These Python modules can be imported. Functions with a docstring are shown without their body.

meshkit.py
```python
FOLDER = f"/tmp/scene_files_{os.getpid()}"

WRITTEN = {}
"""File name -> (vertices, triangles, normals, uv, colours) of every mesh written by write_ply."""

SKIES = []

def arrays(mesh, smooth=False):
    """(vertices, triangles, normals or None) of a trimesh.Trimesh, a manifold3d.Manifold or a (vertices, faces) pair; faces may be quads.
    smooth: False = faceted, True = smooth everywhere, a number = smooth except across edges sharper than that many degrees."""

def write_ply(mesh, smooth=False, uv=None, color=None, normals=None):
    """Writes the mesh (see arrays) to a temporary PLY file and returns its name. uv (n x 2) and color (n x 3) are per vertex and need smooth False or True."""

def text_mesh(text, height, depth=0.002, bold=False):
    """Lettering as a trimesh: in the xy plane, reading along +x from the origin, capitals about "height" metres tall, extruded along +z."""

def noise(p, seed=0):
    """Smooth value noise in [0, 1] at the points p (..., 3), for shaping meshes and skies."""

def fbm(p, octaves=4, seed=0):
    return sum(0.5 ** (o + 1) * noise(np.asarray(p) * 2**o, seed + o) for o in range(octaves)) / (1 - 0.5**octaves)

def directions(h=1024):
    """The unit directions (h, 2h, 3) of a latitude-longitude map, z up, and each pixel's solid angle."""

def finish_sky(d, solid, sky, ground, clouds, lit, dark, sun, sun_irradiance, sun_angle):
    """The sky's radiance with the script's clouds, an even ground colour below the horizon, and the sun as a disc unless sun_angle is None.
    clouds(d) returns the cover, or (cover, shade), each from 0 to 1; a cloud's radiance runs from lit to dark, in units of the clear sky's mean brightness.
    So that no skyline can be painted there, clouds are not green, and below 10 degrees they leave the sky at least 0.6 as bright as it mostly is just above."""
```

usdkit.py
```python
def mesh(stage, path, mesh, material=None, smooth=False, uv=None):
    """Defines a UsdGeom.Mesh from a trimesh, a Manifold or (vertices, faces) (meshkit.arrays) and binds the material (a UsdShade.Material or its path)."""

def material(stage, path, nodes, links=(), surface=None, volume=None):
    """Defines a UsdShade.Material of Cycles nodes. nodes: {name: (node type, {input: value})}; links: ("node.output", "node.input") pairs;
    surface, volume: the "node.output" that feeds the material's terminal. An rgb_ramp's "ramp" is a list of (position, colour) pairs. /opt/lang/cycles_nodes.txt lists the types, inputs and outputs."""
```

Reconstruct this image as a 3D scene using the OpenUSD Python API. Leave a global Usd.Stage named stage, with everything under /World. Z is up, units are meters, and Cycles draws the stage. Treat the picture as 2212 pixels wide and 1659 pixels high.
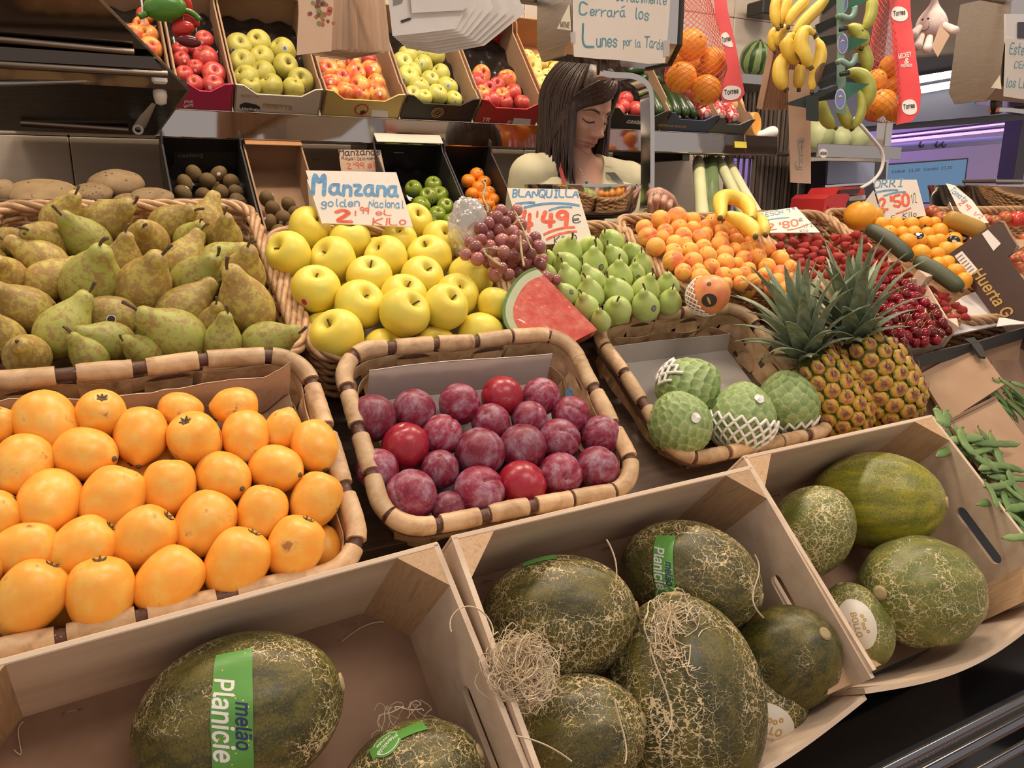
import math, random
import numpy as np, trimesh
import shapely
from shapely.geometry import LineString, Polygon, Point, box as sbox
from shapely.ops import unary_union
import manifold3d as mf
import usdkit, meshkit
from pxr import Usd, UsdGeom, UsdLux, UsdShade, Sdf, Gf, Vt

stage = Usd.Stage.CreateInMemory()
UsdGeom.SetStageUpAxis(stage, 'Z')
UsdGeom.SetStageMetersPerUnit(stage, 1.0)
UsdGeom.Xform.Define(stage, '/World')
rnd = random.Random(7)
A = np.array
PI = math.pi

# ------------------------------------------------------------------ camera
F, CX, CY = 1666.0, 1106.0, 829.5            # focal length in pixels of the 2212 x 1659 frame
PITCH, YAW, EYE = math.radians(13.9), math.radians(27.84), A([0, 0, 1.3])
_cp, _sp, _cy, _sy = math.cos(PITCH), math.sin(PITCH), math.cos(YAW), math.sin(YAW)
FW = A([_sy * _cp, _cy * _cp, -_sp]); RT = A([_cy, -_sy, 0.0]); UPV = np.cross(RT, FW)
cam = UsdGeom.Camera.Define(stage, '/World/camera')
cam.CreateHorizontalApertureAttr(36.0)
cam.CreateVerticalApertureAttr(27.0)
cam.CreateFocalLengthAttr(F / 2212 * 36.0)
cam.CreateClippingRangeAttr(Gf.Vec2f(0.02, 200.0))
_m = np.eye(4); _m[0, :3] = RT; _m[1, :3] = UPV; _m[2, :3] = -FW; _m[3, :3] = EYE
cam.AddTransformOp().Set(Gf.Matrix4d(_m.tolist()))
cam.CreateExposureAttr(0.05)
# ------------------------------------------------------------------ light
dome = UsdLux.DomeLight.Define(stage, '/World/market_air')
dome.CreateIntensityAttr(0.18); dome.CreateColorAttr(Gf.Vec3f(1.0, 0.87, 0.80))
def lamp_light(name, loc, target, w, h, power, color):
    l = UsdLux.RectLight.Define(stage, '/World/' + name)
    l.CreateWidthAttr(w); l.CreateHeightAttr(h); l.CreateIntensityAttr(power); l.CreateColorAttr(Gf.Vec3f(*color))
    z = A(loc, float) - A(target, float); z /= np.linalg.norm(z)
    x = np.cross([0, 1, 0], z); x /= np.linalg.norm(x); y = np.cross(z, x)
    m = np.eye(4); m[0, :3] = x; m[1, :3] = y; m[2, :3] = z; m[3, :3] = loc
    l.AddTransformOp().Set(Gf.Matrix4d(m.tolist()))
WARM = (1.0, 0.82, 0.63)
for _i, (_x, _p) in enumerate(((-0.5, 34), (0.55, 54), (1.6, 54), (2.6, 50))):
    lamp_light('stall_lamp_%03d' % _i, (_x, 1.40, 2.70), (_x, 1.15, 1.0), 0.5, 0.16, _p, WARM)
for _i, _x in enumerate((0.4, 1.5)):
    lamp_light('shelf_lamp_%03d' % _i, (_x, 1.60, 2.7), (_x, 2.2, 1.6), 0.5, 0.12, 26, WARM)
lamp_light('aisle_lamp', (0.9, -0.5, 3.2), (0.9, 0.9, 1.0), 1.3, 0.4, 13, (1.0, 0.88, 0.76))
lamp_light('hall_lamp', (6.5, 5.4, 3.2), (6.5, 6.4, 1.2), 5.0, 0.3, 14, (0.62, 0.42, 1.0))

# ------------------------------------------------------------------ measuring helpers (places in metres from the measured photograph)
def ray(px, py): return FW + RT * (px - CX) / F + UPV * (CY - py) / F
SLOPE = math.tan(math.radians(29))
SN = A([0, -math.sin(math.radians(29)), math.cos(math.radians(29))]); SU = A([0, math.cos(math.radians(29)), math.sin(math.radians(29))])
def on_plane(px, py, p, n):
    d = ray(px, py); return EYE + d * (np.dot(A(p) - EYE, n) / np.dot(d, n))
def on_slope(px, py, off=0.0): return on_plane(px, py, A([0, .857, 1.02]) + SN * off, SN)   # the slope that the display lies on
def at_y(px, py, y): d = ray(px, py); return EYE + d * (y / d[1])
def at_z(px, py, z): d = ray(px, py); return EYE + d * ((z - 1.3) / d[2])
def at_d(px, py, s): return EYE + ray(px, py) * s
def depth(p): return float(np.dot(A(p) - EYE, FW))
def px_m(p, n=1.0): return n * depth(p) / F            # size in metres of n pixels at p
def proj(p):
    q = A(p) - EYE; z = q @ FW; return CX + F * (q @ RT) / z, CY - F * (q @ UPV) / z

# ------------------------------------------------------------------ naming and tagging
_used = {}
def numbered(parent, name):
    k = (parent, name); n = _used.get(k, 0); _used[k] = n + 1
    return f'{parent}/{name}' if n == 0 else f'{parent}/{name}_{n:03d}'
def tag(prim, label=None, cat=None, group=None, kind=None):
    for k, v in (('label', label), ('category', cat), ('group', group), ('kind', kind)):
        if v: prim.SetCustomDataByKey(k, v)
class T:
    def __init__(s, path, M): s.path, s.M = path, M
def thing(name, label, cat, loc=(0, 0, 0), M=None, group=None, kind=None):
    """an Xform at the thing's base whose children are its parts"""
    if M is None: M = np.eye(4); M[:3, 3] = loc
    x = UsdGeom.Xform.Define(stage, numbered('/World', name))
    x.AddTransformOp().Set(Gf.Matrix4d(M.T.tolist()))
    tag(x.GetPrim(), label, cat, group, kind)
    return T(str(x.GetPath()), M)
def subthing(parent, name, label=None):
    x = UsdGeom.Xform.Define(stage, numbered(parent.path, name)); tag(x.GetPrim(), label); return T(str(x.GetPath()), parent.M)
def part(parent, name, mesh, m, smooth=40, world=False, label=None, kind=None, tone=None):
    """one Mesh prim under parent (or under /World when parent is None)"""
    base = parent.path if parent is not None else '/World'
    mesh = meshkit.arrays(mesh)[:2] if not isinstance(mesh, (tuple, trimesh.Trimesh)) else mesh
    if isinstance(mesh, tuple): mesh = trimesh.Trimesh(A(mesh[0], float), A(mesh[1]) if A(mesh[1]).shape[1] == 3 else np.vstack([A(mesh[1])[:, [0, 1, 2]], A(mesh[1])[:, [0, 2, 3]]]), process=False)
    if world and parent is not None:
        mesh = mesh.copy(); mesh.apply_transform(np.linalg.inv(parent.M))
    p = usdkit.mesh(stage, numbered(base, name), mesh, MAT[m] if isinstance(m, str) else m, smooth=smooth)
    if tone is not None: UsdGeom.PrimvarsAPI(p).CreatePrimvar('tone', Sdf.ValueTypeNames.FloatArray, 'vertex').Set(Vt.FloatArray.FromNumpy(A(tone, np.float32)))
    tag(p.GetPrim(), label, None, None, kind)
    return T(str(p.GetPath()), parent.M if parent is not None else np.eye(4))
def struct(name, mesh, m, smooth=30, label=None):
    t = part(None, name, mesh, m, smooth); tag(stage.GetPrimAtPath(t.path), label, None, None, 'structure'); return t
_first = {}
def inst(key, name, label, cat, M, group, build):
    """the first of a kind is built; every further one is an Xform of its own that references the first"""
    if key not in _first:
        t = thing(name, label, cat, M=M, group=group); build(t); _first[key] = t.path; return t
    x = UsdGeom.Xform.Define(stage, numbered('/World', name))
    x.GetPrim().GetReferences().AddInternalReference(_first[key]); x.GetPrim().SetInstanceable(True)
    x.ClearXformOpOrder(); x.MakeMatrixXform().Set(Gf.Matrix4d(M.T.tolist()))
    tag(x.GetPrim(), label, cat, group)
    return T(str(x.GetPath()), M)

# ------------------------------------------------------------------ mesh helpers
def tm(v, f): return trimesh.Trimesh(A(v, float), A(f), process=False)
def cat(*ms): 
    ms = [m for x in ms for m in (x if isinstance(x, (list, tuple)) else [x])]
    return ms[0] if len(ms) == 1 else trimesh.util.concatenate(ms)
def cbox(size, c=(0, 0, 0), b=0.001):
    """chamfered box"""
    h = A(size, float) / 2; b = min(b, *(h * .8)); pts = []
    for sx in (-1, 1):
        for sy in (-1, 1):
            for sz in (-1, 1):
                for k in range(3):
                    p = h.copy(); p[[i for i in range(3) if i != k]] -= b; pts.append(p * [sx, sy, sz])
    m = trimesh.convex.convex_hull(A(pts)); m.apply_translation(c); return m
def moved(m, t=(0, 0, 0), R=None):
    m = m.copy(); X = np.eye(4)
    if R is not None: X[:3, :3] = R
    X[:3, 3] = t; m.apply_transform(X); return m
def grid_mesh(P, closed_u=False, closed_v=False):
    """P: (n, m, 3) -> quads as triangles"""
    n, m = P.shape[:2]; f = []
    iu = np.arange(n if closed_u else n - 1); iv = np.arange(m if closed_v else m - 1)
    a, b = np.meshgrid(iu, iv, indexing='ij'); a2, b2 = (a + 1) % n, (b + 1) % m
    q = np.stack([a * m + b, a2 * m + b, a2 * m + b2, a * m + b2], -1).reshape(-1, 4)
    return tm(P.reshape(-1, 3), np.vstack([q[:, [0, 1, 2]], q[:, [0, 2, 3]]]))
def frames(pts, closed=False, up=None):
    pts = A(pts, float); n = len(pts)
    t = (np.roll(pts, -1, 0) - np.roll(pts, 1, 0)) if closed else np.gradient(pts, axis=0)
    t /= np.maximum(np.linalg.norm(t, axis=1, keepdims=True), 1e-12)
    if up is not None:
        u = np.cross(np.broadcast_to(A(up, float), t.shape), t); u /= np.maximum(np.linalg.norm(u, axis=1, keepdims=True), 1e-9)
        return t, u, np.cross(t, u)
    u = np.zeros_like(t); a = A([0, 0, 1.0]) if abs(t[0, 2]) < .9 else A([1.0, 0, 0]); u0 = np.cross(t[0], a); u[0] = u0 / np.linalg.norm(u0)
    for i in range(1, n):
        w = u[i - 1] - t[i] * (u[i - 1] @ t[i]); u[i] = w / max(np.linalg.norm(w), 1e-9)
    return t, u, np.cross(t, u)
def tube(pts, r, n=8, closed=False, cap=True, up=None, flat=1.0):
    pts = A(pts, float); t, u, w = frames(pts, closed, up); r = np.broadcast_to(r, len(pts))[:, None, None]
    a = np.arange(n) * 2 * PI / n
    P = pts[:, None] + r * (np.cos(a)[None, :, None] * u[:, None] + flat * np.sin(a)[None, :, None] * w[:, None])
    m = grid_mesh(P, closed, True)
    if cap and not closed:
        k = len(pts); v = np.vstack([m.vertices, pts[:1], pts[-1:]]); f = [m.faces]
        i = np.arange(n); j = (i + 1) % n
        f += [np.stack([i, j, np.full(n, k * n)], 1)[:, [1, 0, 2]][:, [1, 0, 2]], np.stack([(k - 1) * n + j, (k - 1) * n + i, np.full(n, k * n + 1)], 1)]
        m = tm(v, np.vstack(f))
    return out(m)
def out(m):
    if m.is_watertight and m.volume < 0: m.invert()
    return m
def ribbon(pts, wdir, w, th, closed=False):
    """flat strip along pts: wdir (per point) is its width direction"""
    pts = A(pts, float); t = frames(pts, closed)[0]; wd = np.broadcast_to(A(wdir, float), pts.shape).copy(); wd /= np.linalg.norm(wd, axis=1, keepdims=True)
    nn = np.cross(t, wd); nn /= np.maximum(np.linalg.norm(nn, axis=1, keepdims=True), 1e-9)
    w = np.broadcast_to(w, len(pts))[:, None]
    P = np.stack([pts - wd * w / 2 - nn * th / 2, pts + wd * w / 2 - nn * th / 2, pts + wd * w / 2 + nn * th / 2, pts - wd * w / 2 + nn * th / 2], 1)
    m = grid_mesh(P, closed, True)
    if not closed:
        k = len(pts) * 4; m = tm(m.vertices, np.vstack([m.faces, [[0, 2, 1], [0, 3, 2], [k - 4, k - 3, k - 2], [k - 4, k - 2, k - 1]]]))
    m.fix_normals(); return out(m)
def lathe(prof, n=24):
    """prof: list of (r, z) from bottom to top, closed at r = 0"""
    prof = A(prof, float); a = np.arange(n) * 2 * PI / n
    P = np.stack([prof[:, None, 0] * np.cos(a), prof[:, None, 0] * np.sin(a), np.broadcast_to(prof[:, None, 1], (len(prof), n))], -1)
    m = grid_mesh(P, False, True); m = tm(m.vertices, m.faces[:, [0, 2, 1]] if False else m.faces)
    m.merge_vertices(); m.update_faces(m.nondegenerate_faces()); m.fix_normals()
    return out(m)
def spline(ks, n):
    """smooth curve through key points"""
    from scipy.interpolate import CubicSpline, PchipInterpolator
    ks = A(ks, float); d = np.r_[0, np.cumsum(np.linalg.norm(np.diff(ks, axis=0), axis=1))]
    return CubicSpline(d, ks)(np.linspace(0, d[-1], n))
def lumpy(m, amp, freq, seed=0, octaves=2):
    v = A(m.vertices); r = v / np.maximum(np.linalg.norm(v, axis=1, keepdims=True), 1e-9)
    m = m.copy(); m.vertices = v + r * (amp * meshkit.fbm(v * freq + seed * 7.3, octaves, seed))[:, None]; return m
def extrude(poly, h, z0=0.0):
    """a shapely polygon (or several) as a plate of thickness h"""
    gs = [g for g in (poly.geoms if hasattr(poly, 'geoms') else [poly]) if not g.is_empty and g.area > 1e-12]
    ms = []
    for g in gs:
        g = shapely.geometry.polygon.orient(g)
        m = mf.CrossSection([A(g.exterior.coords)[:-1]] + [A(i.coords)[:-1] for i in g.interiors]).extrude(h).to_mesh()
        ms.append(tm(m.vert_properties[:, :3], m.tri_verts))
    m = cat(ms); m.apply_translation([0, 0, z0]); return m
def rrect(w, h, r, n=6):
    """points of a rounded rectangle, anticlockwise"""
    o = []
    for cx, cy, a0 in ((w / 2 - r, h / 2 - r, 0), (-w / 2 + r, h / 2 - r, 90), (-w / 2 + r, -h / 2 + r, 180), (w / 2 - r, -h / 2 + r, 270)):
        for i in range(n + 1):
            a = math.radians(a0 + 90 * i / n); o.append((cx + r * math.cos(a), cy + r * math.sin(a)))
    return A(o)
def resample(pts, n, closed=True):
    p = A(pts, float); p = np.vstack([p, p[:1]]) if closed else p
    d = np.r_[0, np.cumsum(np.linalg.norm(np.diff(p, axis=0), axis=1))]
    s = np.linspace(0, d[-1], n + 1)[:-1] if closed else np.linspace(0, d[-1], n)
    return np.stack([np.interp(s, d, p[:, k]) for k in range(p.shape[1])], 1), d[-1]
def mat4(R=None, t=(0, 0, 0), s=1.0):
    M = np.eye(4); M[:3, :3] = (np.eye(3) if R is None else R) * (A(s) if np.ndim(s) else s); M[:3, 3] = t; return M
def basis(z, x=(1, 0, 0)):
    """rotation whose third column is z and whose first lies near x"""
    z = A(z, float); z /= np.linalg.norm(z); x = A(x, float); x = x - z * (x @ z)
    if np.linalg.norm(x) < 1e-6: x = np.cross(z, [0.3, 1, 0.2])
    x /= np.linalg.norm(x); return np.stack([x, np.cross(z, x), z], 1)
def rotz(a): c, s = math.cos(a), math.sin(a); return A([[c, -s, 0], [s, c, 0], [0, 0, 1.0]])
def rotx(a): c, s = math.cos(a), math.sin(a); return A([[1.0, 0, 0], [0, c, -s], [0, s, c]])
def roty(a): c, s = math.cos(a), math.sin(a); return A([[c, 0, s], [0, 1.0, 0], [-s, 0, c]])
def view_axis(p, ang, tilt):
    """direction in space that appears at angle ang (degrees, anticlockwise from right) from p and leans tilt degrees to the front"""
    d = A(p) - EYE; d /= np.linalg.norm(d); r = np.cross(d, [0, 0, 1.0]); r /= np.linalg.norm(r); u = np.cross(r, d)
    a, t = math.radians(ang), math.radians(tilt)
    return math.cos(t) * (math.cos(a) * r + math.sin(a) * u) - math.sin(t) * d
ORD = 'zeroth first second third fourth fifth sixth seventh eighth ninth tenth eleventh twelfth thirteenth fourteenth fifteenth sixteenth seventeenth eighteenth nineteenth twentieth'.split()

# ------------------------------------------------------------------ materials
MAT = {}
def mk(name, nodes, links, surface='p.BSDF'):
    MAT[name] = usdkit.material(stage, '/World/Looks/' + name, nodes, links, surface=surface); return MAT[name]
def flat(name, col, rough=.5, metal=0., **k):
    return mk(name, {'p': ('principled_bsdf', dict(base_color=col, roughness=rough, metallic=metal, **k))}, [])
def noisy(name, stops, scale=8., detail=3., rough=.5, stretch=(1, 1, 1), bump=0., bscale=None, vary=.12, speck=None, distort=0., nrough=.55, coord='object', **k):
    """noise through a colour ramp, a fine bump, tone varied a little from copy to copy; speck: (scale, size, colour) dots"""
    N = {'c': ('texture_coordinate', {}), 'o': ('object_info', {}), 'off': ('vector_math', dict(math_type='scale', vector1=(37., 17., 53.))),
         'sh': ('vector_math', dict(math_type='add')), 'm': ('mapping', dict(scale=stretch)),
         'n': ('noise_texture', dict(scale=scale, detail=detail, roughness=nrough, distortion=distort)), 'r': ('rgb_ramp', {'ramp': stops}),
         'v': ('map_range', dict(from_min=0., from_max=1., to_min=1 - vary, to_max=1 + vary)), 'h': ('hsv', dict()),
         'p': ('principled_bsdf', dict(roughness=rough, **k))}
    L = [('o.random', 'off.scale'), (f'c.{coord}', 'sh.vector1'), ('off.vector', 'sh.vector2'), ('sh.vector', 'm.vector'), ('m.vector', 'n.vector'), ('n.fac', 'r.fac'), ('o.random', 'v.value'), ('v.result', 'h.value'), ('r.color', 'h.color')]
    last = 'h.color'
    if speck:
        N['sv'] = ('voronoi_texture', dict(scale=speck[0])); N['st'] = ('math', dict(math_type='less_than', value2=speck[1])); N['sm'] = ('mix', dict(color2=speck[2])); N['sc'] = ('separate_color', {}); N['sg'] = ('math', dict(math_type='greater_than', value2=.68)); N['sx'] = ('math', dict(math_type='multiply'))
        L += [('sh.vector', 'sv.vector'), ('sv.distance', 'st.value1'), ('sv.color', 'sc.color'), ('sc.r', 'sg.value1'), ('st.value', 'sx.value1'), ('sg.value', 'sx.value2'), ('sx.value', 'sm.fac'), (last, 'sm.color1')]; last = 'sm.color'
    L.append((last, 'p.base_color'))
    if bump:
        N['bn'] = ('noise_texture', dict(scale=bscale or scale * 4, detail=2.)); N['b'] = ('bump', dict(strength=bump, distance=.002))
        L += [('m.vector', 'bn.vector'), ('bn.fac', 'b.height'), ('b.normal', 'p.normal')]
    return mk(name, N, L)
# ================================================================== materials of the stall
noisy('plywood', [(.3, (.60, .44, .31)), (.55, (.70, .54, .39)), (.8, (.76, .60, .45))], 3.2, 4, .62, (1.2, 9, 9), bump=.12, bscale=60, vary=.05)
noisy('ply_edge', [(.35, (.30, .19, .11)), (.6, (.72, .56, .38))], 60, 2, .7, (1, 1, 8), vary=.05)
noisy('post_wood', [(.3, (.42, .25, .13)), (.5, (.56, .36, .2)), (.62, (.48, .29, .15)), (.8, (.62, .42, .25))], 11, 3, .6, (12, 12, 1.2), bump=.1, distort=1.0)
noisy('crate_card', [(.3, (.26, .145, .085)), (.6, (.36, .215, .135)), (.8, (.42, .27, .175))], 9, 5, .85, bump=.25, bscale=120)
noisy('cardboard', [(.3, (.33, .20, .115)), (.7, (.43, .275, .165))], 7, 4, .85, bump=.1, bscale=180, vary=.05)
noisy('strip', [(.25, (.34, .19, .09)), (.45, (.54, .345, .18)), (.7, (.68, .48, .28)), (.9, (.56, .37, .20))], 16, 4, .48, (2.5, 2.5, 2.5), bump=.25, bscale=70, vary=.16, distort=.6)
noisy('bark', [(.3, (.075, .030, .018)), (.6, (.15, .066, .038)), (.85, (.24, .12, .075))], 40, 4, .5, bump=.3, bscale=150, speck=(260, .18, (.42, .28, .2)))
noisy('wicker', [(.25, (.30, .15, .07)), (.5, (.49, .29, .14)), (.75, (.66, .44, .25))], 38, 3, .42, (1, 1, 1), bump=.25, bscale=160, vary=.1)
noisy('paper', [(.3, (.66, .59, .54)), (.7, (.74, .68, .63))], 5, 3, .8, bump=.06, bscale=60, vary=.03)
noisy('kraft', [(.3, (.56, .38, .26)), (.7, (.64, .45, .32))], 6, 3, .75, bump=.12, bscale=70, vary=.08)
noisy('kraft_liner', [(.3, (.55, .38, .27)), (.7, (.66, .48, .35))], 5, 3, .7, bump=.15, bscale=40)
noisy('sign_card', [(.3, (.74, .66, .56)), (.7, (.80, .73, .64))], 6, 4, .6, bump=.05, vary=.03)
noisy('ink_blue', [(.3, (.075, .20, .40)), (.6, (.13, .32, .52)), (.85, (.24, .45, .62))], 40, 3, .5, (1, 5, 5), vary=.05)
noisy('ink_teal', [(.3, (.08, .26, .33)), (.7, (.16, .36, .43))], 40, 3, .5, vary=.05)
noisy('ink_red', [(.3, (.66, .07, .025)), (.6, (.80, .15, .06)), (.85, (.86, .30, .17))], 40, 3, .5, (1, 5, 5), vary=.05)
flat('ink_black', (.02, .02, .025), .5)
flat('gold_ink', (.50, .30, .08), .45); flat('white_ink', (.80, .76, .70), .5); flat('red_ink', (.55, .03, .02), .5); flat('grey_ink', (.22, .2, .19), .5)
def steel(name, rough, col=(.62, .60, .58), sc=(2, 2, 60), amp=.12):
    mk(name, {'c': ('texture_coordinate', {}), 'm': ('mapping', dict(scale=sc)), 'n': ('noise_texture', dict(scale=6., detail=4.)), 'v': ('map_range', dict(from_min=0., from_max=1., to_min=max(rough - amp, .02), to_max=rough + amp)),
              'p': ('principled_bsdf', dict(base_color=col, metallic=1.))}, [('c.object', 'm.vector'), ('m.vector', 'n.vector'), ('n.fac', 'v.value'), ('v.result', 'p.roughness')])
steel('steel', .10, sc=(1, 1, 4), amp=.02); steel('steel_mirror', .05, (.50, .48, .47), amp=.04); steel('steel_dull', .34, (.45, .43, .41))
steel('steel_dark', .28, (.10, .085, .075))
flat('dark_paint', (.02, .017, .015), .35); flat('black_gloss', (.008, .008, .009), .12); flat('black_card', (.025, .022, .021), .45)
flat('black_film', (.012, .010, .010), .18, coat_weight=.5); flat('seam_dark', (.05, .035, .025), .8)
noisy('wall_panel', [(.3, (.55, .47, .38)), (.7, (.60, .52, .43))], 3, 3, .35, (1, 1, 14), vary=.03)
noisy('shutter', [(.3, (.07, .048, .036)), (.7, (.10, .07, .052))], 4, 2, .4, vary=.12)
flat('ceiling_paint', (.50, .43, .36), .7); flat('hall_purple', (.45, .36, .62), .6); flat('hall_dark', (.06, .055, .075), .5); flat('awning_blue', (.36, .40, .56), .7)
flat('white_plastic', (.78, .75, .71), .4); flat('foam_white', (.85, .82, .78), .7, subsurface_weight=.0)
mk('tube_white', {'e': ('emission', dict(color=(1., .86, .70), strength=5.))}, [], 'e.emission')
mk('tube_violet', {'e': ('emission', dict(color=(.58, .28, 1.), strength=2.4))}, [], 'e.emission')
mk('tube_off', {'p': ('principled_bsdf', dict(base_color=(.7, .62, .52), roughness=.3))}, [])
mk('screen_blue', {'c': ('texture_coordinate', {}), 'e': ('emission', dict(color=(.16, .27, .42), strength=.8))}, [], 'e.emission')

# ================================================================== the setting
def quad_panel(px4, p, n, th):
    """plate whose outline was measured at four or more corners, at its own place p, facing n"""
    P = A([on_plane(x, y, p, n) for x, y in px4]); return plate(P, n, th)
def plate(P, n, th):
    P = A(P); n = A(n, float) / np.linalg.norm(n); R = basis(n); c = P.mean(0); q = (P - c) @ R
    pl = Polygon(q[:, :2]).buffer(0); m = extrude(pl, th, -th); return moved(m, c, R)
WB = 2.50      # back wall
def wall_box(x0, x1, y0, y1, z0, z1, b=.003): return cbox((x1 - x0, y1 - y0, z1 - z0), ((x0 + x1) / 2, (y0 + y1) / 2, (z0 + z1) / 2), b)
floor_ = struct('floor', wall_box(-3, 9, -2.5, 9, -.06, 0), 'crate_card')
wb = thing('wall_back', None, None, (0, WB, 0), kind='structure')
for i in range(11):                                    # large tiles in four courses with open joints
    for j, (z0, z1) in enumerate(((0, .62), (.62, 1.0), (1.0, 1.45), (1.45, 1.97), (1.97, 2.5), (2.5, 3.05))):
        x0 = -1.45 + i * .47
        if (x0 > 1.9 and z0 < 1.9) or x0 > 2.5: continue
        if x0 > 1.9 and z0 == 1.97: part(wb, 'tile', wall_box(x0 + .001, x0 + .469, WB, WB + .012, at_y(1640, 186, 2.56)[2], 1.969), 'wall_panel', world=True)
        part(wb, 'tile', wall_box(x0 + .001, x0 + .469, WB, WB + .012, z0 + .001, z1 - .001), 'wall_panel', world=True)
part(wb, 'backing', wall_box(-1.5, 2.37, WB + .012, WB + .09, 0, 3.05), 'seam_dark', world=True); part(wb, 'backing', wall_box(2.37, 2.78, WB + .012, WB + .09, 1.97, 3.05), 'seam_dark', world=True)
wl = thing('wall_left', None, None, (-.62, 1.9, 0), kind='structure')
for j in range(3):
    for z0, z1 in ((0, 1.0), (1.0, 1.97), (1.97, 3.05)):
        part(wl, 'tile', wall_box(-.632, -.62, 1.35 + .384 * j, 1.73 + .384 * j, z0 + .001, z1 - .001), 'wall_panel', world=True)
struct('ceiling', wall_box(-1.5, 2.9, 1.3, 2.6, 3.05, 3.12), 'ceiling_paint')
# counter body that the display stands on (dark painted steel with polished rails)
def prism(pts_yz, x0, x1):
    m = extrude(Polygon(pts_yz), x1 - x0); v = A(m.vertices); m.vertices = np.stack([v[:, 2] + x0, v[:, 0], v[:, 1]], 1); m.fix_normals(); return out(m)
noisy('ply_pale', [(.3, (.62, .47, .35)), (.7, (.70, .56, .43))], 8, 3, .6, (1, 6, 6), vary=.04)
noisy('dark_wood', [(.3, (.055, .034, .022)), (.7, (.10, .062, .04))], 12, 4, .6, (1, 10, 10))
flat('steel_card', (.10, .10, .11), .4)
mk('wrap_red', {'c': ('texture_coordinate', {}), 'n': ('noise_texture', dict(scale=60., detail=4., distortion=1.)), 'r': ('rgb_ramp', {'ramp': [(.42, (.45, .06, .06)), (.5, (.50, .10, .09)), (.56, (.72, .52, .50))]}), 'p': ('principled_bsdf', dict(roughness=.15))}, [('c.object', 'n.vector'), ('n.fac', 'r.fac'), ('r.color', 'p.base_color')])
flat('print_red', (.42, .10, .06), .6); flat('print_green', (.20, .24, .07), .6); flat('print_dark', (.15, .07, .06), .6); flat('mirror_dark', (.20, .17, .15), .10, 1.0)
noisy('bag_film', [(.3, (.66, .62, .59)), (.7, (.74, .70, .67))], 9, 3, .35, bump=.1, bscale=60)
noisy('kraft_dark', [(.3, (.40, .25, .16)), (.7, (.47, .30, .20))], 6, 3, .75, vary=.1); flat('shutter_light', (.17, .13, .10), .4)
noisy('box_brown', [(.3, (.050, .022, .016)), (.7, (.068, .030, .022))], 5, 3, .4, vary=.02)
steel('steel_rail', .18, (.20, .21, .24), amp=.06)
noisy('beam_brown', [(.3, (.34, .27, .21)), (.7, (.40, .32, .25))], 2, 3, .5)
steel('steel_brown', .34, (.24, .19, .15))
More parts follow.
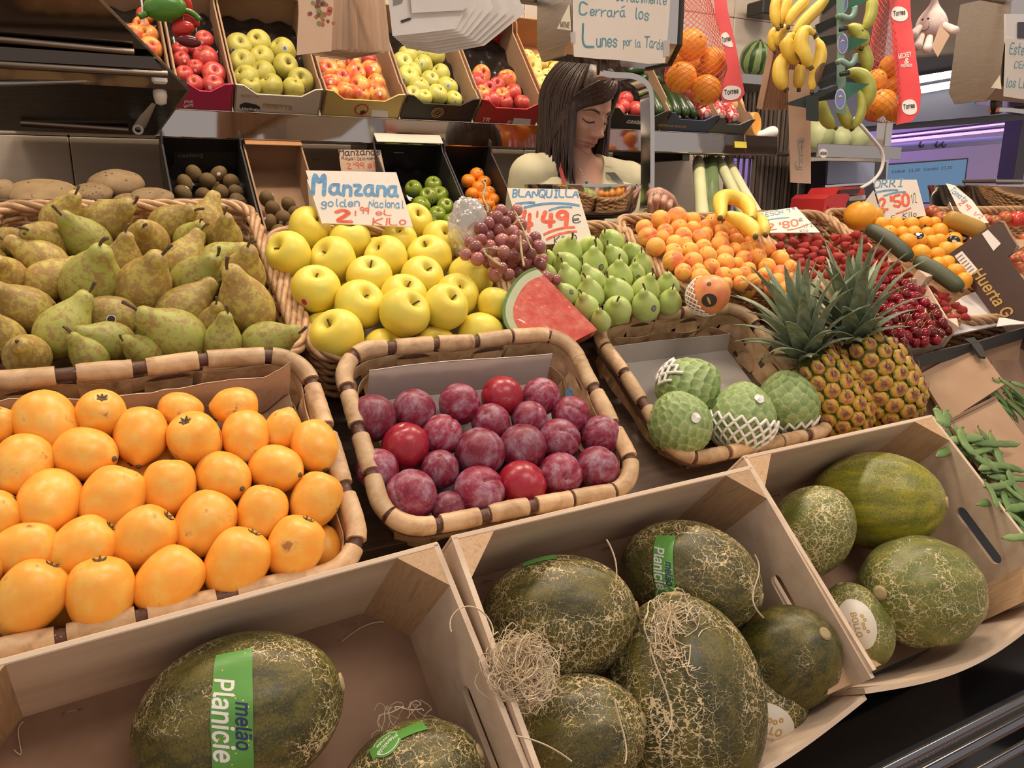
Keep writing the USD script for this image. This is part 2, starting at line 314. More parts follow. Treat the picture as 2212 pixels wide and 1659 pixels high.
# ================================================================== baskets
def slope_M(x, y, off=0.0, tilt=29, yaw=0.0, z=None):
    """frame lying on the display: X along the counter, Y up the slope, Z off the slope"""
    t = math.radians(tilt); R = rotz(yaw) @ rotx(t)
    p = A([x, y, 1.02 + SLOPE * (y - .857)]) + SN * off
    if z is not None: p[2] = z
    return mat4(R, p)
def wicker_basket(label, x0, x1, y0, y1, h=.08, off=-.008, seed=0, r=.035, name='wicker_basket'):
    rg = np.random.default_rng(seed); c29 = math.cos(math.radians(29))
    w, d = x1 - x0, (y1 - y0) / c29
    t = thing(name, label, 'basket', M=slope_M((x0 + x1) / 2, (y0 + y1) / 2, off))
    rows = 11
    rim, L = resample(rrect(w, d, r), 220)
    nrm = frames(np.c_[rim, np.zeros(len(rim))], True, (0, 0, 1))[1]
    ns = int(L / .026); s = np.arange(len(rim)) / len(rim)
    walls = []
    for k in range(rows):
        f = k / (rows - 1); z = -h + f * (h - .006); sc = .93 + .07 * f
        off_ = .0035 * np.sin(s * ns * PI + (k % 2) * PI)
        P = np.c_[rim * sc, np.full(len(rim), z)] + nrm * off_[:, None] + rg.normal(0, .0006, (len(rim), 3))
        walls.append(tube(P, .0036 + .0006 * rg.random(), 6, True))
    part(t, 'woven_wall', cat(walls), 'wicker', True, kind='stuff')
    stk = []
    for i in range(ns):
        a = rim[int(i / ns * len(rim))]; stk.append(tube([np.r_[a * .93, -h], np.r_[a, 0]], .0028, 6))
    part(t, 'stakes', cat(stk), 'wicker', True, kind='stuff')
    for b in range(4):                                   # braided border of four long rods
        ph = s * L / .11 * 2 * PI + b * PI / 2
        P = np.c_[rim, np.zeros(len(rim))] + nrm * (.0062 * np.cos(ph))[:, None] + A([0, 0, 1]) * (.0055 * np.sin(ph) + .004)[:, None]
        part(t, 'border_rod', tube(P, .0046, 8, True), 'wicker', True)
    part(t, 'base', extrude(Polygon(rim * .93), .006, -h - .004), 'wicker', 30)
    return t
def strip_basket(label, M, w, d, h=.085, seed=0, wraps=None, taper=.86, rim_r=.0078, step=.058):
    """split-chestnut basket: bark rod rim bound with light strips, woven walls of broad strips"""
    rg = np.random.default_rng(seed)
    t = thing('strip_basket', label, 'basket', M=M)
    N = 260; rim, L = resample(rrect(w, d, .05, 8), N)
    nrm = frames(np.c_[rim, np.zeros(N)], True, (0, 0, 1))[1]
    wav = .0015 * np.sin(np.arange(N) / N * 2 * PI * 5 + seed) + .001 * np.sin(np.arange(N) / N * 2 * PI * 11)
    R3 = np.c_[rim, wav]
    part(t, 'rim_rod', tube(R3, rim_r, 10, True), 'bark', True)
    R4 = R3 + nrm * 0 - A([0, 0, .017]); R4[:, :2] *= .992
    part(t, 'lower_rod', tube(R4, rim_r * .8, 8, True), 'bark', True)
    nv = int(round(L / step)); pitch = N / nv
    for i in range(nv):
        c = (i + .5) * pitch + rg.normal(0, .6); hw = pitch * (.37 + .10 * rg.random())
        ii = np.arange(int(c - hw), int(c + hw) + 1) % N
        seg = R3[ii]
        rr = rim_r + .0028 + .0007 * np.cos(np.linspace(-1, 1, len(ii)) * 1.2) + rg.normal(0, .00015, len(ii))
        part(t, 'rim_wrap', tube(seg, rr, 12, False, True), 'strip', 40)
        m_ = ii[len(ii) // 2]; wd = np.linalg.norm(seg[-1] - seg[0])
        tdir = R3[(m_ + 1) % N] - R3[m_ - 1]
        zz = np.linspace(.006, -h, 9); f = (zz + h) / (h + .006); sc = taper + (1 - taper) * f
        amp = -.0032 * np.interp(zz[::-1], [-.09, -.074, -.047, -.020, .006], [1, 1, -1, 1, 0])[::-1] * (1 if i % 2 == 0 else -1)
        P = np.c_[R3[m_, :2] * sc[:, None] * .985, zz] + nrm[m_] * amp[:, None]
        part(t, 'vertical_strip', ribbon(P, tdir, wd * np.linspace(1, .86, 9), .0014), 'strip', 30)
    for k in range(3):
        z = -.020 - k * .027; f = (z + h) / (h + .006); sc = taper + (1 - taper) * f
        amp = .0032 * np.cos((np.arange(N) / pitch - .5) * PI) * (1 if k % 2 else -1)
        P = np.c_[rim * sc * .985, np.full(N, z) + .0015 * np.sin(np.arange(N) * .11 + k * 2)] + nrm * amp[:, None]
        q = N // 4
        for side in range(4):
            ii = (np.arange(q + 6) + side * q - 3 + q // 2) % N
            slope_ = nrm[ii] * ((1 - taper) * .5 / h * .15) + A([0, 0, 1.0])
            part(t, 'horizontal_strip', ribbon(P[ii], (0, 0, 1), .023 + .003 * rg.random(), .0013), 'strip', 30)
    base = rim * taper * .97
    for k in range(7):
        yy = (k - 3) * d * taper / 7.3; part(t, 'base_strip', cbox((w * taper * .93, d * taper / 8, .0016), (0, yy, -h + .001)), 'strip')
    part(t, 'base', extrude(Polygon(base), .003, -h - .0035), 'strip', 30)
    return t
wicker_basket('brown wicker basket filled with brown russet pears, left of the golden apples', -.13, .222, 1.0, 1.335, seed=1)
wicker_basket('wicker basket holding the golden apples, right of the pear basket', .236, .566, .99, 1.262, seed=2)
wicker_basket('wicker basket of green pears behind the custard apple basket', .578, .893, 1.06, 1.26, seed=3)
wicker_basket('wicker basket heaped with apricots behind the pineapples', .905, 1.222, 1.06, 1.28, seed=4)
wicker_basket('wicker basket of strawberries with its front corner beside the cherry box', 1.236, 1.49, .915, 1.285, seed=5)
wicker_basket('wicker basket of oranges behind the two cucumbers', 1.50, 1.86, .92, 1.29, seed=6)
wicker_basket('wicker basket of red and green tomatoes at the far right end', 1.875, 2.42, .95, 1.29, seed=7)
LOQ_M = slope_M(.012, .842, 0, 40, .02, 1.013); PLU_M = slope_M(.42, .857, 0, 38.6, -.044, 1.018); CHE_M = slope_M(.866, .931, 0, 36.4, .027, 1.012)
strip_basket('large chestnut strip basket full of orange loquats, front left', LOQ_M, .40, .295, seed=11, step=.072)
pb_ = strip_basket('chestnut strip basket with purple plums in the middle of the front row', PLU_M, .338, .266, seed=12)
part(pb_, 'blue_sticker', moved(extrude(Point(0, 0).buffer(.008, 10), .001), (.148, .045, -.030), basis((-1, 0, .25))), 'ink_blue', 20)
strip_basket('chestnut strip basket holding four custard apples in white netting', CHE_M, .337, .289, seed=13)
# paper and card linings
def sheet(M, fn, nx, ny, m, name, label, cat_, th=.0012, smooth=60):
    u, v = np.meshgrid(np.linspace(0, 1, nx), np.linspace(0, 1, ny), indexing='ij'); P = fn(u, v)
    a = grid_mesh(P); b = tm(A(a.vertices) - a.vertex_normals * th, a.faces[:, ::-1]); n_ = nx * ny
    e = np.r_[np.arange(0, ny), np.arange(ny, n_, ny)[:0]]
    ring = np.r_[np.arange(ny), np.arange(2 * ny - 1, n_, ny), np.arange(n_ - 2, n_ - ny - 1, -1), np.arange(n_ - 2 * ny, 0, -ny)]
    r2 = np.roll(ring, -1); f = np.vstack([np.stack([ring, ring + n_, r2], 1), np.stack([r2, ring + n_, r2 + n_], 1)])
    msh = tm(np.vstack([a.vertices, b.vertices]), np.vstack([a.faces, b.faces, f])); msh.fix_normals()
    t = thing(name, label, cat_, M=M); part(t, 'sheet', msh, m, smooth); return t
def tray_sheet(w, d, back, z0, crumple=.0, seed=0, side=.0):
    def fn(u, v):
        y = (v - .5) * d; z = z0 + 0 * u; up = np.clip((v - .86) / .14, 0, 1)
        y = np.where(up > 0, .36 * d + up * .014, (v / .86 - .5) * d * .86); z = z0 + up * back * (1 + .06 * np.sin(u * 5))
        x = (u - .5) * w; s = np.clip((np.abs(u - .5) - .42) / .08, 0, 1); z = z + s * side
        P = np.stack([x, y, z], -1)
        if crumple: P = P + (crumple * meshkit.fbm(P.reshape(-1, 3) * 22, 3, seed)).reshape(P.shape[:2])[..., None] * A([.3, 1., 1.])
        return P
    return fn
sheet(LOQ_M, tray_sheet(.345, .25, .055, -.058, .012, 3, .03), 60, 40, 'kraft_liner', 'paper_lining', 'crumpled tan paper lining the loquat basket', 'paper')
sheet(PLU_M, tray_sheet(.268, .235, .050, -.052, .001, 4), 30, 30, 'paper', 'card_lining', 'grey white card under the purple plums', 'card')
sheet(CHE_M, tray_sheet(.262, .25, .030, -.055, .001, 5), 30, 30, 'paper', 'card_lining', 'white card under the four custard apples', 'card')
def slope_sheet(x0, x1, y0, y1, off, m, label):
    sheet(slope_M((x0 + x1) / 2, (y0 + y1) / 2, off), lambda u, v: np.stack([(u - .5) * (x1 - x0), (v - .5) * (y1 - y0) / math.cos(math.radians(29)), .002 * np.sin(u * 9) * np.cos(v * 7)], -1), 12, 12, m, 'paper_lining', label, 'paper')
slope_sheet(.262, .54, .97, 1.235, -.045, 'paper', 'white paper under the golden apples')
# ================================================================== wooden melon crates
def slot_panel(w, h, th, slot=None):
    p = Polygon([(-w / 2, 0), (w / 2, 0), (w / 2, h), (-w / 2, h)])
    if slot: cx, cy, sl, sh = slot; p = p.difference(LineString([(cx - sl / 2, cy), (cx + sl / 2, cy)]).buffer(sh / 2))
    return extrude(p, th, -th / 2)
def crate(label, M, w, d, h, hside, sides=(True, True)):
    t = thing('wooden_crate', label, 'crate', M=M); th = .006
    # local frame: rim plane at z = 0, X along counter, Y up slope
    part(t, 'floor_panel', cbox((w, d, .004), (0, 0, -h)), 'crate_card')
    part(t, 'back_panel', cbox((w, th, h), (0, d / 2, -h / 2)), 'plywood')
    n = 24; u = np.linspace(0, 1, n)
    P = np.stack([(u - .5) * w, -d / 2 - .022 * np.sin(u * PI), np.full(n, -h / 2 - .012 - .012 * np.sin(u * PI))], 1)     # front board bows outward
    part(t, 'front_panel', ribbon(P, (0, -.25, 1), h * .82, th), 'plywood', 30)
    for s in (-1, 1):
        m = slot_panel(d, h, th, (-.035, h * .62, .075, .018)); R = A([[0, 0, 1], [1, 0, 0], [0, 1, 0]], float)
        part(t, 'side_panel', moved(m, (s * (w / 2 - th / 2), 0, -h), R), 'plywood', 20)
        for e in (-1, 1):
            tri = Polygon([(0, 0), (-s * .042, 0), (0, -e * .042)]); hh = h * (1 if e > 0 else .8)
            part(t, 'corner_post', moved(extrude(tri, hh), (s * (w / 2 - th), e * (d / 2 - th / 2), -h)), 'post_wood', 20)
    for k in range(4):
        c = A([(k - 1.5) * .09, d / 2 - .012, -h + .006]); part(t, 'staple', tube([c, c + [.004, -.001, .006], c + [.012, -.002, .006], c + [.016, -.001, 0]], .0006, 5), 'steel_dull')
    return t
CR = math.radians(41)
def crate_M(x, y, z, tilt=41, yaw=.02): return mat4(rotz(yaw) @ rotx(math.radians(tilt)), (x, y, z))
C1 = crate_M(.073, .558, .854, 42, .09); C2 = crate_M(.503, .58, .863, 43, .03); C3 = crate_M(.914, .598, .872)
crate('wooden crate at lower left with the big labelled melon', C1, .425, .285, .15, .15)
crate('wooden crate in the middle with five netted melons and straw', C2, .428, .275, .15, .15)
crate('wooden crate at right with yellow green melons beside the beans', C3, .40, .285, .15, .15)
def skin_of(name, stops, scale=8., detail=3., rough=.5, stretch=(1, 1, 1), k=13., **kw):
    """noise measured in fruit radii, not metres"""
    if 'speck' in kw: a, b, c = kw['speck']; kw['speck'] = (a / k, b * 1.6, c)
    kw['bscale'] = kw.get('bscale', scale * 4) / k
    noisy(name, stops, scale / k, detail, rough, stretch, **kw)
# ================================================================== fruit: materials
skin_of('loquat_skin', [(.25, (.92, .36, .045)), (.5, (.94, .44, .06)), (.62, (.92, .52, .10)), (.68, (.86, .41, .08)), (.73, (.45, .18, .05))], 20, 4, .38, vary=.06, bump=.03, bscale=120)
skin_of('calyx', [(.3, (.05, .03, .02)), (.7, (.17, .12, .06))], 300, 2, .8)
skin_of('plum_skin', [(.30, (.12, .004, .018)), (.45, (.24, .012, .038)), (.56, (.28, .10, .145)), (.74, (.44, .31, .38))], 26, 7, .45, (1, 1, .7), vary=.3, nrough=.72, distort=.3)
skin_of('plum_red', [(.3, (.26, .006, .018)), (.6, (.38, .02, .04)), (.8, (.50, .20, .24))], 26, 5, .3, vary=.12, nrough=.6)
skin_of('golden_skin', [(.25, (.80, .60, .055)), (.5, (.82, .65, .08)), (.8, (.72, .68, .11))], 13, 2, .42, vary=.04, speck=(160, .09, (.62, .45, .12)))
skin_of('blush_skin', [(.25, (.76, .52, .14)), (.42, (.80, .36, .09)), (.58, (.64, .10, .05)), (.8, (.48, .04, .035))], 8, 3, .28, (1.6, 1.6, .8), vary=.12, speck=(150, .08, (.75, .5, .3)))
skin_of('red_skin', [(.25, (.66, .24, .12)), (.45, (.54, .07, .06)), (.8, (.40, .03, .035))], 9, 3, .3, (1.8, 1.8, .7), vary=.1, speck=(150, .09, (.7, .42, .33)))
skin_of('green_yellow_skin', [(.25, (.50, .46, .09)), (.5, (.56, .53, .12)), (.8, (.63, .60, .18))], 18, 4, .33, vary=.08, speck=(140, .09, (.36, .28, .10)))
skin_of('renetta_skin', [(.25, (.36, .30, .06)), (.5, (.47, .43, .08)), (.8, (.55, .50, .11))], 18, 5, .45, vary=.08, speck=(120, .12, (.27, .18, .06)))
skin_of('cream_apple_skin', [(.25, (.78, .55, .16)), (.55, (.80, .64, .22)), (.85, (.78, .68, .30))], 14, 3, .3, vary=.05, speck=(150, .08, (.55, .36, .15)))
skin_of('granny_skin', [(.25, (.19, .26, .025)), (.6, (.26, .34, .04)), (.85, (.33, .40, .06))], 14, 3, .22, vary=.1, speck=(130, .08, (.45, .5, .2)))
skin_of('russet_skin', [(.28, (.45, .43, .09)), (.44, (.50, .40, .09)), (.52, (.38, .24, .07)), (.75, (.33, .19, .06))], 40, 8, .5, vary=.18, nrough=.72, speck=(90, .10, (.17, .09, .03)), bump=.05, bscale=150)
skin_of('russet_skin_green', [(.3, (.34, .38, .07)), (.48, (.42, .42, .09)), (.58, (.34, .23, .07)), (.8, (.30, .19, .06))], 40, 8, .5, vary=.14, nrough=.72, speck=(90, .08, (.17, .10, .03)), bump=.05, bscale=150)
skin_of('green_pear_skin', [(.25, (.38, .47, .12)), (.55, (.46, .56, .18)), (.85, (.55, .58, .22))], 12, 3, .36, vary=.08, speck=(150, .08, (.26, .26, .09)))
skin_of('stalk', [(.3, (.06, .035, .02)), (.7, (.16, .10, .05))], 200, 2, .7)
skin_of('green_stalk', [(.3, (.22, .22, .06)), (.7, (.36, .34, .11))], 100, 2, .6)
skin_of('apricot_skin', [(.25, (.90, .50, .09)), (.50, (.90, .42, .07)), (.62, (.85, .24, .07)), (.82, (.70, .09, .07))], 9, 2, .55, vary=.1, sheen_weight=.15)
skin_of('orange_peel', [(.3, (.86, .34, .02)), (.7, (.90, .42, .03))], 10, 2, .36, vary=.07, bump=.35, bscale=160)
skin_of('bright_orange_peel', [(.3, (.88, .24, .015)), (.7, (.92, .32, .02))], 10, 2, .33, vary=.05, bump=.4, bscale=130)
skin_of('strawberry_skin', [(.3, (.33, .010, .012)), (.7, (.50, .026, .020))], 40, 2, .3, vary=.2, speck=(330, .22, (.72, .20, .08)), bump=.6, bscale=330)
skin_of('cherry_skin', [(.3, (.10, .002, .008)), (.6, (.26, .006, .014)), (.85, (.42, .015, .02))], 40, 2, .12, vary=.4)
skin_of('kiwi_skin', [(.3, (.14, .085, .03)), (.7, (.22, .14, .055))], 120, 4, .75, vary=.12, bump=.3, bscale=300)
skin_of('potato_skin', [(.3, (.30, .19, .09)), (.55, (.40, .27, .13)), (.8, (.25, .15, .075))], 16, 5, .75, vary=.1, speck=(60, .14, (.12, .07, .035)), bump=.2, bscale=90)
skin_of('banana_skin', [(.3, (.72, .48, .05)), (.6, (.78, .55, .08)), (.8, (.66, .52, .10))], 12, 3, .45, vary=.06, speck=(110, .17, (.16, .07, .02)))
skin_of('banana_green', [(.3, (.30, .33, .05)), (.6, (.42, .40, .07)), (.8, (.50, .43, .08))], 12, 3, .45, vary=.08, speck=(90, .06, (.16, .1, .02)))
skin_of('banana_tip', [(.3, (.05, .03, .015)), (.7, (.16, .11, .04))], 120, 2, .8)
skin_of('courgette_skin', [(.3, (.012, .030, .010)), (.6, (.03, .062, .016)), (.85, (.10, .16, .05))], 14, 4, .25, (3, 3, .5), vary=.15, speck=(120, .14, (.16, .22, .09)))
skin_of('cucumber_skin', [(.3, (.045, .058, .025)), (.7, (.085, .095, .045))], 20, 3, .5, (1, 1, .4), bump=.4, bscale=120)
skin_of('tomato_skin', [(.25, (.40, .05, .02)), (.5, (.52, .13, .045)), (.75, (.22, .16, .05))], 14, 3, .25, vary=.15)
skin_of('papaya_skin', [(.3, (.50, .26, .03)), (.55, (.40, .24, .04)), (.75, (.14, .10, .03))], 30, 5, .5, (1, 1, .5), bump=.2)
skin_of('pumpkin_skin', [(.3, (.72, .38, .12)), (.7, (.78, .46, .18))], 8, 2, .5); skin_of('pumpkin_flesh', [(.3, (.82, .32, .03)), (.7, (.86, .40, .05))], 30, 3, .5)
skin_of('cabbage_skin', [(.3, (.42, .48, .22)), (.6, (.56, .60, .32)), (.85, (.70, .72, .46))], 9, 4, .5, vary=.1)
skin_of('leek_stem', [(.3, (.55, .56, .30)), (.7, (.70, .68, .46))], 9, 3, .45, (6, 6, .8)); skin_of('leek_leaf', [(.3, (.07, .12, .05)), (.7, (.16, .22, .09))], 9, 3, .5, (8, 8, .6))
skin_of('pepper_green', [(.3, (.035, .13, .012)), (.7, (.09, .24, .03))], 9, 2, .25); flat('pepper_red', (.45, .02, .015), .22); flat('berry_dark', (.10, .008, .012), .15)
flat('sticker_white', (.78, .74, .70), .4); flat('sticker_dark', (.03, .025, .02), .4); flat('sticker_pink', (.80, .35, .35), .4); flat('sticker_red', (.50, .03, .03), .4); flat('sticker_blue', (.05, .12, .45), .4)

# ================================================================== fruit: shapes (stalk along +z, about one unit in radius)
def smooth_prof(ks, n=26):
    return spline(ks, n)
def apple_mesh(seed=0, tall=.92, n=28):
    ks = [(0, -.68), (.16, -.72), (.38, -.82), (.68, -.68), (.92, -.25), (1.0, .15), (.90, .55), (.62, .87), (.36, .92), (.17, .80), (.05, .62), (0, .58)]
    m = lathe(A(smooth_prof(ks, 30)).clip([0, -9], None) * [1, tall], n)
    v = A(m.vertices); a = np.arctan2(v[:, 1], v[:, 0]); k = 1 + .022 * np.cos(5 * a + seed) * np.clip(-v[:, 2] + .3, 0, 1) + .02 * np.cos(a * 2 + seed * 1.7)
    v[:, :2] *= k[:, None]; v[:, 2] += .05 * v[:, 0] * math.sin(seed * 2.1); m.vertices = v
    return lumpy(m, .02, 1.4, seed)
def pear_mesh(seed=0, n=26, neck=.42, H=2.5):
    ks = [(0, -.86), (.15, -.90), (.42, -.93), (.80, -.62), (1.0, -.02), (.90, .55), (.62, 1.05), (neck, 1.42), (neck * .8, 1.66), (neck * .45, 1.78), (0, 1.76)]
    m = lathe(A(smooth_prof(ks, 32)).clip([0, -9], None), n); v = A(m.vertices); t = np.clip((v[:, 2] - .2) / 1.6, 0, 1)
    if neck > .4: v[:, 2] = np.where(v[:, 2] > 0, v[:, 2] * 1.14, v[:, 2])
    v[:, 0] += .16 * t ** 2 * math.cos(seed * 1.9); v[:, 1] += .16 * t ** 2 * math.sin(seed * 1.9); m.vertices = v
    return lumpy(m, .045, 1.3, seed)
def loquat_mesh(seed=0, n=30):
    e = .94 + .12 * ((seed * .37) % 1)
    ks = [(0, -1.24 * e), (.11, -1.22 * e), (.32, -1.10), (.70, -.78), (.95, -.14), (.94, .42), (.70, .92), (.40, 1.08), (.17, 1.09), (.10, 1.04), (0, 1.01)]
    return lumpy(lathe(A(smooth_prof(ks, 30)).clip([0, -9], None), n), .05, 1.1, seed)
def stone_mesh(seed=0, n=28, groove=.07, tall=1.0, dimple=.08):
    m = trimesh.creation.icosphere(4 if n > 20 else 3); v = A(m.vertices); a = np.arctan2(v[:, 1], v[:, 0]); rr = np.hypot(v[:, 0], v[:, 1])
    g = groove * np.exp(-(a / .16) ** 2) * np.clip(v[:, 2] + .75, 0, 1)
    d = dimple * np.exp(-(rr / .2) ** 2) * (v[:, 2] > 0)
    v *= (1 - g - d)[:, None]; v[:, 2] *= tall; v[:, 0] *= 1.02; m.vertices = v; return lumpy(m, .03, 1.2, seed)
def potato_mesh(seed=0): m = trimesh.creation.icosphere(3); m.vertices *= [1, .8, .62]; return lumpy(m, .16, 1.2, seed, 3)
def stalk_mesh(l=.5, r=.05, bend=.12, z0=.5): return tube(spline([(0, 0, z0), (bend * .3, 0, z0 + l * .5), (bend, bend * .3, z0 + l)], 7), np.linspace(r * .8, r * 1.2, 7), 7)
def star(r, z, n=5, seed=0):
    rg = np.random.default_rng(seed); ms = []
    for i in range(n):
        a = 2 * PI * i / n; p = [A([math.cos(a), math.sin(a), 0]) * r * f + A([0, 0, z + h]) for f, h in ((.15, 0), (.6, .035), (1., .07 + .05 * rg.random()))]
        ms.append(ribbon(p, (-math.sin(a), math.cos(a), 0), A([.5, .45, .1]) * r, .02))
    return cat(ms)
def patch_on(mesh, direc, rx, ry, lift=.012, spin=0., ring=18, rows=3, shape=None):
    """thin oval label lying on the mesh's surface around direction direc"""
    d = A(direc, float); d /= np.linalg.norm(d); R = basis(d, (math.cos(spin), math.sin(spin), .1)); v = A(mesh.vertices); rad = np.linalg.norm(v, axis=1); un = v / rad[:, None]
    from scipy.spatial import cKDTree
    tr = cKDTree(un); P = []
    q = rad[np.argmax(un @ d)]
    def at(x, y):
        w = R @ A([x, y, q]); w /= np.linalg.norm(w); dd, ii = tr.query(w, 4); ww = 1 / (dd + 1e-6); return w * ((rad[ii] * ww).sum() / ww.sum() + lift)
    pts = [at(0, 0)]; 
    for k in range(1, rows + 1):
        for i in range(ring): a = 2 * PI * i / ring; pts.append(at(rx * k / rows * math.cos(a), ry * k / rows * math.sin(a)))
    f = [(0, 1 + i, 1 + (i + 1) % ring) for i in range(ring)]
    for k in range(1, rows):
        b0, b1 = 1 + (k - 1) * ring, 1 + k * ring
        for i in range(ring): j = (i + 1) % ring; f += [(b0 + i, b1 + i, b1 + j), (b0 + i, b1 + j, b0 + j)]
    return tm(pts, f)
def stick(t, mesh, direc, rx, ry, outer='sticker_white', inner=None, spin=0., lift=.012):
    s = part(t, 'sticker', patch_on(mesh, direc, rx, ry, lift, spin), outer, True)
    if inner: part(s, 'sticker_print', patch_on(mesh, direc, rx * .78, ry * .78, lift * 1.8, spin), inner, True)
SHAPES = {}
def shape(key, fn):
    if key not in SHAPES: SHAPES[key] = fn()
    return SHAPES[key]
def b_apple(skin, k, st=None, name_stalk=True, shift=None):
    def go(t):
        m = shape(('apple', k), lambda: apple_mesh(k, .90 + .05 * (k % 3)))
        part(t, 'skin', m, skin, True); part(t, 'stalk', stalk_mesh(.40, .035, .16, .50), 'stalk', True)
        if st: stick(t, m, *st)
    return go
def b_pear(skin, k, st=None, **kw):
    def go(t):
        m = shape(('pear', k, tuple(kw.items())), lambda: pear_mesh(k, **kw)); part(t, 'skin', m, skin, True)
        top = v_top(m); part(t, 'stalk', moved(stalk_mesh(.55, .065, .16 * (-1) ** k, 0), top - A([0, 0, .06])), 'stalk', True)
        if st: stick(t, m, *st)
        else: part(t, 'calyx', moved(star(.16, -.86, 5, k), (0, 0, 0)), 'calyx', True)
    return go
def v_top(m): v = A(m.vertices); return v[np.argmax(v[:, 2])] * A([1, 1, 1])
def b_loquat(k):
    def go(t):
        m = shape(('loq', k), lambda: loquat_mesh(k)); part(t, 'skin', m, 'loquat_skin', True)
        part(t, 'calyx', star(.22, 1.07, 6, k), 'calyx', True); e = .94 + .12 * ((k * .37) % 1)
        part(t, 'stalk_scar', lathe([(0, -1.33 * e), (.07, -1.32 * e), (.11, -1.26 * e), (.13, -1.18 * e), (0, -1.10 * e)], 10), 'calyx', True)
    return go
def b_stone(skin, k, groove=.07, tall=1., hi=True, name='skin'):
    def go(t):
        m = shape(('stone', k, groove, tall, hi), lambda: stone_mesh(k, 28 if hi else 12, groove, tall)); part(t, name, m, skin, True)
        part(t, 'stalk_scar', lathe([(0, .88 * tall), (.06, .895 * tall), (.05, .93 * tall), (0, .935 * tall)], 8), 'stalk', True)
    return go
# ------------------------------------------------------------------ placing measured fruit
def rows_of(items, tol=.55):
    """splits (x, y, size) measurements into rows from back to front, each from left to right, for the labels"""
    its = sorted(range(len(items)), key=lambda i: items[i][1]); rows, cur = [], []
    for i in its:
        if cur and items[i][1] - np.mean([items[j][1] for j in cur]) > tol * np.mean([items[j][2] for j in cur]): rows.append(cur); cur = []
        cur.append(i)
    rows.append(cur); where = {}
    for r, row in enumerate(rows):
        for c, i in enumerate(sorted(row, key=lambda i: items[i][0])): where[i] = (r, c, len(row), len(rows))
    return where
def row_words(w):
    r, c, n, R = w
    row = 'back row' if r == 0 else 'front row' if r == R - 1 else ORD[r + 1] + ' row from back'
    if n == 1: return row
    pos = 'leftmost' if c == 0 else 'rightmost' if c == n - 1 else ORD[c + 1] + ' from left'
    return f'{row}, {pos}'
def settle(P, r, n=60, keep=.06, normal=None, slack=.97):
    """pushes overlapping round things apart as little as needed"""
    P = A(P, float); P0 = P.copy(); r = A(r, float)
    for _ in range(n):
        D = P[:, None] - P[None]; d = np.linalg.norm(D, axis=-1) + np.eye(len(P)); need = (r[:, None] + r[None]) * slack; ov = np.clip(need - d, 0, None) * (1 - np.eye(len(P)))
        if ov.max() < 1e-5: break
        P = P + (D / d[..., None] * ov[..., None]).sum(1) * .28 + (P0 - P) * keep * .2
    return P
def pile(key, name, cat_, adj, where, group, items, place, build_for, depth_size=1.0, half=.5, var=None, do_settle=True, flatten=.97, seed=1, fix=None):
    """items: (px, py, size in px, angle, tilt); place(px, py) -> point on the pile's middle layer; build_for(i, item) -> (variant key, builder, describing word)"""
    w = rows_of(items); P = [place(it[0], it[1]) for it in items]; r = [px_m(p, it[2]) * half for p, it in zip(P, items)]
    if do_settle: P = settle(P, r, slack=flatten)
    if fix: P = [fix(p, q) for p, q in zip(P, r)]
    rg = random.Random(seed); res = []
    for i, it in enumerate(items):
        ax = view_axis(P[i], it[3] if len(it) > 3 and it[3] is not None else rg.uniform(0, 360), it[4] if len(it) > 4 else rg.uniform(-20, 60))
        R = basis(ax, (1, .3, .2)) @ rotz(rg.uniform(0, 2 * PI)); vk, b, word = build_for(i, it, rg)
        if isinstance(vk, tuple) and ('s' in vk or 'b' in vk) or vk == 'st': R = basis(ax, view_axis(P[i], 0, 90))      # its sticker was seen from the aisle
        lab = f'{word or adj} {cat_}, {where}, {row_words(w[i])}'
        inst((key, vk), name, lab, cat_ or name, mat4(R, P[i], r[i] * depth_size), group, b); res.append((P[i], r[i]))
    return res
def plane_place(M, off):
    n = M[:3, 2]; p = M[:3, 3] + n * off; return lambda x, y: on_plane(x, y, p, n)
def cv(lst, s, ox, oy):
    """crop coordinates to frame pixels"""
    return [(a[0] / s + ox, a[1] / s + oy, a[2] / s) + tuple(a[3:]) for a in lst]
# ------------------------------------------------------------------ loquats (measured centre, width, long axis angle towards the calyx or, if 1, towards the scar)
LOQ = cv([(265, 455, 345, 110, -32), (595, 425, 285, 80, 45), (835, 530, 305, 80, -28), (1085, 395, 225, 330, 25), (1410, 375, 235, -5, 0), (1160, 545, 308, 110, 40), (1465, 515, 275, 85, -30), (1685, 490, 215, 245, 0), (1880, 595, 282, 110, -30),
          (515, 635, 325, 160, -42), (85, 710, 330, 65, -25), (20, 470, 200, 60, 0), (1010, 845, 305, 80, 0), (1340, 780, 300, 140, -48), (1655, 730, 290, 160, -42), (295, 925, 360, 65, -50), (675, 920, 360, 60, 0), (1565, 995, 295, 70, 0), (1885, 915, 295, 60, -5),
          (850, 1140, 350, 35, 20), (1225, 1060, 345, 55, -15), (470, 1210, 350, 30, 15), (125, 1240, 325, 0, 20), (1410, 1290, 370, 55, 15), (1760, 1200, 335, 60, 15), (1005, 1395, 365, 40, 0), (600, 1470, 385, 85, 20), (180, 1480, 385, 50, 15), (-60, 1040, 320, 30, 10), (-140, 1330, 340, 50, 20), (-150, 700, 330, 10, 0)], 2.765, 0, 750)
lq = pile('loquat', 'loquat', 'loquat', 'orange', 'loquat basket', 'loquats in the large strip basket', LOQ, plane_place(LOQ_M, .004), lambda i, it, rg: ((i % 5), b_loquat(i % 5), None), half=.5, flatten=.90)
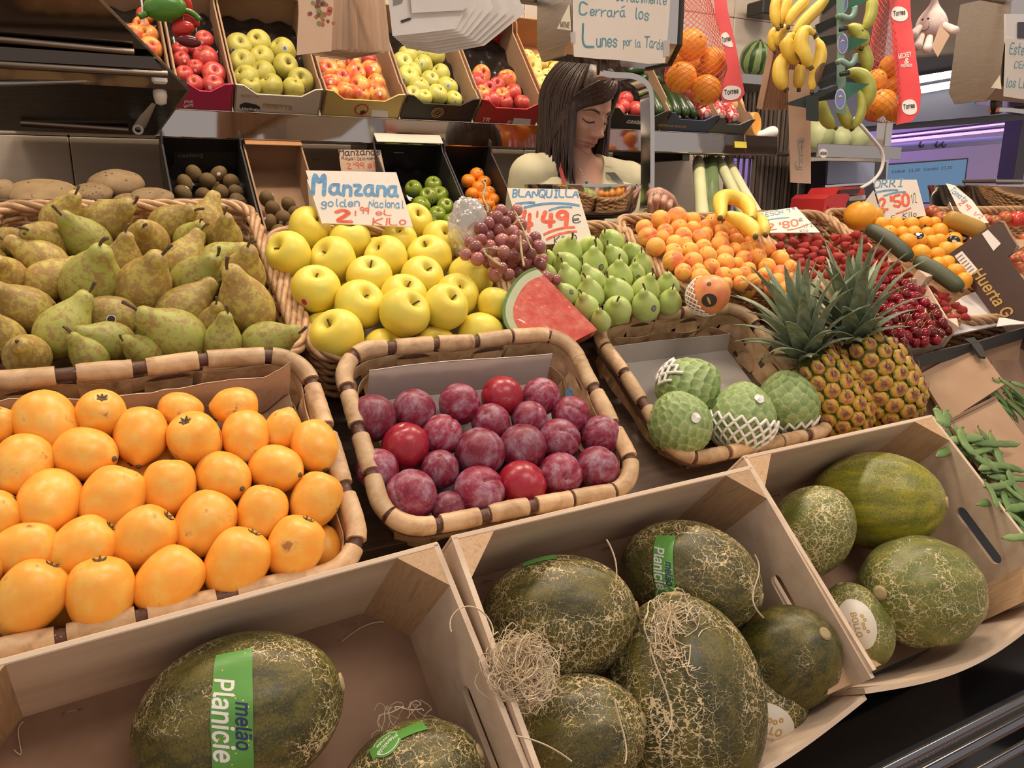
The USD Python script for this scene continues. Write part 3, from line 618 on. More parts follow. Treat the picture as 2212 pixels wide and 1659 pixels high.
LOW = cv([(285, 700, 250), (1000, 640, 200), (1310, 620, 200), (790, 760, 240), (1690, 1330, 240), (420, 1080, 240), (1060, 1230, 200), (40, 960, 260), (1930, 1200, 230), (780, 1390, 260), (1240, 1470, 230), (1680, 900, 220), (380, 1530, 260), (560, 760, 240), (1490, 760, 200)], 2.765, 0, 750)
pile('loquat', 'loquat', 'loquat', 'half hidden', 'lower layer of loquat basket', 'loquats underneath the top layer', LOW, plane_place(LOQ_M, -.034), lambda i, it, rg: ((i % 5), b_loquat(i % 5), None), do_settle=True, flatten=.8, seed=3)
# ------------------------------------------------------------------ plums
PLM = cv([(345, 700, 282, 250, 0), (600, 660, 255, 60, 30), (870, 620, 245, 20, 20), (1120, 605, 250, 150, 30), (1350, 590, 225, 60, 30), (1045, 745, 228, 120, 55), (1275, 725, 215, 60, 20), (1515, 705, 228, 110, 55), (795, 820, 245, 40, 50), (545, 870, 283, 100, 30), (1460, 800, 255, 80, 60), (1705, 805, 248, 60, 30), (965, 890, 298, 70, 10), (1230, 855, 287, 110, 20), (445, 1050, 250, 90, 30), (750, 1010, 230, 90, 40), (570, 1130, 312, 200, 60), (940, 1105, 305, 60, 60), (1220, 1080, 292, 40, 30), (1465, 1040, 268, -30, 70), (1685, 1000, 265, 60, 20), (790, 1190, 200, 30, 0)], 2.765, 680, 650)
pile('plum', 'plum', 'plum', 'purple bloomed', 'plum basket', 'plums on grey card', PLM, plane_place(PLU_M, -.012), lambda i, it, rg: (('r', i % 2), b_stone('plum_red', i % 2, .06), 'bright red') if i in (3, 9, 18) else (('p', i % 4), b_stone('plum_skin', i % 4, .07), None), flatten=.93)
# ------------------------------------------------------------------ golden apples
def behind(p, y=1.015): return p if p[1] > y else EYE + (p - EYE) * (y / p[1])
GOL = cv([(370, 455, 292, 45, 35), (650, 545, 285, 88, 20), (990, 545, 240, 95, 40), (1095, 405, 235, 60, 50), (1260, 560, 270, 60, 50), (255, 640, 310, 140, 40), (550, 680, 320, 135, 40), (900, 670, 310, 130, 35), (1205, 650, 305, 110, 40), (785, 790, 312, 85, 40), (1130, 805, 298, 60, 45), (1455, 800, 312, 10, 10), (430, 880, 340, 85, 35), (1020, 905, 312, 70, 40), (1370, 915, 305, 60, 45), (705, 980, 350, 55, 45), (1615, 1030, 250, 80, -20), (1290, 1060, 315, 55, 45), (970, 1110, 350, 45, 40), (570, 1200, 372, 125, 40), (920, 1215, 310, 45, 40), (1250, 1195, 300, 80, 50), (1560, 1140, 322, 60, -30)], 3.16, 550, 350)
def gold(i, it, rg):
    if i in (12, 15): return ('s', i), b_apple('golden_skin', i % 3, ((.9, -.42, .05) if i == 12 else (.95, -.15, .0), .15, .19, 'sticker_white', 'sticker_red')), 'red stickered yellow'
    return i % 3, b_apple('golden_skin', i % 3), None
pile('golden', 'apple', 'apple', 'golden yellow', 'yellow apple basket', 'golden apples in wicker', GOL, lambda x, y: behind(on_slope(x, y, .012)), gold, half=.5, depth_size=1.0, flatten=.93)
LOWG = cv([(845, 490, 250), (460, 1140, 290), (310, 760, 230), (440, 1060, 240), (640, 880, 200), (900, 800, 200), (1450, 960, 220), (1150, 950, 200), (830, 620, 220)], 3.16, 550, 350)
pile('golden', 'apple', 'apple', 'half hidden yellow', 'lower layer of golden apples', 'golden apples underneath', LOWG, lambda x, y: behind(on_slope(x, y, -.03)), lambda i, it, rg: (i % 3, b_apple('golden_skin', i % 3), None), flatten=.8, seed=5)
# ------------------------------------------------------------------ blanquilla pears: (x, y, body width, tip x, tip y)
def pears(lst, s, ox, oy, lean):
    o = []
    for x, y, w, tx, ty in lst:
        dx, dy = tx - x, -(ty - y); L = math.hypot(dx, dy); full = w * .90
        tilt = math.degrees(math.acos(min(1, L / max(full, 1)))) if L < full else 0
        o.append((x / s + ox, y / s + oy, w / s, math.degrees(math.atan2(dy, dx)), min(tilt, 70) * lean))
    return o
BLQ = pears([(645, 550, 235, 680, 440), (830, 515, 205, 840, 440), (1000, 465, 205, 955, 370), (1040, 600, 185, 980, 490), (1170, 565, 185, 1125, 465), (480, 600, 160, 470, 520), (640, 650, 220, 590, 560), (855, 650, 225, 840, 500), (1225, 660, 175, 1222, 550), (660, 770, 195, 630, 620), (1055, 745, 220, 1055, 590), (850, 810, 215, 790, 650), (1055, 880, 238, 965, 740), (645, 885, 180, 555, 790), (830, 890, 228, 800, 750), (1262, 860, 228, 1310, 700), (1445, 820, 190, 1438, 690), (825, 985, 205, 795, 870), (1045, 1000, 225, 1040, 910), (1270, 975, 225, 1232, 850), (1460, 940, 190, 1475, 835), (900, 1075, 160, 868, 970), (1200, 700, 150, 1190, 600), (490, 720, 150, 470, 620)], 3.687, 1050, 400, 1)
def blq(i, it, rg):
    if i % 3 == 1: return ('s', i % 2), b_pear('green_pear_skin', i % 2, ((.75, .55, .55) if i % 2 else (.85, .25, .45), .22, .22, 'sticker_dark', 'grey_ink'), neck=.34), 'dark stickered green'
    return i % 4, b_pear('green_pear_skin', i % 4, None, neck=.34), None
pile('blanquilla', 'pear', 'pear', 'pale green', 'green pear basket', 'green pears', BLQ, lambda x, y: on_slope(x, y, .005), blq, flatten=.93, depth_size=1.0)
# ------------------------------------------------------------------ russet pears
CON = pears([(415, 310, 260, 505, 160), (710, 330, 300, 860, 225), (1150, 350, 270, 1310, 255), (1395, 340, 240, 1475, 140), (55, 480, 240, 130, 400), (330, 480, 285, 250, 400), (600, 460, 290, 460, 300), (1010, 460, 285, 1010, 360), (1290, 440, 210, 1350, 345), (1530, 440, 240, 1560, 310), (840, 620, 260, 870, 420), (320, 580, 270, 125, 430), (1240, 600, 260, 1380, 410), (1480, 600, 260, 1660, 500), (60, 690, 270, 30, 560), (300, 720, 260, 510, 580), (590, 750, 385, 700, 530), (960, 790, 365, 1090, 570), (1320, 735, 310, 1440, 570), (1640, 700, 305, 1710, 540), (210, 930, 320, 30, 785), (790, 970, 290, 380, 820), (1230, 940, 310, 1480, 740), (1690, 920, 365, 1630, 680), (1450, 1030, 220, 1500, 900), (50, 1130, 260, 0, 960), (410, 1080, 330, 600, 860), (1210, 1110, 370, 990, 945), (770, 1140, 270, 590, 1060), (1520, 1160, 255, 1550, 960), (1800, 1150, 300, 2000, 1100), (180, 1230, 290, 170, 1170), (630, 1240, 230, 530, 1090), (1010, 1200, 230, 920, 1110), (-80, 860, 300, -150, 700), (-60, 620, 260, -150, 500)], 3.16, 0, 380, 1)
def con(i, it, rg):
    g = i in (6, 8, 13, 16, 18, 26, 29, 30, 32, 33, 27, 28)
    if i == 21: return 'st', b_pear('russet_skin', 2, ((0.95, -.1, .15), .22, .2, 'sticker_white', 'sticker_dark')), 'black stickered russet'
    return (g, i % 5), b_pear('russet_skin_green' if g else 'russet_skin', i % 5, None), 'green speckled' if g else None
pile('conference', 'pear', 'pear', 'brown russet', 'left wicker basket', 'russet pears', CON, lambda x, y: on_slope(x, y, .012), con, flatten=.86, depth_size=1.0)
LOWC = cv([(500, 600, 300), (150, 800, 300), (750, 900, 300), (1120, 850, 260), (1500, 800, 260), (950, 1050, 260), (1480, 1050, 240), (600, 1000, 280), (300, 1150, 260), (1100, 480, 260), (760, 520, 280), (450, 850, 280), (1700, 560, 200), (1750, 1050, 240)], 3.16, 0, 380)
pile('conference', 'pear', 'pear', 'half hidden russet', 'lower layer of left basket', 'russet pears underneath', LOWC, lambda x, y: on_slope(x, y, -.035), lambda i, it, rg: ((False, i % 5), b_pear('russet_skin', i % 5, None), None), flatten=.7, seed=9)
# ------------------------------------------------------------------ apricots
APR = cv([(1390, 275, 152), (1520, 255, 160), (1645, 280, 125), (1260, 340, 135), (1290, 415, 160), (1425, 375, 130), (1540, 345, 138), (1650, 345, 118), (1805, 295, 132), (1760, 340, 130), (1350, 490, 152), (1430, 425, 112), (1480, 455, 142), (1570, 405, 140), (1590, 455, 105), (1710, 425, 152), (1750, 390, 112), (1860, 375, 132), (1945, 335, 130), (1970, 392, 95), (2065, 385, 120), (1620, 525, 142), (1490, 540, 145), (1490, 600, 170), (1730, 495, 130), (1860, 475, 152), (1870, 430, 120), (1990, 440, 120), (2105, 460, 112), (1760, 565, 152), (1900, 550, 142), (2000, 515, 112), (2100, 520, 120), (1650, 615, 155), (1915, 620, 148), (2050, 585, 132), (1570, 690, 135), (1690, 680, 110), (1800, 660, 138), (2020, 645, 105), (1705, 735, 160), (1885, 715, 138), (1985, 715, 112), (2060, 690, 110), (1910, 790, 112)], 3.687, 1050, 400) + cv([(380, 500, 110), (485, 492, 110), (575, 560, 120), (430, 555, 120), (495, 605, 110), (565, 645, 110), (640, 610, 95), (330, 625, 100), (560, 705, 105), (655, 690, 100), (470, 665, 100), (610, 760, 100), (700, 760, 100), (520, 760, 100), (800, 800, 100), (830, 985, 95), (770, 1030, 110), (720, 850, 100), (640, 830, 100), (850, 900, 100), (310, 720, 100), (390, 700, 100)], 3.107, 1500, 380)
pile('apricot', 'apricot', 'apricot', 'orange', 'apricot basket', 'apricots heaped in wicker', [a + (rnd.uniform(20, 160), rnd.uniform(0, 60)) for a in APR], lambda x, y: on_slope(x, y, .018), lambda i, it, rg: ((i % 4), b_stone('apricot_skin', i % 4, .09, 1.02, False), None), flatten=.92)
LOWA = [(x + 12, y + 16, 38, 60, 30) for x, y, *_ in APR[3::2]]
pile('apricot', 'apricot', 'apricot', 'half hidden', 'lower layer of apricot basket', 'apricots underneath', LOWA, lambda x, y: on_slope(x, y, -.012), lambda i, it, rg: ((i % 4), b_stone('apricot_skin', i % 4, .09, 1.02, False), None), flatten=.85, seed=11)
# ================================================================== melons
from scipy.spatial import cKDTree
def melon_mat(name, stops, net=(.72, .56, .30), dens=.5, sc=5.6, width=.026, streak=True):
    N = {'c': ('texture_coordinate', {}), 'o': ('object_info', {}), 'off': ('vector_math', dict(math_type='scale', vector1=(7., 3., 5.))), 'sh': ('vector_math', dict(math_type='add')),
         'm1': ('mapping', dict(scale=(2.2, 2.2, .55))), 'n1': ('noise_texture', dict(scale=1.6, detail=5., roughness=.65)), 'n2': ('noise_texture', dict(scale=34., detail=2.)), 'nm': ('mix', dict(fac=.36)), 'r': ('rgb_ramp', {'ramp': stops}),
         'dn': ('noise_texture', dict(scale=3.4, detail=4., roughness=.65)), 'ds': ('vector_math', dict(math_type='scale', scale=.30)), 'da': ('vector_math', dict(math_type='add')), 'm2': ('mapping', dict(scale=(1., 1., .62))),
         'v': ('voronoi_texture', dict(feature='distance_to_edge', scale=sc)), 'v2': ('voronoi_texture', dict(feature='distance_to_edge', scale=sc * 2.3)), 'm3': ('mapping', dict(scale=(.45, .45, 1.5))),
         'k': ('noise_texture', dict(scale=1.1, detail=2.)), 'kw': ('map_range', dict(from_min=.38, from_max=.68, to_min=-.020 + .032 * dens, to_max=width * (1.0 + .75 * dens))),
         'd1': ('math', dict(math_type='subtract')), 'l1': ('map_range', dict(from_min=-.008, from_max=.012, to_min=0., to_max=1., clamp=True)),
         'd2': ('math', dict(math_type='subtract')), 'l2': ('map_range', dict(from_min=-.008, from_max=.012, to_min=0., to_max=1., clamp=True)), 'mx': ('math', dict(math_type='maximum')),
         'mc': ('mix', dict(color2=net)), 'b': ('bump', dict(strength=.7, distance=.06)), 'p': ('principled_bsdf', dict(roughness=.42))}
    L = [('o.random', 'off.scale'), ('c.object', 'sh.vector1'), ('off.vector', 'sh.vector2'), ('sh.vector', 'm1.vector'), ('m1.vector', 'n1.vector'), ('sh.vector', 'n2.vector'), ('n1.fac', 'nm.color1'), ('n2.fac', 'nm.color2'), ('nm.color', 'r.fac'),
         ('sh.vector', 'dn.vector'), ('dn.color', 'ds.vector1'), ('ds.vector', 'da.vector1'), ('sh.vector', 'da.vector2'), ('da.vector', 'm2.vector'), ('m2.vector', 'v.vector'), ('da.vector', 'm3.vector'), ('m3.vector', 'v2.vector'),
         ('sh.vector', 'k.vector'), ('k.fac', 'kw.value'), ('kw.result', 'd1.value1'), ('v.distance', 'd1.value2'), ('d1.value', 'l1.value'), ('kw.result', 'd2.value1'), ('v2.distance', 'd2.value2'), ('d2.value', 'l2.value'),
         ('l1.result', 'mx.value1'), ('l2.result', 'mx.value2'), ('mx.value', 'mc.fac'), ('r.color', 'mc.color1'), ('mc.color', 'p.base_color'), ('mx.value', 'b.height'), ('b.normal', 'p.normal')]
    mk(name, N, L)
DARKM = [(.30, (.024, .026, .008)), (.44, (.050, .048, .013)), (.55, (.125, .105, .018)), (.75, (.21, .165, .026))]
melon_mat('melon_dark', DARKM, dens=.35); melon_mat('melon_net', DARKM, dens=1.0)
melon_mat('melon_olive', [(.28, (.05, .075, .018)), (.48, (.14, .16, .028)), (.66, (.26, .24, .03)), (.85, (.42, .37, .03))], (.78, .66, .36), dens=1.0)
melon_mat('melon_yellow', [(.26, (.045, .07, .016)), (.42, (.16, .17, .022)), (.58, (.36, .32, .02)), (.80, (.60, .50, .02))], (.66, .56, .28), dens=.3)
MA = 1.30      # length of a melon over its width
def ell(w, a=MA, b=1.0): return w / np.sqrt((w[..., 0] ** 2 + w[..., 1] ** 2) / b ** 2 + w[..., 2] ** 2 / a ** 2)[..., None]
def melon_mesh(seed):
    m = trimesh.creation.icosphere(5); m.vertices = A(m.vertices) * [1, 1, MA]; v = A(m.vertices); a = np.arctan2(v[:, 1], v[:, 0])
    v[:, :2] *= (1 + .012 * np.cos(a * 10 + seed) - .05 * np.clip(v[:, 2], 0, 9) ** 2 * .3)[:, None]; m.vertices = v; return lumpy(m, .025, .9, seed)
CUR = {}
def curved(d, spin, lift, mesh=None):
    """returns a function that lays flat (x, y, z) points onto a melon around direction d"""
    R = basis(d, spin)
    def go(P):
        P = A(P, float); q = np.linalg.norm(ell(A(d, float)[None])[0]); w = np.stack([P[:, 0], P[:, 1], np.full(len(P), q)], 1)
        # walk round rather than project, so that lengths are kept
        r = np.linalg.norm(P[:, :2], axis=1); th = r / q; tr, rad = CUR['tree'], CUR['rad']; s = np.where(r > 1e-9, np.sin(th) / np.maximum(r, 1e-9), 1 / q)
        w = np.stack([P[:, 0] * s, P[:, 1] * s, np.cos(th)], 1) @ R.T; dd, ii = tr.query(w, 4); wt = 1 / (dd + 1e-5); return w * ((rad[ii] * wt).sum(1) / wt.sum(1) + lift + P[:, 2])[:, None]
    return go
def wrap(mesh, fn):
    m = mesh.subdivide_to_size(.05) if len(mesh.vertices) < 4000 else mesh.copy(); m.vertices = fn(m.vertices); return m
def fine_plate(poly, h=.004, step=.06):
    """flat plate meshed finely enough to be bent"""
    x0, y0, x1, y1 = poly.bounds; ms = []
    gx = np.arange(x0, x1 + step, step); gy = np.arange(y0, y1 + step, step)
    for a in gx:
        for b in gy:
            c = poly.intersection(sbox(a, b, a + step, b + step))
            for g in (c.geoms if hasattr(c, 'geoms') else [c]):
                if g.geom_type == 'Polygon' and g.area > 1e-7: ms.append(extrude(g, h))
    return cat(ms)
def words(text, h, slant=.0, bold=False, center=True, th=.001, wide=1.0):
    m = meshkit.text_mesh(text, h, th, bold); v = A(m.vertices); 
    if center: v[:, :2] -= (v[:, :2].max(0) + v[:, :2].min(0)) / 2
    v[:, 0] = v[:, 0] * wide + slant * v[:, 1]; m.vertices = v; return m
def turn2(m, a, t=(0, 0)): return moved(m, (t[0], t[1], 0), rotz(math.radians(a)))
def melon(label, px, py, wpx, ang, tilt, M, off, mat_, seed, extra=None, name='melon', p=None):
    n = M[:3, 2]; p = on_plane(px, py, M[:3, 3] + n * off, n) if p is None else p; r = px_m(p, wpx) / 2
    ax = view_axis(p, ang, tilt); R = basis(ax, view_axis(p, 0, 90)); t = thing(name, label, 'melon', M=mat4(R, p, r), group='melons in the wooden crates')
    mm_ = melon_mesh(seed); v_ = A(mm_.vertices); CUR['rad'] = np.linalg.norm(v_, axis=1); CUR['tree'] = cKDTree(v_ / CUR['rad'][:, None]); part(t, 'rind', mm_, mat_, True)
    part(t, 'stalk_scar', moved(lathe([(0, -.06), (.12, -.05), (.13, .012), (.07, .026), (0, .018)], 16), (0, 0, v_[:, 2].max())), 'stalk_end', True)
    part(t, 'blossom_scar', moved(lathe([(0, -.01), (.09, 0), (.05, .012), (0, .012)], 14), (0, 0, v_[:, 2].min() + .005), rotx(PI)), 'stalk_end', True)
    if extra: extra(t)
    return t
noisy('stalk_end', [(.3, (.30, .22, .10)), (.7, (.48, .38, .2))], 6, 3, .8)
noisy('label_green', [(.3, (.10, .30, .05)), (.7, (.13, .36, .07))], 1.5, 2, .38, vary=.02)
flat('label_cream', (.74, .68, .56), .4); flat('label_navy', (.02, .03, .10), .4); flat('label_yellow', (.75, .62, .08), .4)
def planicie(d, spin, L=1.25, W=.30, disc=False, text=True, ctr=0.):
    """green paper band with white and navy lettering, a round end where the photograph shows one"""
    def go(t):
        f = lambda lift: curved(A(d, float) / np.linalg.norm(d), spin, lift)
        poly = sbox(-L / 2 + ctr, -W / 2, L / 2 + ctr, W / 2)
        if disc: poly = poly.union(Point(L / 2 + ctr - .30, 0).buffer(.27))
        b = part(t, 'paper_band', wrap(fine_plate(poly, .004), f(.014)), 'label_green', 30, label='green paper band with white lettering')
        t = b
        if text:
            k = -.12 if disc else 0
            part(t, 'lettering', wrap(turn2(words('Planicie', W * .50, .25, True, wide=.80), 0, (k + .02 + ctr, -W * .20)), f(.020)), 'white_ink', False)
            part(t, 'lettering', wrap(turn2(words('melão', W * .36, .28, True, wide=.8), 0, (k + .12 + ctr, W * .28)), f(.020)), 'label_navy', False)
            rg = random.Random(3)
            part(t, 'dots', cat([wrap(moved(extrude(Point(0, 0).buffer(.009, 4), .001), (ctr + rg.uniform(-L / 2 + .04, L / 2 - .04), rg.uniform(-W / 2 + .02, W / 2 - .02), 0)), f(.019)) for _ in range(26)]), 'label_yellow', False)
        if disc:
            x = L / 2 + ctr - .30
            part(t, 'emblem', cat([wrap(turn2(words('Planicie', .085, .2, True), 20, (x, .06)), f(.020)), wrap(turn2(words('verde', .08, .2, True), 20, (x + .03, -.07)), f(.020)),
                                   wrap(fine_plate(Point(x, 0).buffer(.235).difference(Point(x, 0).buffer(.22)).difference(sbox(x - .4, -.08, x + .4, .1)), .001, .1), f(.020))]), 'white_ink', False)
    return go
def bollo(d, spin, r=.42):
    def go(t):
        f = lambda lift: curved(A(d, float) / np.linalg.norm(d), spin, lift); o = Point(0, 0).buffer(r, 24); o = shapely.affinity.scale(o, 1.15, .86)
        t = part(t, 'oval_sticker', wrap(fine_plate(o, .004, .1), f(.014)), 'label_cream', 30, label='cream oval sticker with gold lettering')
        part(t, 'lettering', wrap(turn2(words('BOLLO', .155, 0, True), 0, (0, -.02)), f(.020)), 'gold_ink', False)
        part(t, 'lettering', wrap(turn2(words('TRADICION', .045), 0, (.05, -.20)), f(.020)), 'red_ink', False)
        part(t, 'emblem', cat([wrap(extrude(Point(-.22 + .11 * i, .19 + .05 * math.sin(i * 1.9)).buffer(.052).difference(Point(-.22 + .11 * i, .19 + .05 * math.sin(i * 1.9)).buffer(.02)), .001), f(.020)) for i in range(5)]), 'gold_ink', False)
    return go
import shapely.affinity
def LDIR(t, right, up, front):
    """direction in the melon's own frame of a spot seen right / up / to the front of its middle"""
    p = t.M[:3, 3]; w = view_axis(p, 0, 0) * right + view_axis(p, 90, 0) * up + view_axis(p, 0, 90) * front; R = t.M[:3, :3] / np.linalg.norm(t.M[:3, 0]); return R.T @ (w / np.linalg.norm(w))
def LSPIN(t, ang): R = t.M[:3, :3] / np.linalg.norm(t.M[:3, 0]); return R.T @ view_axis(t.M[:3, 3], ang, 0)
melon('dark melon with a long green paper band in the left crate', 520, 1545, 335, 5, 12, C1, -.07, 'melon_dark', 1, lambda t: planicie(LDIR(t, -.10, .0, 1), LSPIN(t, -95), 1.6, .46)(t))
melon('netted melon with a green disc label at the bottom edge of the left crate', 890, 1700, 255, 20, 20, C1, -.08, 'melon_net', 2, lambda t: planicie(LDIR(t, -.22, .74, .62), LSPIN(t, 203), .95, .28, True, False)(t))
melon('dark netted melon behind the straw tuft at the left of the middle crate', 1205, 1335, 262, 8, 10, C2, -.075, 'melon_net', 3, lambda t: planicie(LDIR(t, -.35, 1., .35), LSPIN(t, 10), .55, .25, False, False)(t))
melon('netted melon with green band and round emblem at the back of the middle crate', 1490, 1245, 232, -12, 8, C2, -.075, 'melon_net', 4, lambda t: planicie(LDIR(t, -.48, -.02, 1), LSPIN(t, -80), 1.45, .36, True)(t))
melon('big netted melon with straw on top at the front of the middle crate', 1478, 1510, 335, 100, 10, C2, -.065, 'melon_net', 5)
melon('yellowish netted melon below the straw tuft, front left of the middle crate', 1235, 1590, 250, 15, 18, C2, -.075, 'melon_net', 6, lambda t: planicie(LDIR(t, -.75, .85, .5), LSPIN(t, 30), .5, .28, False, False)(t))
melon('dark ribbed melon with its stalk scar showing, right corner of the middle crate', 1690, 1425, 215, 41, 44, C2, -.075, 'melon_dark', 7)
melon('melon under the others at the front board with a cream oval sticker', 1635, 1520, 200, 60, 0, C2, -.11, 'melon_net', 8, lambda t: bollo(LDIR(t, .25, -.45, 1), LSPIN(t, -18), .55)(t))
melon('large smooth yellow green melon at the back of the right crate', 1893, 1082, 205, 8, 12, C3, -.07, 'melon_yellow', 9)
melon('olive netted melon beside the divider board of the right crate', 1748, 1150, 170, 60, 20, C3, -.075, 'melon_olive', 10)
melon('round netted melon with its stalk scar to the front in the right crate', 1990, 1277, 232, 197, 60, C3, -.07, 'melon_olive', 11)
melon('small olive melon with a cream oval sticker at the front of the right crate', 1852, 1350, 140, 120, 10, C3, -.10, 'melon_olive', 12, lambda t: bollo(LDIR(t, .0, .0, 1), LSPIN(t, -68), .62)(t))
# ------------------------------------------------------------------ straw
def straw_tuft(label, px, py, rad, n, M, off, seed, flatn=.6, L=.12, k=1.0):
    rg = np.random.default_rng(seed); nrm = M[:3, 2]; c = on_plane(px, py, M[:3, 3] + nrm * off, nrm); r = px_m(c, rad)
    t = thing('straw_tuft', label, 'straw', c); ms = []; R = M[:3, :3]
    for i in range(n):
        a, b = rg.uniform(0, 2 * PI, 2); rr = r * math.sqrt(rg.random()); p = A([rr * math.cos(a), rr * math.sin(a), rg.normal(0, r * .35 * flatn)])
        q = []; d = b; l = L * rg.uniform(.4, 1.0); cur = rg.uniform(-1, 1) * 14 * k; rk = rg.uniform(.7, 1.25)
        for j in range(9):
            q.append(p.copy()); d += cur * l / 9 * 2.2 + rg.normal(0, .2); p = p + A([math.cos(d), math.sin(d), rg.normal(0, .5) * flatn]) * l / 9
            
            if np.linalg.norm(p[:2]) > r * rk: p[:2] *= .93; d += .9
        ms.append(ribbon(A(q) @ R.T, nrm + rg.normal(0, .7, 3), .0011, .0004))
    part(t, 'strands', cat(ms), 'straw_fibre', False, kind='stuff')
noisy('straw_fibre', [(.3, (.64, .50, .31)), (.7, (.84, .70, .49))], 30, 2, .6)
straw_tuft('ball of pale wood wool between the melons at the left of the middle crate', 1125, 1448, 66, 420, C2, -.005, 1, .8, .075, 2.6)
straw_tuft('loose wood wool lying on the big front melon of the middle crate', 1480, 1372, 84, 230, C2, .012, 2, .3, .05)
straw_tuft('few strands of wood wool beneath the netted melon in the left crate', 880, 1585, 70, 26, C1, -.10, 3, .3, .08)
def strand(pts, label_, w=.0018):
    m = ribbon(spline(pts, 24), (.2, -.6, .8), w, .0006); t = thing('straw_strand', label_, 'straw', pts[0]); part(t, 'strand', m, 'straw_fibre', False, world=True)
def strand_px(px, off, M, label_): n = M[:3, 2]; strand(A([on_plane(x, y, M[:3, 3] + n * (off if np.ndim(off) == 0 else off[i]), n) for i, (x, y) in enumerate(px)]), label_)
strand_px([(1630, 1198), (1640, 1230), (1626, 1290), (1650, 1335)], .01, C2, 'long straw strand hanging at the divider board of the middle crate')
strand_px([(975, 1365), (985, 1320), (1015, 1310), (1060, 1345), (1065, 1370)], .012, C2, 'curled straw strand over the board between the left and middle crates')
strand_px([(1115, 1590), (1180, 1610), (1235, 1645)], .03, C2, 'straight straw strand on the yellowish front melon')
strand_px([(1328, 1510), (1340, 1560), (1352, 1610), (1350, 1650)], .03, C2, 'straw strand at the right side of the yellowish front melon')
strand_px([(1405, 1400), (1430, 1470), (1450, 1560), (1425, 1600)], .045, C2, 'long straw strand down the big front melon')
strand_px([(1310, 1165), (1330, 1215), (1330, 1258)], .02, C2, 'straw strand standing behind the dark netted melon')
strand_px([(738, 1386), (770, 1362), (805, 1346), (850, 1348)], -.145, C1, 'straw strand lying on the floor of the left crate')
strand_px([(50, 1560), (40, 1590), (44, 1630), (30, 1620)], -.145, C1, 'hooked straw strand at the far left of the left crate')
# ================================================================== pineapples
mk('pine_eye', {'a': ('attribute', dict(attribute='tone')), 'c': ('texture_coordinate', {}), 'n': ('noise_texture', dict(scale=160., detail=3.)), 'ad': ('math', dict(math_type='multiply_add', value2=1.1, value3=-.52)), 's': ('math', dict(math_type='add')),
    'r': ('rgb_ramp', {'ramp': [(.0, (.14, .16, .025)), (.2, (.52, .36, .035)), (.42, (.66, .34, .06)), (.68, (.40, .16, .06)), (.9, (.16, .07, .035))]}), 'p': ('principled_bsdf', dict(roughness=.45))},
   [('c.object', 'n.vector'), ('n.fac', 'ad.value1'), ('a.fac', 's.value1'), ('ad.value', 's.value2'), ('s.value', 'r.fac'), ('r.color', 'p.base_color')])
noisy('pine_body', [(.3, (.05, .055, .012)), (.7, (.12, .11, .02))], 60, 3, .6)
noisy('pine_leaf', [(.3, (.13, .17, .10)), (.55, (.24, .29, .18)), (.8, (.36, .40, .28))], 26, 3, .42, (4, 4, .5), vary=.1)
noisy('pine_bract', [(.3, (.24, .12, .06)), (.7, (.46, .30, .17))], 90, 2, .7)
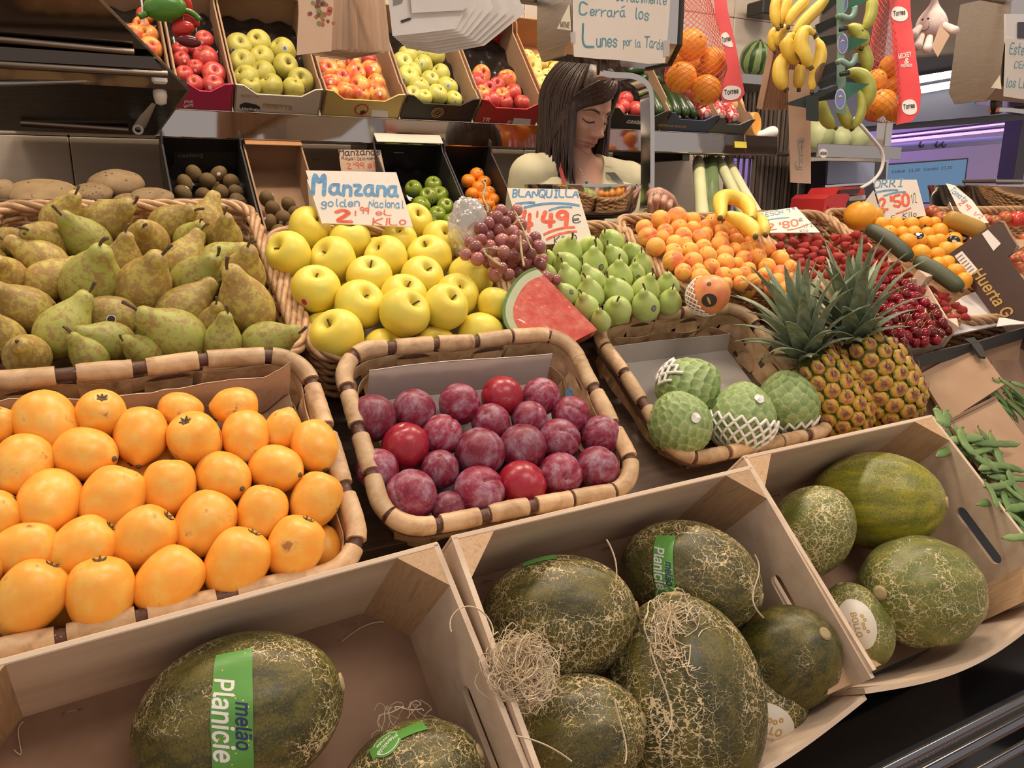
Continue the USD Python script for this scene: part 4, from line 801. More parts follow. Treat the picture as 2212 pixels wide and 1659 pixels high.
def pineapple(label, base, ang, tilt, R_, H, crown_ang, seed, ncrown=38):
    rg = np.random.default_rng(seed); ax = view_axis(base, ang, tilt); Rm = basis(ax, view_axis(base, 0, 90)); t = thing('pineapple', label, 'pineapple', M=mat4(Rm, base))
    prof = lambda z: R_ * np.clip(1 - (np.abs(z / H) ** 3.2) * .62, .05, 1) * (1 - .06 * z / H)
    zs = np.linspace(-H, H, 22); part(t, 'core', lathe([(0, -H)] + [(prof(z) * .955, z * .97) for z in zs] + [(0, H)], 36), 'pine_body', True)
    nc = 11; dz = .0205; i = 0
    for row in range(int(2 * H / dz)):
        z = -H + (row + .6) * dz; rr = prof(z); n_ = nc if abs(z) < H * .8 else nc - 2
        for k in range(n_):
            a = 2 * PI * (k + (row % 2) * .5 + row * .035) / n_; nrm = A([math.cos(a), math.sin(a), .12 - .9 * (z / H) ** 3 * -1 * .5]); nrm[2] = .55 * (z / H) ** 3; nrm /= np.linalg.norm(nrm)
            c = A([rr * math.cos(a) * .955, rr * math.sin(a) * .955, z]); B = basis(nrm, np.cross([0, 0, 1], nrm)); w = PI * rr / n_ * 1.02; hh = dz * .66
            if np.dot(t.M[:3, :3] @ nrm, EYE - (t.M[:3, :3] @ c + t.M[:3, 3])) < -.25: continue     # nothing of it can be seen from the aisle
            pts, tn = [], []
            for s_, h_, to in ((1., .0, .0), (.86, .0045, .25), (.52, .0070, .5), (.2, .0062, .8)):
                for q in range(8):
                    b = 2 * PI * q / 8; cx_, cy_ = math.cos(b), math.sin(b); m_ = max(abs(cx_), abs(cy_) * .9 + abs(cx_) * .42); pts.append([cx_ / m_ * w * s_ * .93, cy_ / m_ * hh * s_ * .93, h_ + rg.normal(0, .0002)]); tn.append(to + (.1 if cy_ < -.5 else 0))
            pts.append([0, 0, .0075]); tn.append(1.0); f = []
            for L_ in range(3):
                for q in range(8): a0, a1, b0, b1 = L_ * 8 + q, L_ * 8 + (q + 1) % 8, L_ * 8 + 8 + q, L_ * 8 + 8 + (q + 1) % 8; f += [(a0, a1, b1), (a0, b1, b0)]
            f += [(24 + q, 24 + (q + 1) % 8, 32) for q in range(8)]
            e = part(t, 'eye', moved(tm(pts, f), c, B), 'pine_eye', True, tone=tn)
            tip = [A([0, -.1 * hh, .006]), A([0, hh * .5, .0095]), A([rg.normal(0, .002), hh * 1.1, .0125])]
            part(e, 'bract', moved(ribbon(tip, (1, 0, 0), A([.0042, .003, .0005]), .0006), c, B), 'pine_bract', False)
    cr = subthing(t, 'crown'); up = Rm.T @ view_axis(base, crown_ang, 12); up /= np.linalg.norm(up); B = basis(up, [1, 0, 0]); o = A([0, 0, H * .96])
    for k in range(ncrown):
        f = k / ncrown; a = k * 2.39996; el = .45 + 1.05 * f; L_ = (.055 + .085 * math.sin(min(f * 1.15, 1) * PI * .62)) * rg.uniform(.85, 1.12)
        out_ = A([math.cos(a), math.sin(a), 0]); st = out_ * .014 * (1 - f * .7) + A([0, 0, f * .045]); P = []
        for s_ in np.linspace(0, 1, 9):
            e = el - (.55 * (1 - f) + .18) * s_ ** 2 * 1.3; P.append(st + (out_ * math.cos(el) + A([0, 0, math.sin(el)])) * L_ * s_ + (out_ * .35 - A([0, 0, .3])) * L_ * s_ ** 3 * (.9 - .7 * f))
        P = A(P); wid = (.033 - .009 * f) * np.clip(1.02 - np.linspace(0, 1, 9) ** 1.7, .02, 1) * np.r_[.8, np.ones(8)]; tt, uu, ww = frames(P, False, up=(-math.sin(a), math.cos(a), 0)); sd = A([-math.sin(a), math.cos(a), 0])
        V = np.stack([P - sd * wid[:, None] / 2 + ww * 0 - uu * -wid[:, None] * .16, P, P + sd * wid[:, None] / 2 - uu * -wid[:, None] * .16], 1) if False else np.stack([P - sd * wid[:, None] / 2 + np.cross(tt, sd) * -wid[:, None] * .17, P, P + sd * wid[:, None] / 2 + np.cross(tt, sd) * -wid[:, None] * .17], 1)
        g = grid_mesh(V); nn = np.cross(tt, sd)[:, None, :]; V2 = V + nn * .0011; g2 = grid_mesh(V2); n_ = V.shape[0] * 3
        ring = np.r_[np.arange(0, n_, 3), np.arange(n_ - 2, n_), np.arange(n_ - 4, 1, -3), [1]]; ring = np.r_[np.arange(0, n_, 3), [n_ - 2], np.arange(n_ - 1, 1, -3), [1]]; r2 = np.roll(ring, -1)
        m = tm(np.vstack([g.vertices, g2.vertices]), np.vstack([g.faces, g2.faces[:, ::-1] + n_, np.stack([ring, r2, ring + n_], 1), np.stack([r2, r2 + n_, ring + n_], 1)])); m.fix_normals()
        part(cr, 'leaf', moved(m, o, B), 'pine_leaf', 50)
pineapple('pineapple leaning against the custard apple basket, the nearer of two', on_slope(1795, 850, -.04), 126, 15, .052, .078, 108, 5)
pineapple('pineapple nearer the cherry box, the one behind the other', on_slope(1897, 822, -.015), 124, 18, .060, .084, 100, 6)
# ================================================================== custard apples
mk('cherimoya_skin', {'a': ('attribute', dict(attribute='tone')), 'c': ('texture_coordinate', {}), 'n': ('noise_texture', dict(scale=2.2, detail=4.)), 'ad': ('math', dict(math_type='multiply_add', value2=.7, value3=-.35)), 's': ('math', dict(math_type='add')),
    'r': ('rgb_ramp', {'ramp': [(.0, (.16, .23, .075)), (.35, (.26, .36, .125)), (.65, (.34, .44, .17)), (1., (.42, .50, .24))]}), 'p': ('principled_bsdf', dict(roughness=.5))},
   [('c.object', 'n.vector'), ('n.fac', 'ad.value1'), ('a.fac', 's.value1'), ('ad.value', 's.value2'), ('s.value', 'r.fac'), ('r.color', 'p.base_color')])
def cherimoya_mesh(seed, cells=150):
    from scipy.spatial import cKDTree
    m = trimesh.creation.icosphere(5); v = A(m.vertices); k = np.arange(cells) + .5; ph = np.arccos(1 - 2 * k / cells); th = PI * (1 + 5 ** .5) * k + seed
    C = np.stack([np.cos(th) * np.sin(ph), np.sin(th) * np.sin(ph), np.cos(ph)], 1) + np.random.default_rng(seed).normal(0, .02, (cells, 3)); C /= np.linalg.norm(C, axis=1, keepdims=True)
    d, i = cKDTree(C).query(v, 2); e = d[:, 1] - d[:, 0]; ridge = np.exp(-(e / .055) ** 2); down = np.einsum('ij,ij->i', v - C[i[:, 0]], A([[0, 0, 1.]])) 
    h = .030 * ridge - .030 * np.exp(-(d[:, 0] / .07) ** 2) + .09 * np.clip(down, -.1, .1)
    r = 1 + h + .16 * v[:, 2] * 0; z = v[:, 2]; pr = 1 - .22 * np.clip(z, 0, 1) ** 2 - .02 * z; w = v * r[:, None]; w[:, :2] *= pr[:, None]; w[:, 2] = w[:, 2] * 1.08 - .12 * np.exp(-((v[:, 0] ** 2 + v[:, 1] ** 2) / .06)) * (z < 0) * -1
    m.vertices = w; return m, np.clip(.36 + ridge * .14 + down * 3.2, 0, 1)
def foam_net(t, mesh_r, z0, z1, a0, a1, rows=5, cols=11, th=.045):
    """white foam mesh sleeve: joined strands in diamonds round the fruit between heights z0 and z1"""
    P = lambda a, z: A([math.cos(a), math.sin(a), 0]) * mesh_r * math.sqrt(max(1 - (z / 1.10) ** 2, .03)) * 1.05 + A([0, 0, z]); ms = []
    for r in range(rows):
        for c in range(cols):
            for s in (-1, 1):
                aa = a0 + (a1 - a0) * (c + .5 * (r % 2)) / cols; bb = aa + s * (a1 - a0) / cols * .5; za, zb = z0 + (z1 - z0) * r / rows, z0 + (z1 - z0) * (r + 1) / rows
                ms.append(tube([P(aa + (bb - aa) * f, za + (zb - za) * f) for f in np.linspace(-.06, 1.06, 4)], th, 6))
    part(t, 'foam_sleeve', cat(ms), 'foam_white', True, label='white foam net sleeve')
CM = [cherimoya_mesh(s, 120 + 20 * s) for s in range(3)]
def cherimoya(label, px, py, w, ang, tilt, k, off=.0, net=None, st=None):
    n = CHE_M[:3, 2]; p = on_plane(px, py, CHE_M[:3, 3] + n * off, n); r = px_m(p, w) / 2; Rm = basis(view_axis(p, ang, tilt), view_axis(p, 0, 90)); t = thing('custard_apple', label, 'fruit', M=mat4(Rm, p, r), group='custard apples')
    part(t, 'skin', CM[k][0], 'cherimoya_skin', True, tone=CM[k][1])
    if net: foam_net(t, 1.02, *net)
    if st: d = LDIR(t, *st); part(t, 'sticker', patch_on(CM[k][0], d, .17, .15, .05), 'sticker_white', True)
    return t
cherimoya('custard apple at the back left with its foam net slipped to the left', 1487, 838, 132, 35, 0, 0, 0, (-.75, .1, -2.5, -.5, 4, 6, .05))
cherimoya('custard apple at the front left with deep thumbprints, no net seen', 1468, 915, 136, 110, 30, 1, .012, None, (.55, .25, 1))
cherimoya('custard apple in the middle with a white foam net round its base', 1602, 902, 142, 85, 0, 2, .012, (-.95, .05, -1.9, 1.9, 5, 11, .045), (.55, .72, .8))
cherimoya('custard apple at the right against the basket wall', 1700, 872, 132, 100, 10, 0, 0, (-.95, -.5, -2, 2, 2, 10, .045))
# ================================================================== watermelon wedge
noisy('melon_flesh', [(.3, (.66, .085, .065)), (.5, (.74, .15, .10)), (.8, (.82, .30, .22))], 55, 5, .12, bump=.5, bscale=140, coat_weight=.5, coat_roughness=.08)
noisy('melon_pith', [(.3, (.62, .68, .40)), (.7, (.72, .74, .52))], 30, 3, .3); noisy('melon_rind', [(.3, (.10, .22, .05)), (.6, (.22, .36, .11)), (.8, (.34, .46, .19))], 30, 3, .3)
wc = at_d(1185, 675, 1.12); wn = view_axis(wc, 70, 76)
wt = thing('watermelon_wedge', 'cut wedge of red watermelon standing between golden apples and green pears', 'watermelon', wc)
WO = spline([(1157, 577), (1125, 592), (1098, 627), (1085, 668), (1093, 704), (1112, 728)], 30); WI = [(1234, 741), (1290, 712)]
def wpoly(k):
    """outline of the cut face, its round side drawn in by k pixels"""
    c = A([1215, 700]); q = WO + (c - WO) / np.linalg.norm(c - WO, axis=1)[:, None] * k; f = (WO[0] - A(WI[1])) / np.linalg.norm(WO[0] - A(WI[1])); q[0] = WO[0] - f * k; g = (WO[-1] - A(WI[0])) / np.linalg.norm(WO[-1] - A(WI[0])); q[-1] = WO[-1] - g * k
    return q
def wsolid(outer, inner=None):
    loop = np.vstack([outer, WI]) if inner is None else np.vstack([outer, inner[::-1]]); P = A([on_plane(x, y, wc, wn) for x, y in loop]); R = basis(wn); q = (P - wc) @ R; pl = Polygon(q[:, :2]).buffer(0)
    m = extrude(pl, .055, -.055); m = m.subdivide_to_size(.006) if inner is None else m; v = A(m.vertices); top = v[:, 2] > -1e-4
    v[:, 2] += np.where(top & (inner is None), .0012 * meshkit.fbm(v * 160, 2, 1), 0); m.vertices = v; return moved(m, wc, R)
part(wt, 'flesh', wsolid(wpoly(24)), 'melon_flesh', 40, world=True); part(wt, 'pith', wsolid(wpoly(7), wpoly(24)), 'melon_pith', 30, world=True); part(wt, 'rind', wsolid(wpoly(0), wpoly(7)), 'melon_rind', 30, world=True)
# ================================================================== grapes
noisy('grape_skin', [(.3, (.20, .05, .055)), (.5, (.36, .12, .11)), (.75, (.50, .24, .21))], 1.3, 3, .2, vary=.28, transmission_weight=.0, coat_weight=.3)
GR = cv([(1520, 300, 82), (1570, 335, 95), (1680, 335, 82), (1740, 375, 98), (1610, 360, 82), (1790, 330, 82), (1650, 392, 90), (1600, 418, 90), (1545, 460, 98), (1587, 505, 102), (1655, 450, 95), (1690, 542, 108), (1750, 462, 92), (1812, 432, 102), (1600, 572, 90), (1510, 582, 92), (1470, 552, 80), (1440, 632, 82), (1520, 662, 95), (1590, 682, 82), (1640, 612, 82), (1700, 612, 90), (1765, 532, 76), (1775, 642, 105), (1830, 580, 95), (1915, 520, 88), (1940, 580, 98), (1878, 620, 82), (1850, 690, 92), (1770, 702, 88), (1912, 672, 80), (1642, 770, 98), (1730, 770, 90), (1690, 722, 76), (1945, 712, 92), (1930, 755, 76), (2000, 792, 98), (1965, 662, 70), (2045, 800, 76), (1560, 620, 80), (1550, 530, 78), (1720, 420, 80), (1640, 690, 80), (1800, 500, 80), (1700, 670, 80), (1480, 600, 75), (1860, 540, 75), (1800, 750, 80), (1870, 760, 80)], 3.16, 550, 350)
gt = thing('grape_bunch', 'bunch of red grapes lying over the golden apples in front of the pear sign', 'grapes', on_slope(1085, 560, .06))
rg_ = random.Random(4); gp = [on_slope(x, y, .055 + rg_.uniform(-.014, .016)) for x, y, w in GR]; gp = [EYE + (p - EYE) * (1.05 if x > 1085 and y > 550 else 1.0) for p, (x, y, w) in zip(gp, GR)]; gr = [px_m(p, w[2]) * .5 for p, w in zip(gp, GR)]; gp = settle(gp, gr, slack=.92)
gball = trimesh.creation.icosphere(3)
for p, r in zip(gp, gr): m = gball.copy(); m.vertices = (A(m.vertices) * r * [1, 1, 1.06]) @ basis(A([rg_.uniform(-1, 1), rg_.uniform(-1, 1), 1])).T + p; part(gt, 'grape', m, 'grape_skin', True, world=True)
noisy('grape_stem', [(.3, (.20, .15, .05)), (.7, (.36, .28, .12))], 80, 2, .6)
def gst(pts, r=.0016, off=.075): part(gt, 'stem', tube(spline([on_slope(x, y, off) for x, y in pts], 14), r, 7), 'grape_stem', True, world=True)
gst([(1043, 392), (1047, 412), (1043, 425), (1050, 442), (1053, 460)], .0022, .06)
gst([(1113, 467), (1130, 495), (1140, 520), (1150, 540)]); gst([(1132, 575), (1126, 540), (1124, 510)], .0020, .085); gst([(1048, 550), (1065, 560), (1085, 575), (1050, 550), (1080, 540)], .0018); gst([(1110, 455), (1118, 475), (1108, 485)], .0014)
mk('clear_film', {'t': ('transparent_bsdf', dict(color=(.93, .91, .89))), 'g': ('glossy_bsdf', dict(color=(.9, .88, .86), roughness=.16)), 'd': ('diffuse_bsdf', dict(color=(.72, .68, .64))), 'm1': ('mix_closure', dict(fac=.45)), 'm2': ('mix_closure', dict(fac=.22))},
   [('t.BSDF', 'm1.closure1'), ('d.BSDF', 'm1.closure2'), ('m1.closure', 'm2.closure1'), ('g.BSDF', 'm2.closure2')], 'm2.closure')
bg = trimesh.creation.icosphere(4); c_ = on_slope(1012, 492, .05); bg.vertices = (A(bg.vertices) * (1 + .20 * np.abs(meshkit.fbm(A(bg.vertices) * 2.2, 2, 3)) + .30 * np.abs(meshkit.fbm(A(bg.vertices) * 5, 3, 5)) - .1)[:, None]) @ np.diag([.030, .022, .042]) + 0; bt = thing('plastic_bag', 'crumpled clear plastic bag beside the red grapes', 'bag', c_); part(bt, 'film', bg, 'clear_film', 20)
# ================================================================== cherries in a small wooden box
CB = [on_slope(*p, .03) for p in ((1838, 612), (1995, 598), (2064, 712), (1918, 752))]; cbx = A(CB).mean(0); Mc = mat4(basis(SN, CB[1] - CB[0]), cbx); LC = [(np.linalg.inv(Mc) @ np.r_[p, 1])[:3] for p in CB]
t = thing('cherry_box', 'small wooden box heaped with dark red cherries', 'box', M=Mc)
for i, nm in enumerate(('back_panel', 'side_panel', 'front_panel', 'side_panel')):
    a, b = LC[i], LC[(i + 1) % 4]; a, b = A([a[0], a[1], 0]), A([b[0], b[1], 0]); d = (b - a) / np.linalg.norm(b - a)
    part(t, nm, moved(cbox((np.linalg.norm(b - a), .003, .032)), (a + b) / 2 - [0, 0, .018 if nm != 'front_panel' else .026], np.stack([d, np.cross([0, 0, 1], d), [0, 0, 1]], 1)), 'ply_pale')
    q = a * .93; part(t, 'corner_post', moved(extrude(Polygon([(-.012, -.012), (.014, -.010), (-.010, .014)]), .048), q + [0, 0, -.034], rotz(-i * PI / 2 + PI / 2)), 'ply_pale', 20)
part(t, 'floor_panel', moved(extrude(Polygon([p[:2] for p in LC]), .003), (0, 0, -.036)), 'ply_pale')
def cherry_build(k):
    def go(t):
        part(t, 'skin', shape(('ch', k), lambda: stone_mesh(k, 14, .05, .92)), 'cherry_skin', True)
        part(t, 'stalk', tube(spline([(0, 0, .85), (.15, .1, 1.6), (.5 + .3 * k % 1, .2, 2.4), (1.0, .1, 3.0)], 9), .055, 5), 'green_stalk', True)
    return go
rg_ = random.Random(12); CH = []
poly = Polygon([(1848, 614), (1905, 606), (1962, 606), (1990, 640), (2030, 680), (2056, 716), (2040, 730), (1990, 742), (1945, 742), (1905, 700), (1880, 672)])
for _ in range(9000):
    x, y = rg_.uniform(1830, 2070), rg_.uniform(600, 760)
    if poly.contains(Point(x, y)) and all((x - a) ** 2 + ((y - b) * 1.15) ** 2 > 15.0 ** 2 for a, b, *_ in CH): CH.append((x, y, 25 + rg_.uniform(-2, 2), rg_.uniform(0, 360), rg_.uniform(-10, 70)))
    if len(CH) >= 92: break
pile('cherry', 'cherry', 'cherry', 'dark red', 'small wooden box', 'cherries in the wooden box', CH, lambda x, y: on_slope(x, y, .028 + .022 * (1 - min(1, (abs(x - 1945) / 110) ** 2 + (abs(y - 675) / 80) ** 2)) + rnd.uniform(-.003, .006)), lambda i, it, rg: (i % 4, cherry_build(i % 4), None), flatten=.88)
# ================================================================== strawberries
def straw_mesh(seed):
    m = lathe(A(smooth_prof([(0, -1.45), (.14, -1.42), (.42, -1.05), (.74, -.45), (.90, .15), (.82, .62), (.45, .82), (0, .80)], 20)).clip([0, -9], None), 18); return lumpy(m, .08, 1.5, seed)
def straw_build(k, leafy=False):
    def go(t):
        part(t, 'flesh', shape(('st', k), lambda: straw_mesh(k)), 'strawberry_skin', True)
        part(t, 'leaf_collar', star(.62 if leafy else .42, .78, 7, k), 'green_leaf', True)
    return go
noisy('green_leaf', [(.3, (.06, .14, .02)), (.7, (.16, .26, .05))], 1.5, 2, .5)
SB = []; poly = Polygon([(1668, 512), (1720, 505), (1800, 512), (1850, 505), (1870, 520), (1905, 545), (1945, 572), (1985, 605), (2050, 645), (2092, 672), (2085, 685), (2050, 690), (2010, 640), (1850, 600), (1795, 605), (1740, 590), (1700, 555)])
for _ in range(9000):
    x, y = rg_.uniform(1660, 2100), rg_.uniform(500, 695)
    if poly.contains(Point(x, y)) and all(((x - a) / 1.75) ** 2 + (y - b) ** 2 > 12.2 ** 2 for a, b, *_ in SB): SB.append((x, y, 19 + rg_.uniform(-2, 3), (180 if rg_.random() < .5 else 0) + rg_.uniform(-28, 28), rg_.uniform(-10, 25)))
    if len(SB) > 118: break
pile('strawberry', 'strawberry', 'strawberry', 'red', 'strawberry basket', 'strawberries in wicker', SB, lambda x, y: on_slope(x, y, .012 + rnd.uniform(-.004, .006)), lambda i, it, rg: ((i % 5, i % 9 == 0), straw_build(i % 5, i % 9 == 0), None), do_settle=False)
SB2 = [(x + 9, y + 7, 19, it[0] + 40, 0) for x, y, *it in SB[::2]]
pile('strawberry', 'strawberry', 'strawberry', 'half hidden red', 'lower layer of strawberry basket', 'strawberries underneath', SB2, lambda x, y: on_slope(x, y, -.006), lambda i, it, rg: ((i % 5, False), straw_build(i % 5), None), do_settle=False)
# ================================================================== oranges in the right basket
def orange_build(k, skin='orange_peel', st=None, band=False):
    def go(t):
        m = shape(('or', k), lambda: lumpy(tm(A(trimesh.creation.icosphere(4).vertices) * [1, 1, .92], trimesh.creation.icosphere(4).faces), .02, 1.2, k)); part(t, 'peel', m, skin, True)
        part(t, 'stalk_scar', moved(star(.09, .91, 5, k), (0, 0, 0)), 'calyx', True)
        if band: part(t, 'dark_wrap', patch_on(m, (.8, 0, .5), 1.0, .85, .02, .4, 24, 6), 'black_film', True, label='dark glossy wrapper'); stick(t, m, (.85, .08, .42), .36, .27, 'sticker_dark', 'sticker_white', .2, .035)
        elif st: stick(t, m, st, .25, .17, 'sticker_white', 'sticker_dark', .1)
    return go
ORR = cv([(1135, 275, 205, 90, 20), (1235, 325, 110), (1350, 330, 112), (1450, 325, 108), (1545, 315, 92), (1610, 320, 92), (1300, 375, 100), (1395, 385, 95), (1475, 392, 102), (1560, 390, 95), (1655, 385, 122), (1430, 440, 120), (1515, 430, 115), (1570, 445, 105), (1640, 440, 105), (1720, 425, 118), (1800, 410, 95), (1520, 520, 130), (1625, 530, 105), (1690, 500, 122), (1765, 490, 100), (1640, 595, 105), (1700, 600, 112), (1750, 645, 122), (1795, 690, 112), (1205, 265, 110), (1860, 560, 100)], 3.107, 1500, 380)
def orr(i, it, rg):
    if i in (12, 15, 16): return ('b', i), orange_build(1, 'orange_peel', None, True), 'dark wrapped'
    if i in (17, 21, 4): return ('s', i), orange_build(0, 'orange_peel', (.75, .1, .6)), 'stickered bright'
    return i % 3, orange_build(i % 3), None
pile('orri', 'orange', 'orange', 'bright', 'right wicker basket', 'oranges behind the cucumbers', ORR, lambda x, y: on_slope(x, y, .018), orr, flatten=.92)
# ================================================================== single pieces lying on the display
def log_mesh(L, r, seed, bend=.0, n=18, lump=.03):
    z = np.linspace(-1, 1, 24); rr = np.clip(1 - np.abs(z) ** 7, 0, 1) ** .5; P = np.stack([bend * (1 - z ** 2), 0 * z, z * L], 1); m = tube(P, np.maximum(rr * r, r * .03), n); return lumpy(m, lump * r, 1.2 / r, seed, 3)
def log(name, label, cat_, a, b, wpx, off, m_, seed, bend=0., tip=True, group=None, pa=None, pb=None):
    pa = on_slope(*a, off) if pa is None else pa; pb = on_slope(*b, off) if pb is None else pb; c = (pa + pb) / 2; L = np.linalg.norm(pb - pa) / 2; r = px_m(c, wpx) / 2; t = thing(name, label, cat_, M=mat4(basis(pb - pa, SN), c), group=group)
    part(t, 'skin', log_mesh(L, r, seed, bend), m_, True)
    if tip: part(t, 'stalk_scar', moved(lathe([(0, 0), (r * .3, .001), (r * .2, .004), (0, .004)], 10), (0, 0, L * .985)), 'calyx', True)
    return t
log('cucumber', 'dark green cucumber at the edge of the oranges, the upper of two', 'cucumber', (1872, 492), (1968, 562), 33, .045, 'cucumber_skin', 1, .006)
log('cucumber', 'dark green cucumber below the first, next to the dark brown box', 'cucumber', (1975, 560), (2078, 628), 35, .045, 'cucumber_skin', 2, .004)
log('papaya', 'mottled orange and green papaya in front of the tomato sign', 'papaya', (2040, 468), (2126, 502), 38, .05, 'papaya_skin', 3)
# mango in its foam sleeve
c_ = on_slope(1530, 637, .05); r_ = px_m(c_, 92) / 2; mt = thing('mango', 'red mango in a white foam sleeve with a black oval label', 'mango', M=mat4(basis(view_axis(c_, 25, 30), view_axis(c_, 90, 0)), c_, r_))
mm = lumpy(tm(A(trimesh.creation.icosphere(4).vertices) * [.9, .85, 1.05], trimesh.creation.icosphere(4).faces), .04, 1., 2)
skin_of('mango_skin', [(.3, (.62, .16, .07)), (.55, (.74, .30, .10)), (.8, (.70, .40, .14))], 12, 3, .4)
part(mt, 'skin', mm, 'mango_skin', True); d_ = LDIR(mt, .05, -.3, 1.); part(mt, 'oval_label', patch_on(mm, d_, .34, .36, .02), 'sticker_dark', True, label='black oval label with gold print'); part(mt, 'label_print', patch_on(mm, d_, .2, .06, .03, .4), 'gold_ink', True); part(mt, 'stalk_scar', patch_on(mm, LDIR(mt, .0, .55, .9), .1, .1, .015), 'calyx', True)
foam_net(mt, .92, -1.02, -.1, 0, 2 * PI, 6, 20, .035)
# bananas lying on the apricots
def banana_mesh(L, r, curve, seed, n=10):
    s = np.linspace(-1, 1, 20); a = s * curve; R0 = L / (2 * curve); P = np.stack([R0 * np.sin(a), R0 * (np.cos(a) - 1), 0 * s], 1); rr = r * np.interp(s, [-1, -.93, -.78, -.3, .4, .75, .92, 1], [.30, .32, .62, 1, 1, .74, .42, .3]); t, u, w = frames(P, up=(0, 0, 1)); b = np.arange(n) * 2 * PI / n
    k = 1 + .07 * np.cos(5 * b); m = grid_mesh(P[:, None] + (rr[:, None] * k)[..., None] * (np.cos(b)[None, :, None] * u[:, None] + np.sin(b)[None, :, None] * w[:, None]), False, True); e = 20 * n; i = np.arange(n); j = (i + 1) % n
    m = tm(np.vstack([m.vertices, P[:1], P[-1:]]), np.vstack([m.faces, np.stack([j, i, np.full(n, e)], 1), np.stack([19 * n + i, 19 * n + j, np.full(n, e + 1)], 1)])); m.fix_normals(); return out(m), P
def banana(label, pts, wpx, mat_, name='banana', group=None, seed=0, hand=None, pl=None):
    """pts: measured middle line of the fruit as points in space, stalk end first"""
    P = spline(pts, 20); s = np.linspace(-1, 1, 20); r = px_m(P[10], wpx) / 2; rr = r * np.interp(s, [-1, -.93, -.76, -.3, .4, .75, .93, 1], [.34, .36, .70, 1, 1, .78, .40, .28]); t_, u, w = frames(P); n = 12; b = np.arange(n) * 2 * PI / n; k = 1 + .05 * np.cos(5 * b + seed)
    m = grid_mesh(P[:, None] + (rr[:, None] * k)[..., None] * (np.cos(b)[None, :, None] * u[:, None] + np.sin(b)[None, :, None] * w[:, None]), False, True); e = 20 * n; i = np.arange(n); j = (i + 1) % n
    m = tm(np.vstack([m.vertices, P[:1], P[-1:]]), np.vstack([m.faces, np.stack([j, i, np.full(n, e)], 1), np.stack([19 * n + i, 19 * n + j, np.full(n, e + 1)], 1)])); m.fix_normals()
    t = hand or thing(name, label, 'banana', P[10], group=group); q = part(t, 'fruit' if hand else 'peel', m, mat_, True, world=True)
    for a, b_, nm in ((P[0], P[1], 'stalk_end'), (P[-1], P[-2], 'blossom_tip')): d = (a - b_) / np.linalg.norm(a - b_); part(q if hand else t, nm, tube([a - d * .002, a + d * .006], r * .34, 8), 'banana_tip', True, world=True)
    return t
S4 = lambda lst, o: [on_slope(x, y, o) for x, y in lst]
hb = thing('banana_bunch', 'small bunch of three bananas lying on the apricots beside the strawberry sign', 'bananas', on_slope(1600, 460, .06))
banana('', S4([(1556, 470), (1556, 445), (1575, 425), (1600, 432), (1620, 452), (1624, 472)], .07), 33, 'banana_skin', hand=hb); banana('', S4([(1562, 462), (1578, 468), (1605, 480), (1628, 498), (1632, 510)], .065), 34, 'banana_skin', hand=hb, seed=1); banana('', S4([(1625, 462), (1638, 472), (1648, 488), (1653, 506)], .06), 30, 'banana_skin', hand=hb, seed=2)
# ================================================================== shelf, boxes behind the counter
def print_on(parent, text, px, py, px2, py2, p, n, m, h=None, lift=.0006, bold=False, slant=0., mesh=None):
    """lettering laid on the plate through p facing n, reading from one measured point to another"""
    n = A(n, float) / np.linalg.norm(n); a, b = on_plane(px, py, p, n), on_plane(px2, py2, p, n); L = np.linalg.norm(b - a); x = (b - a) / L; y = np.cross(n, x)
    w = words(text, .01, slant, bold, False, .0004) if mesh is None else mesh.copy(); v = A(w.vertices); v[:, :2] -= v[:, :2].min(0); k = L / v[:, 0].max(); hy = v[:, 1].max(); v[:, 1] *= (k if h is None else px_m(a, h) / hy); v[:, 0] *= k
    w.vertices = v; return part(parent, 'lettering', moved(w, a + n * lift, np.stack([x, y, n], 1)), m, False, world=True)
XL, XR = .143, 2.108
sh = thing('steel_shelf', 'long polished steel shelf edge carrying the upper fruit boxes', 'shelf', (1.1, 2.03, 1.45))
part(sh, 'fascia', moved(cbox((1.955 - XL, .006, .063), (0, 0, 0), .0015), ((1.955 + XL) / 2, 2.033, 1.4575), rotx(math.radians(-6))), 'steel_mirror', 20, world=True)
part(sh, 'end_fascia', moved(cbox((XR - 1.958, .006, .063), (0, 0, 0), .0015), ((XR + 1.958) / 2, 2.033, 1.4575), rotx(math.radians(-6))), 'steel_mirror', 20, world=True)
part(sh, 'maker_label', plate([at_y(x, y, 2.026) for x, y in ((1587, 305), (1613, 306), (1613, 320), (1587, 319))], (0, -1, .1), .001), 'label_yellow', 20, world=True)
part(sh, 'bottom_lip', cbox((XR - XL, .03, .004), ((XR + XL) / 2, 2.046, 1.427)), 'steel_dull', 20, world=True)
part(sh, 'shelf_board', cbox((XR - XL + .3, .43, .02), ((XR + XL) / 2 - .15, 2.26, 1.462)), 'steel_dull', 20, world=True)
for x in (.75, 1.42, 1.75):
    part(sh, 'bracket', cbox((.03, .40, .05), (x, 2.28, 1.43)), 'steel_dark', 20, world=True); part(sh, 'upright', cbox((.03, .03, 1.43), (x, 2.46, .72)), 'steel_dull', 20, world=True)
us = thing('display_board', 'dark sloping board that the fruit baskets stand on', 'counter', (.8, 1.0, .9), kind='structure')
part(us, 'upper_board', moved(cbox((3.5, .62, .02)), (.95, 1.10, 1.02 + SLOPE * .243 - .125), rotx(math.radians(29))), 'dark_wood', 20, world=True)
part(us, 'lower_board', moved(cbox((2.4, .20, .02)), (.45, .925, .915), rotx(math.radians(38))), 'dark_wood', 20, world=True)
part(us, 'body', cbox((3.4, .50, .74), (.9, 1.12, .37)), 'dark_paint', 20, world=True)
part(us, 'back_board', cbox((3.5, .02, .70), (.95, 1.40, .86)), 'dark_wood', 20, world=True)
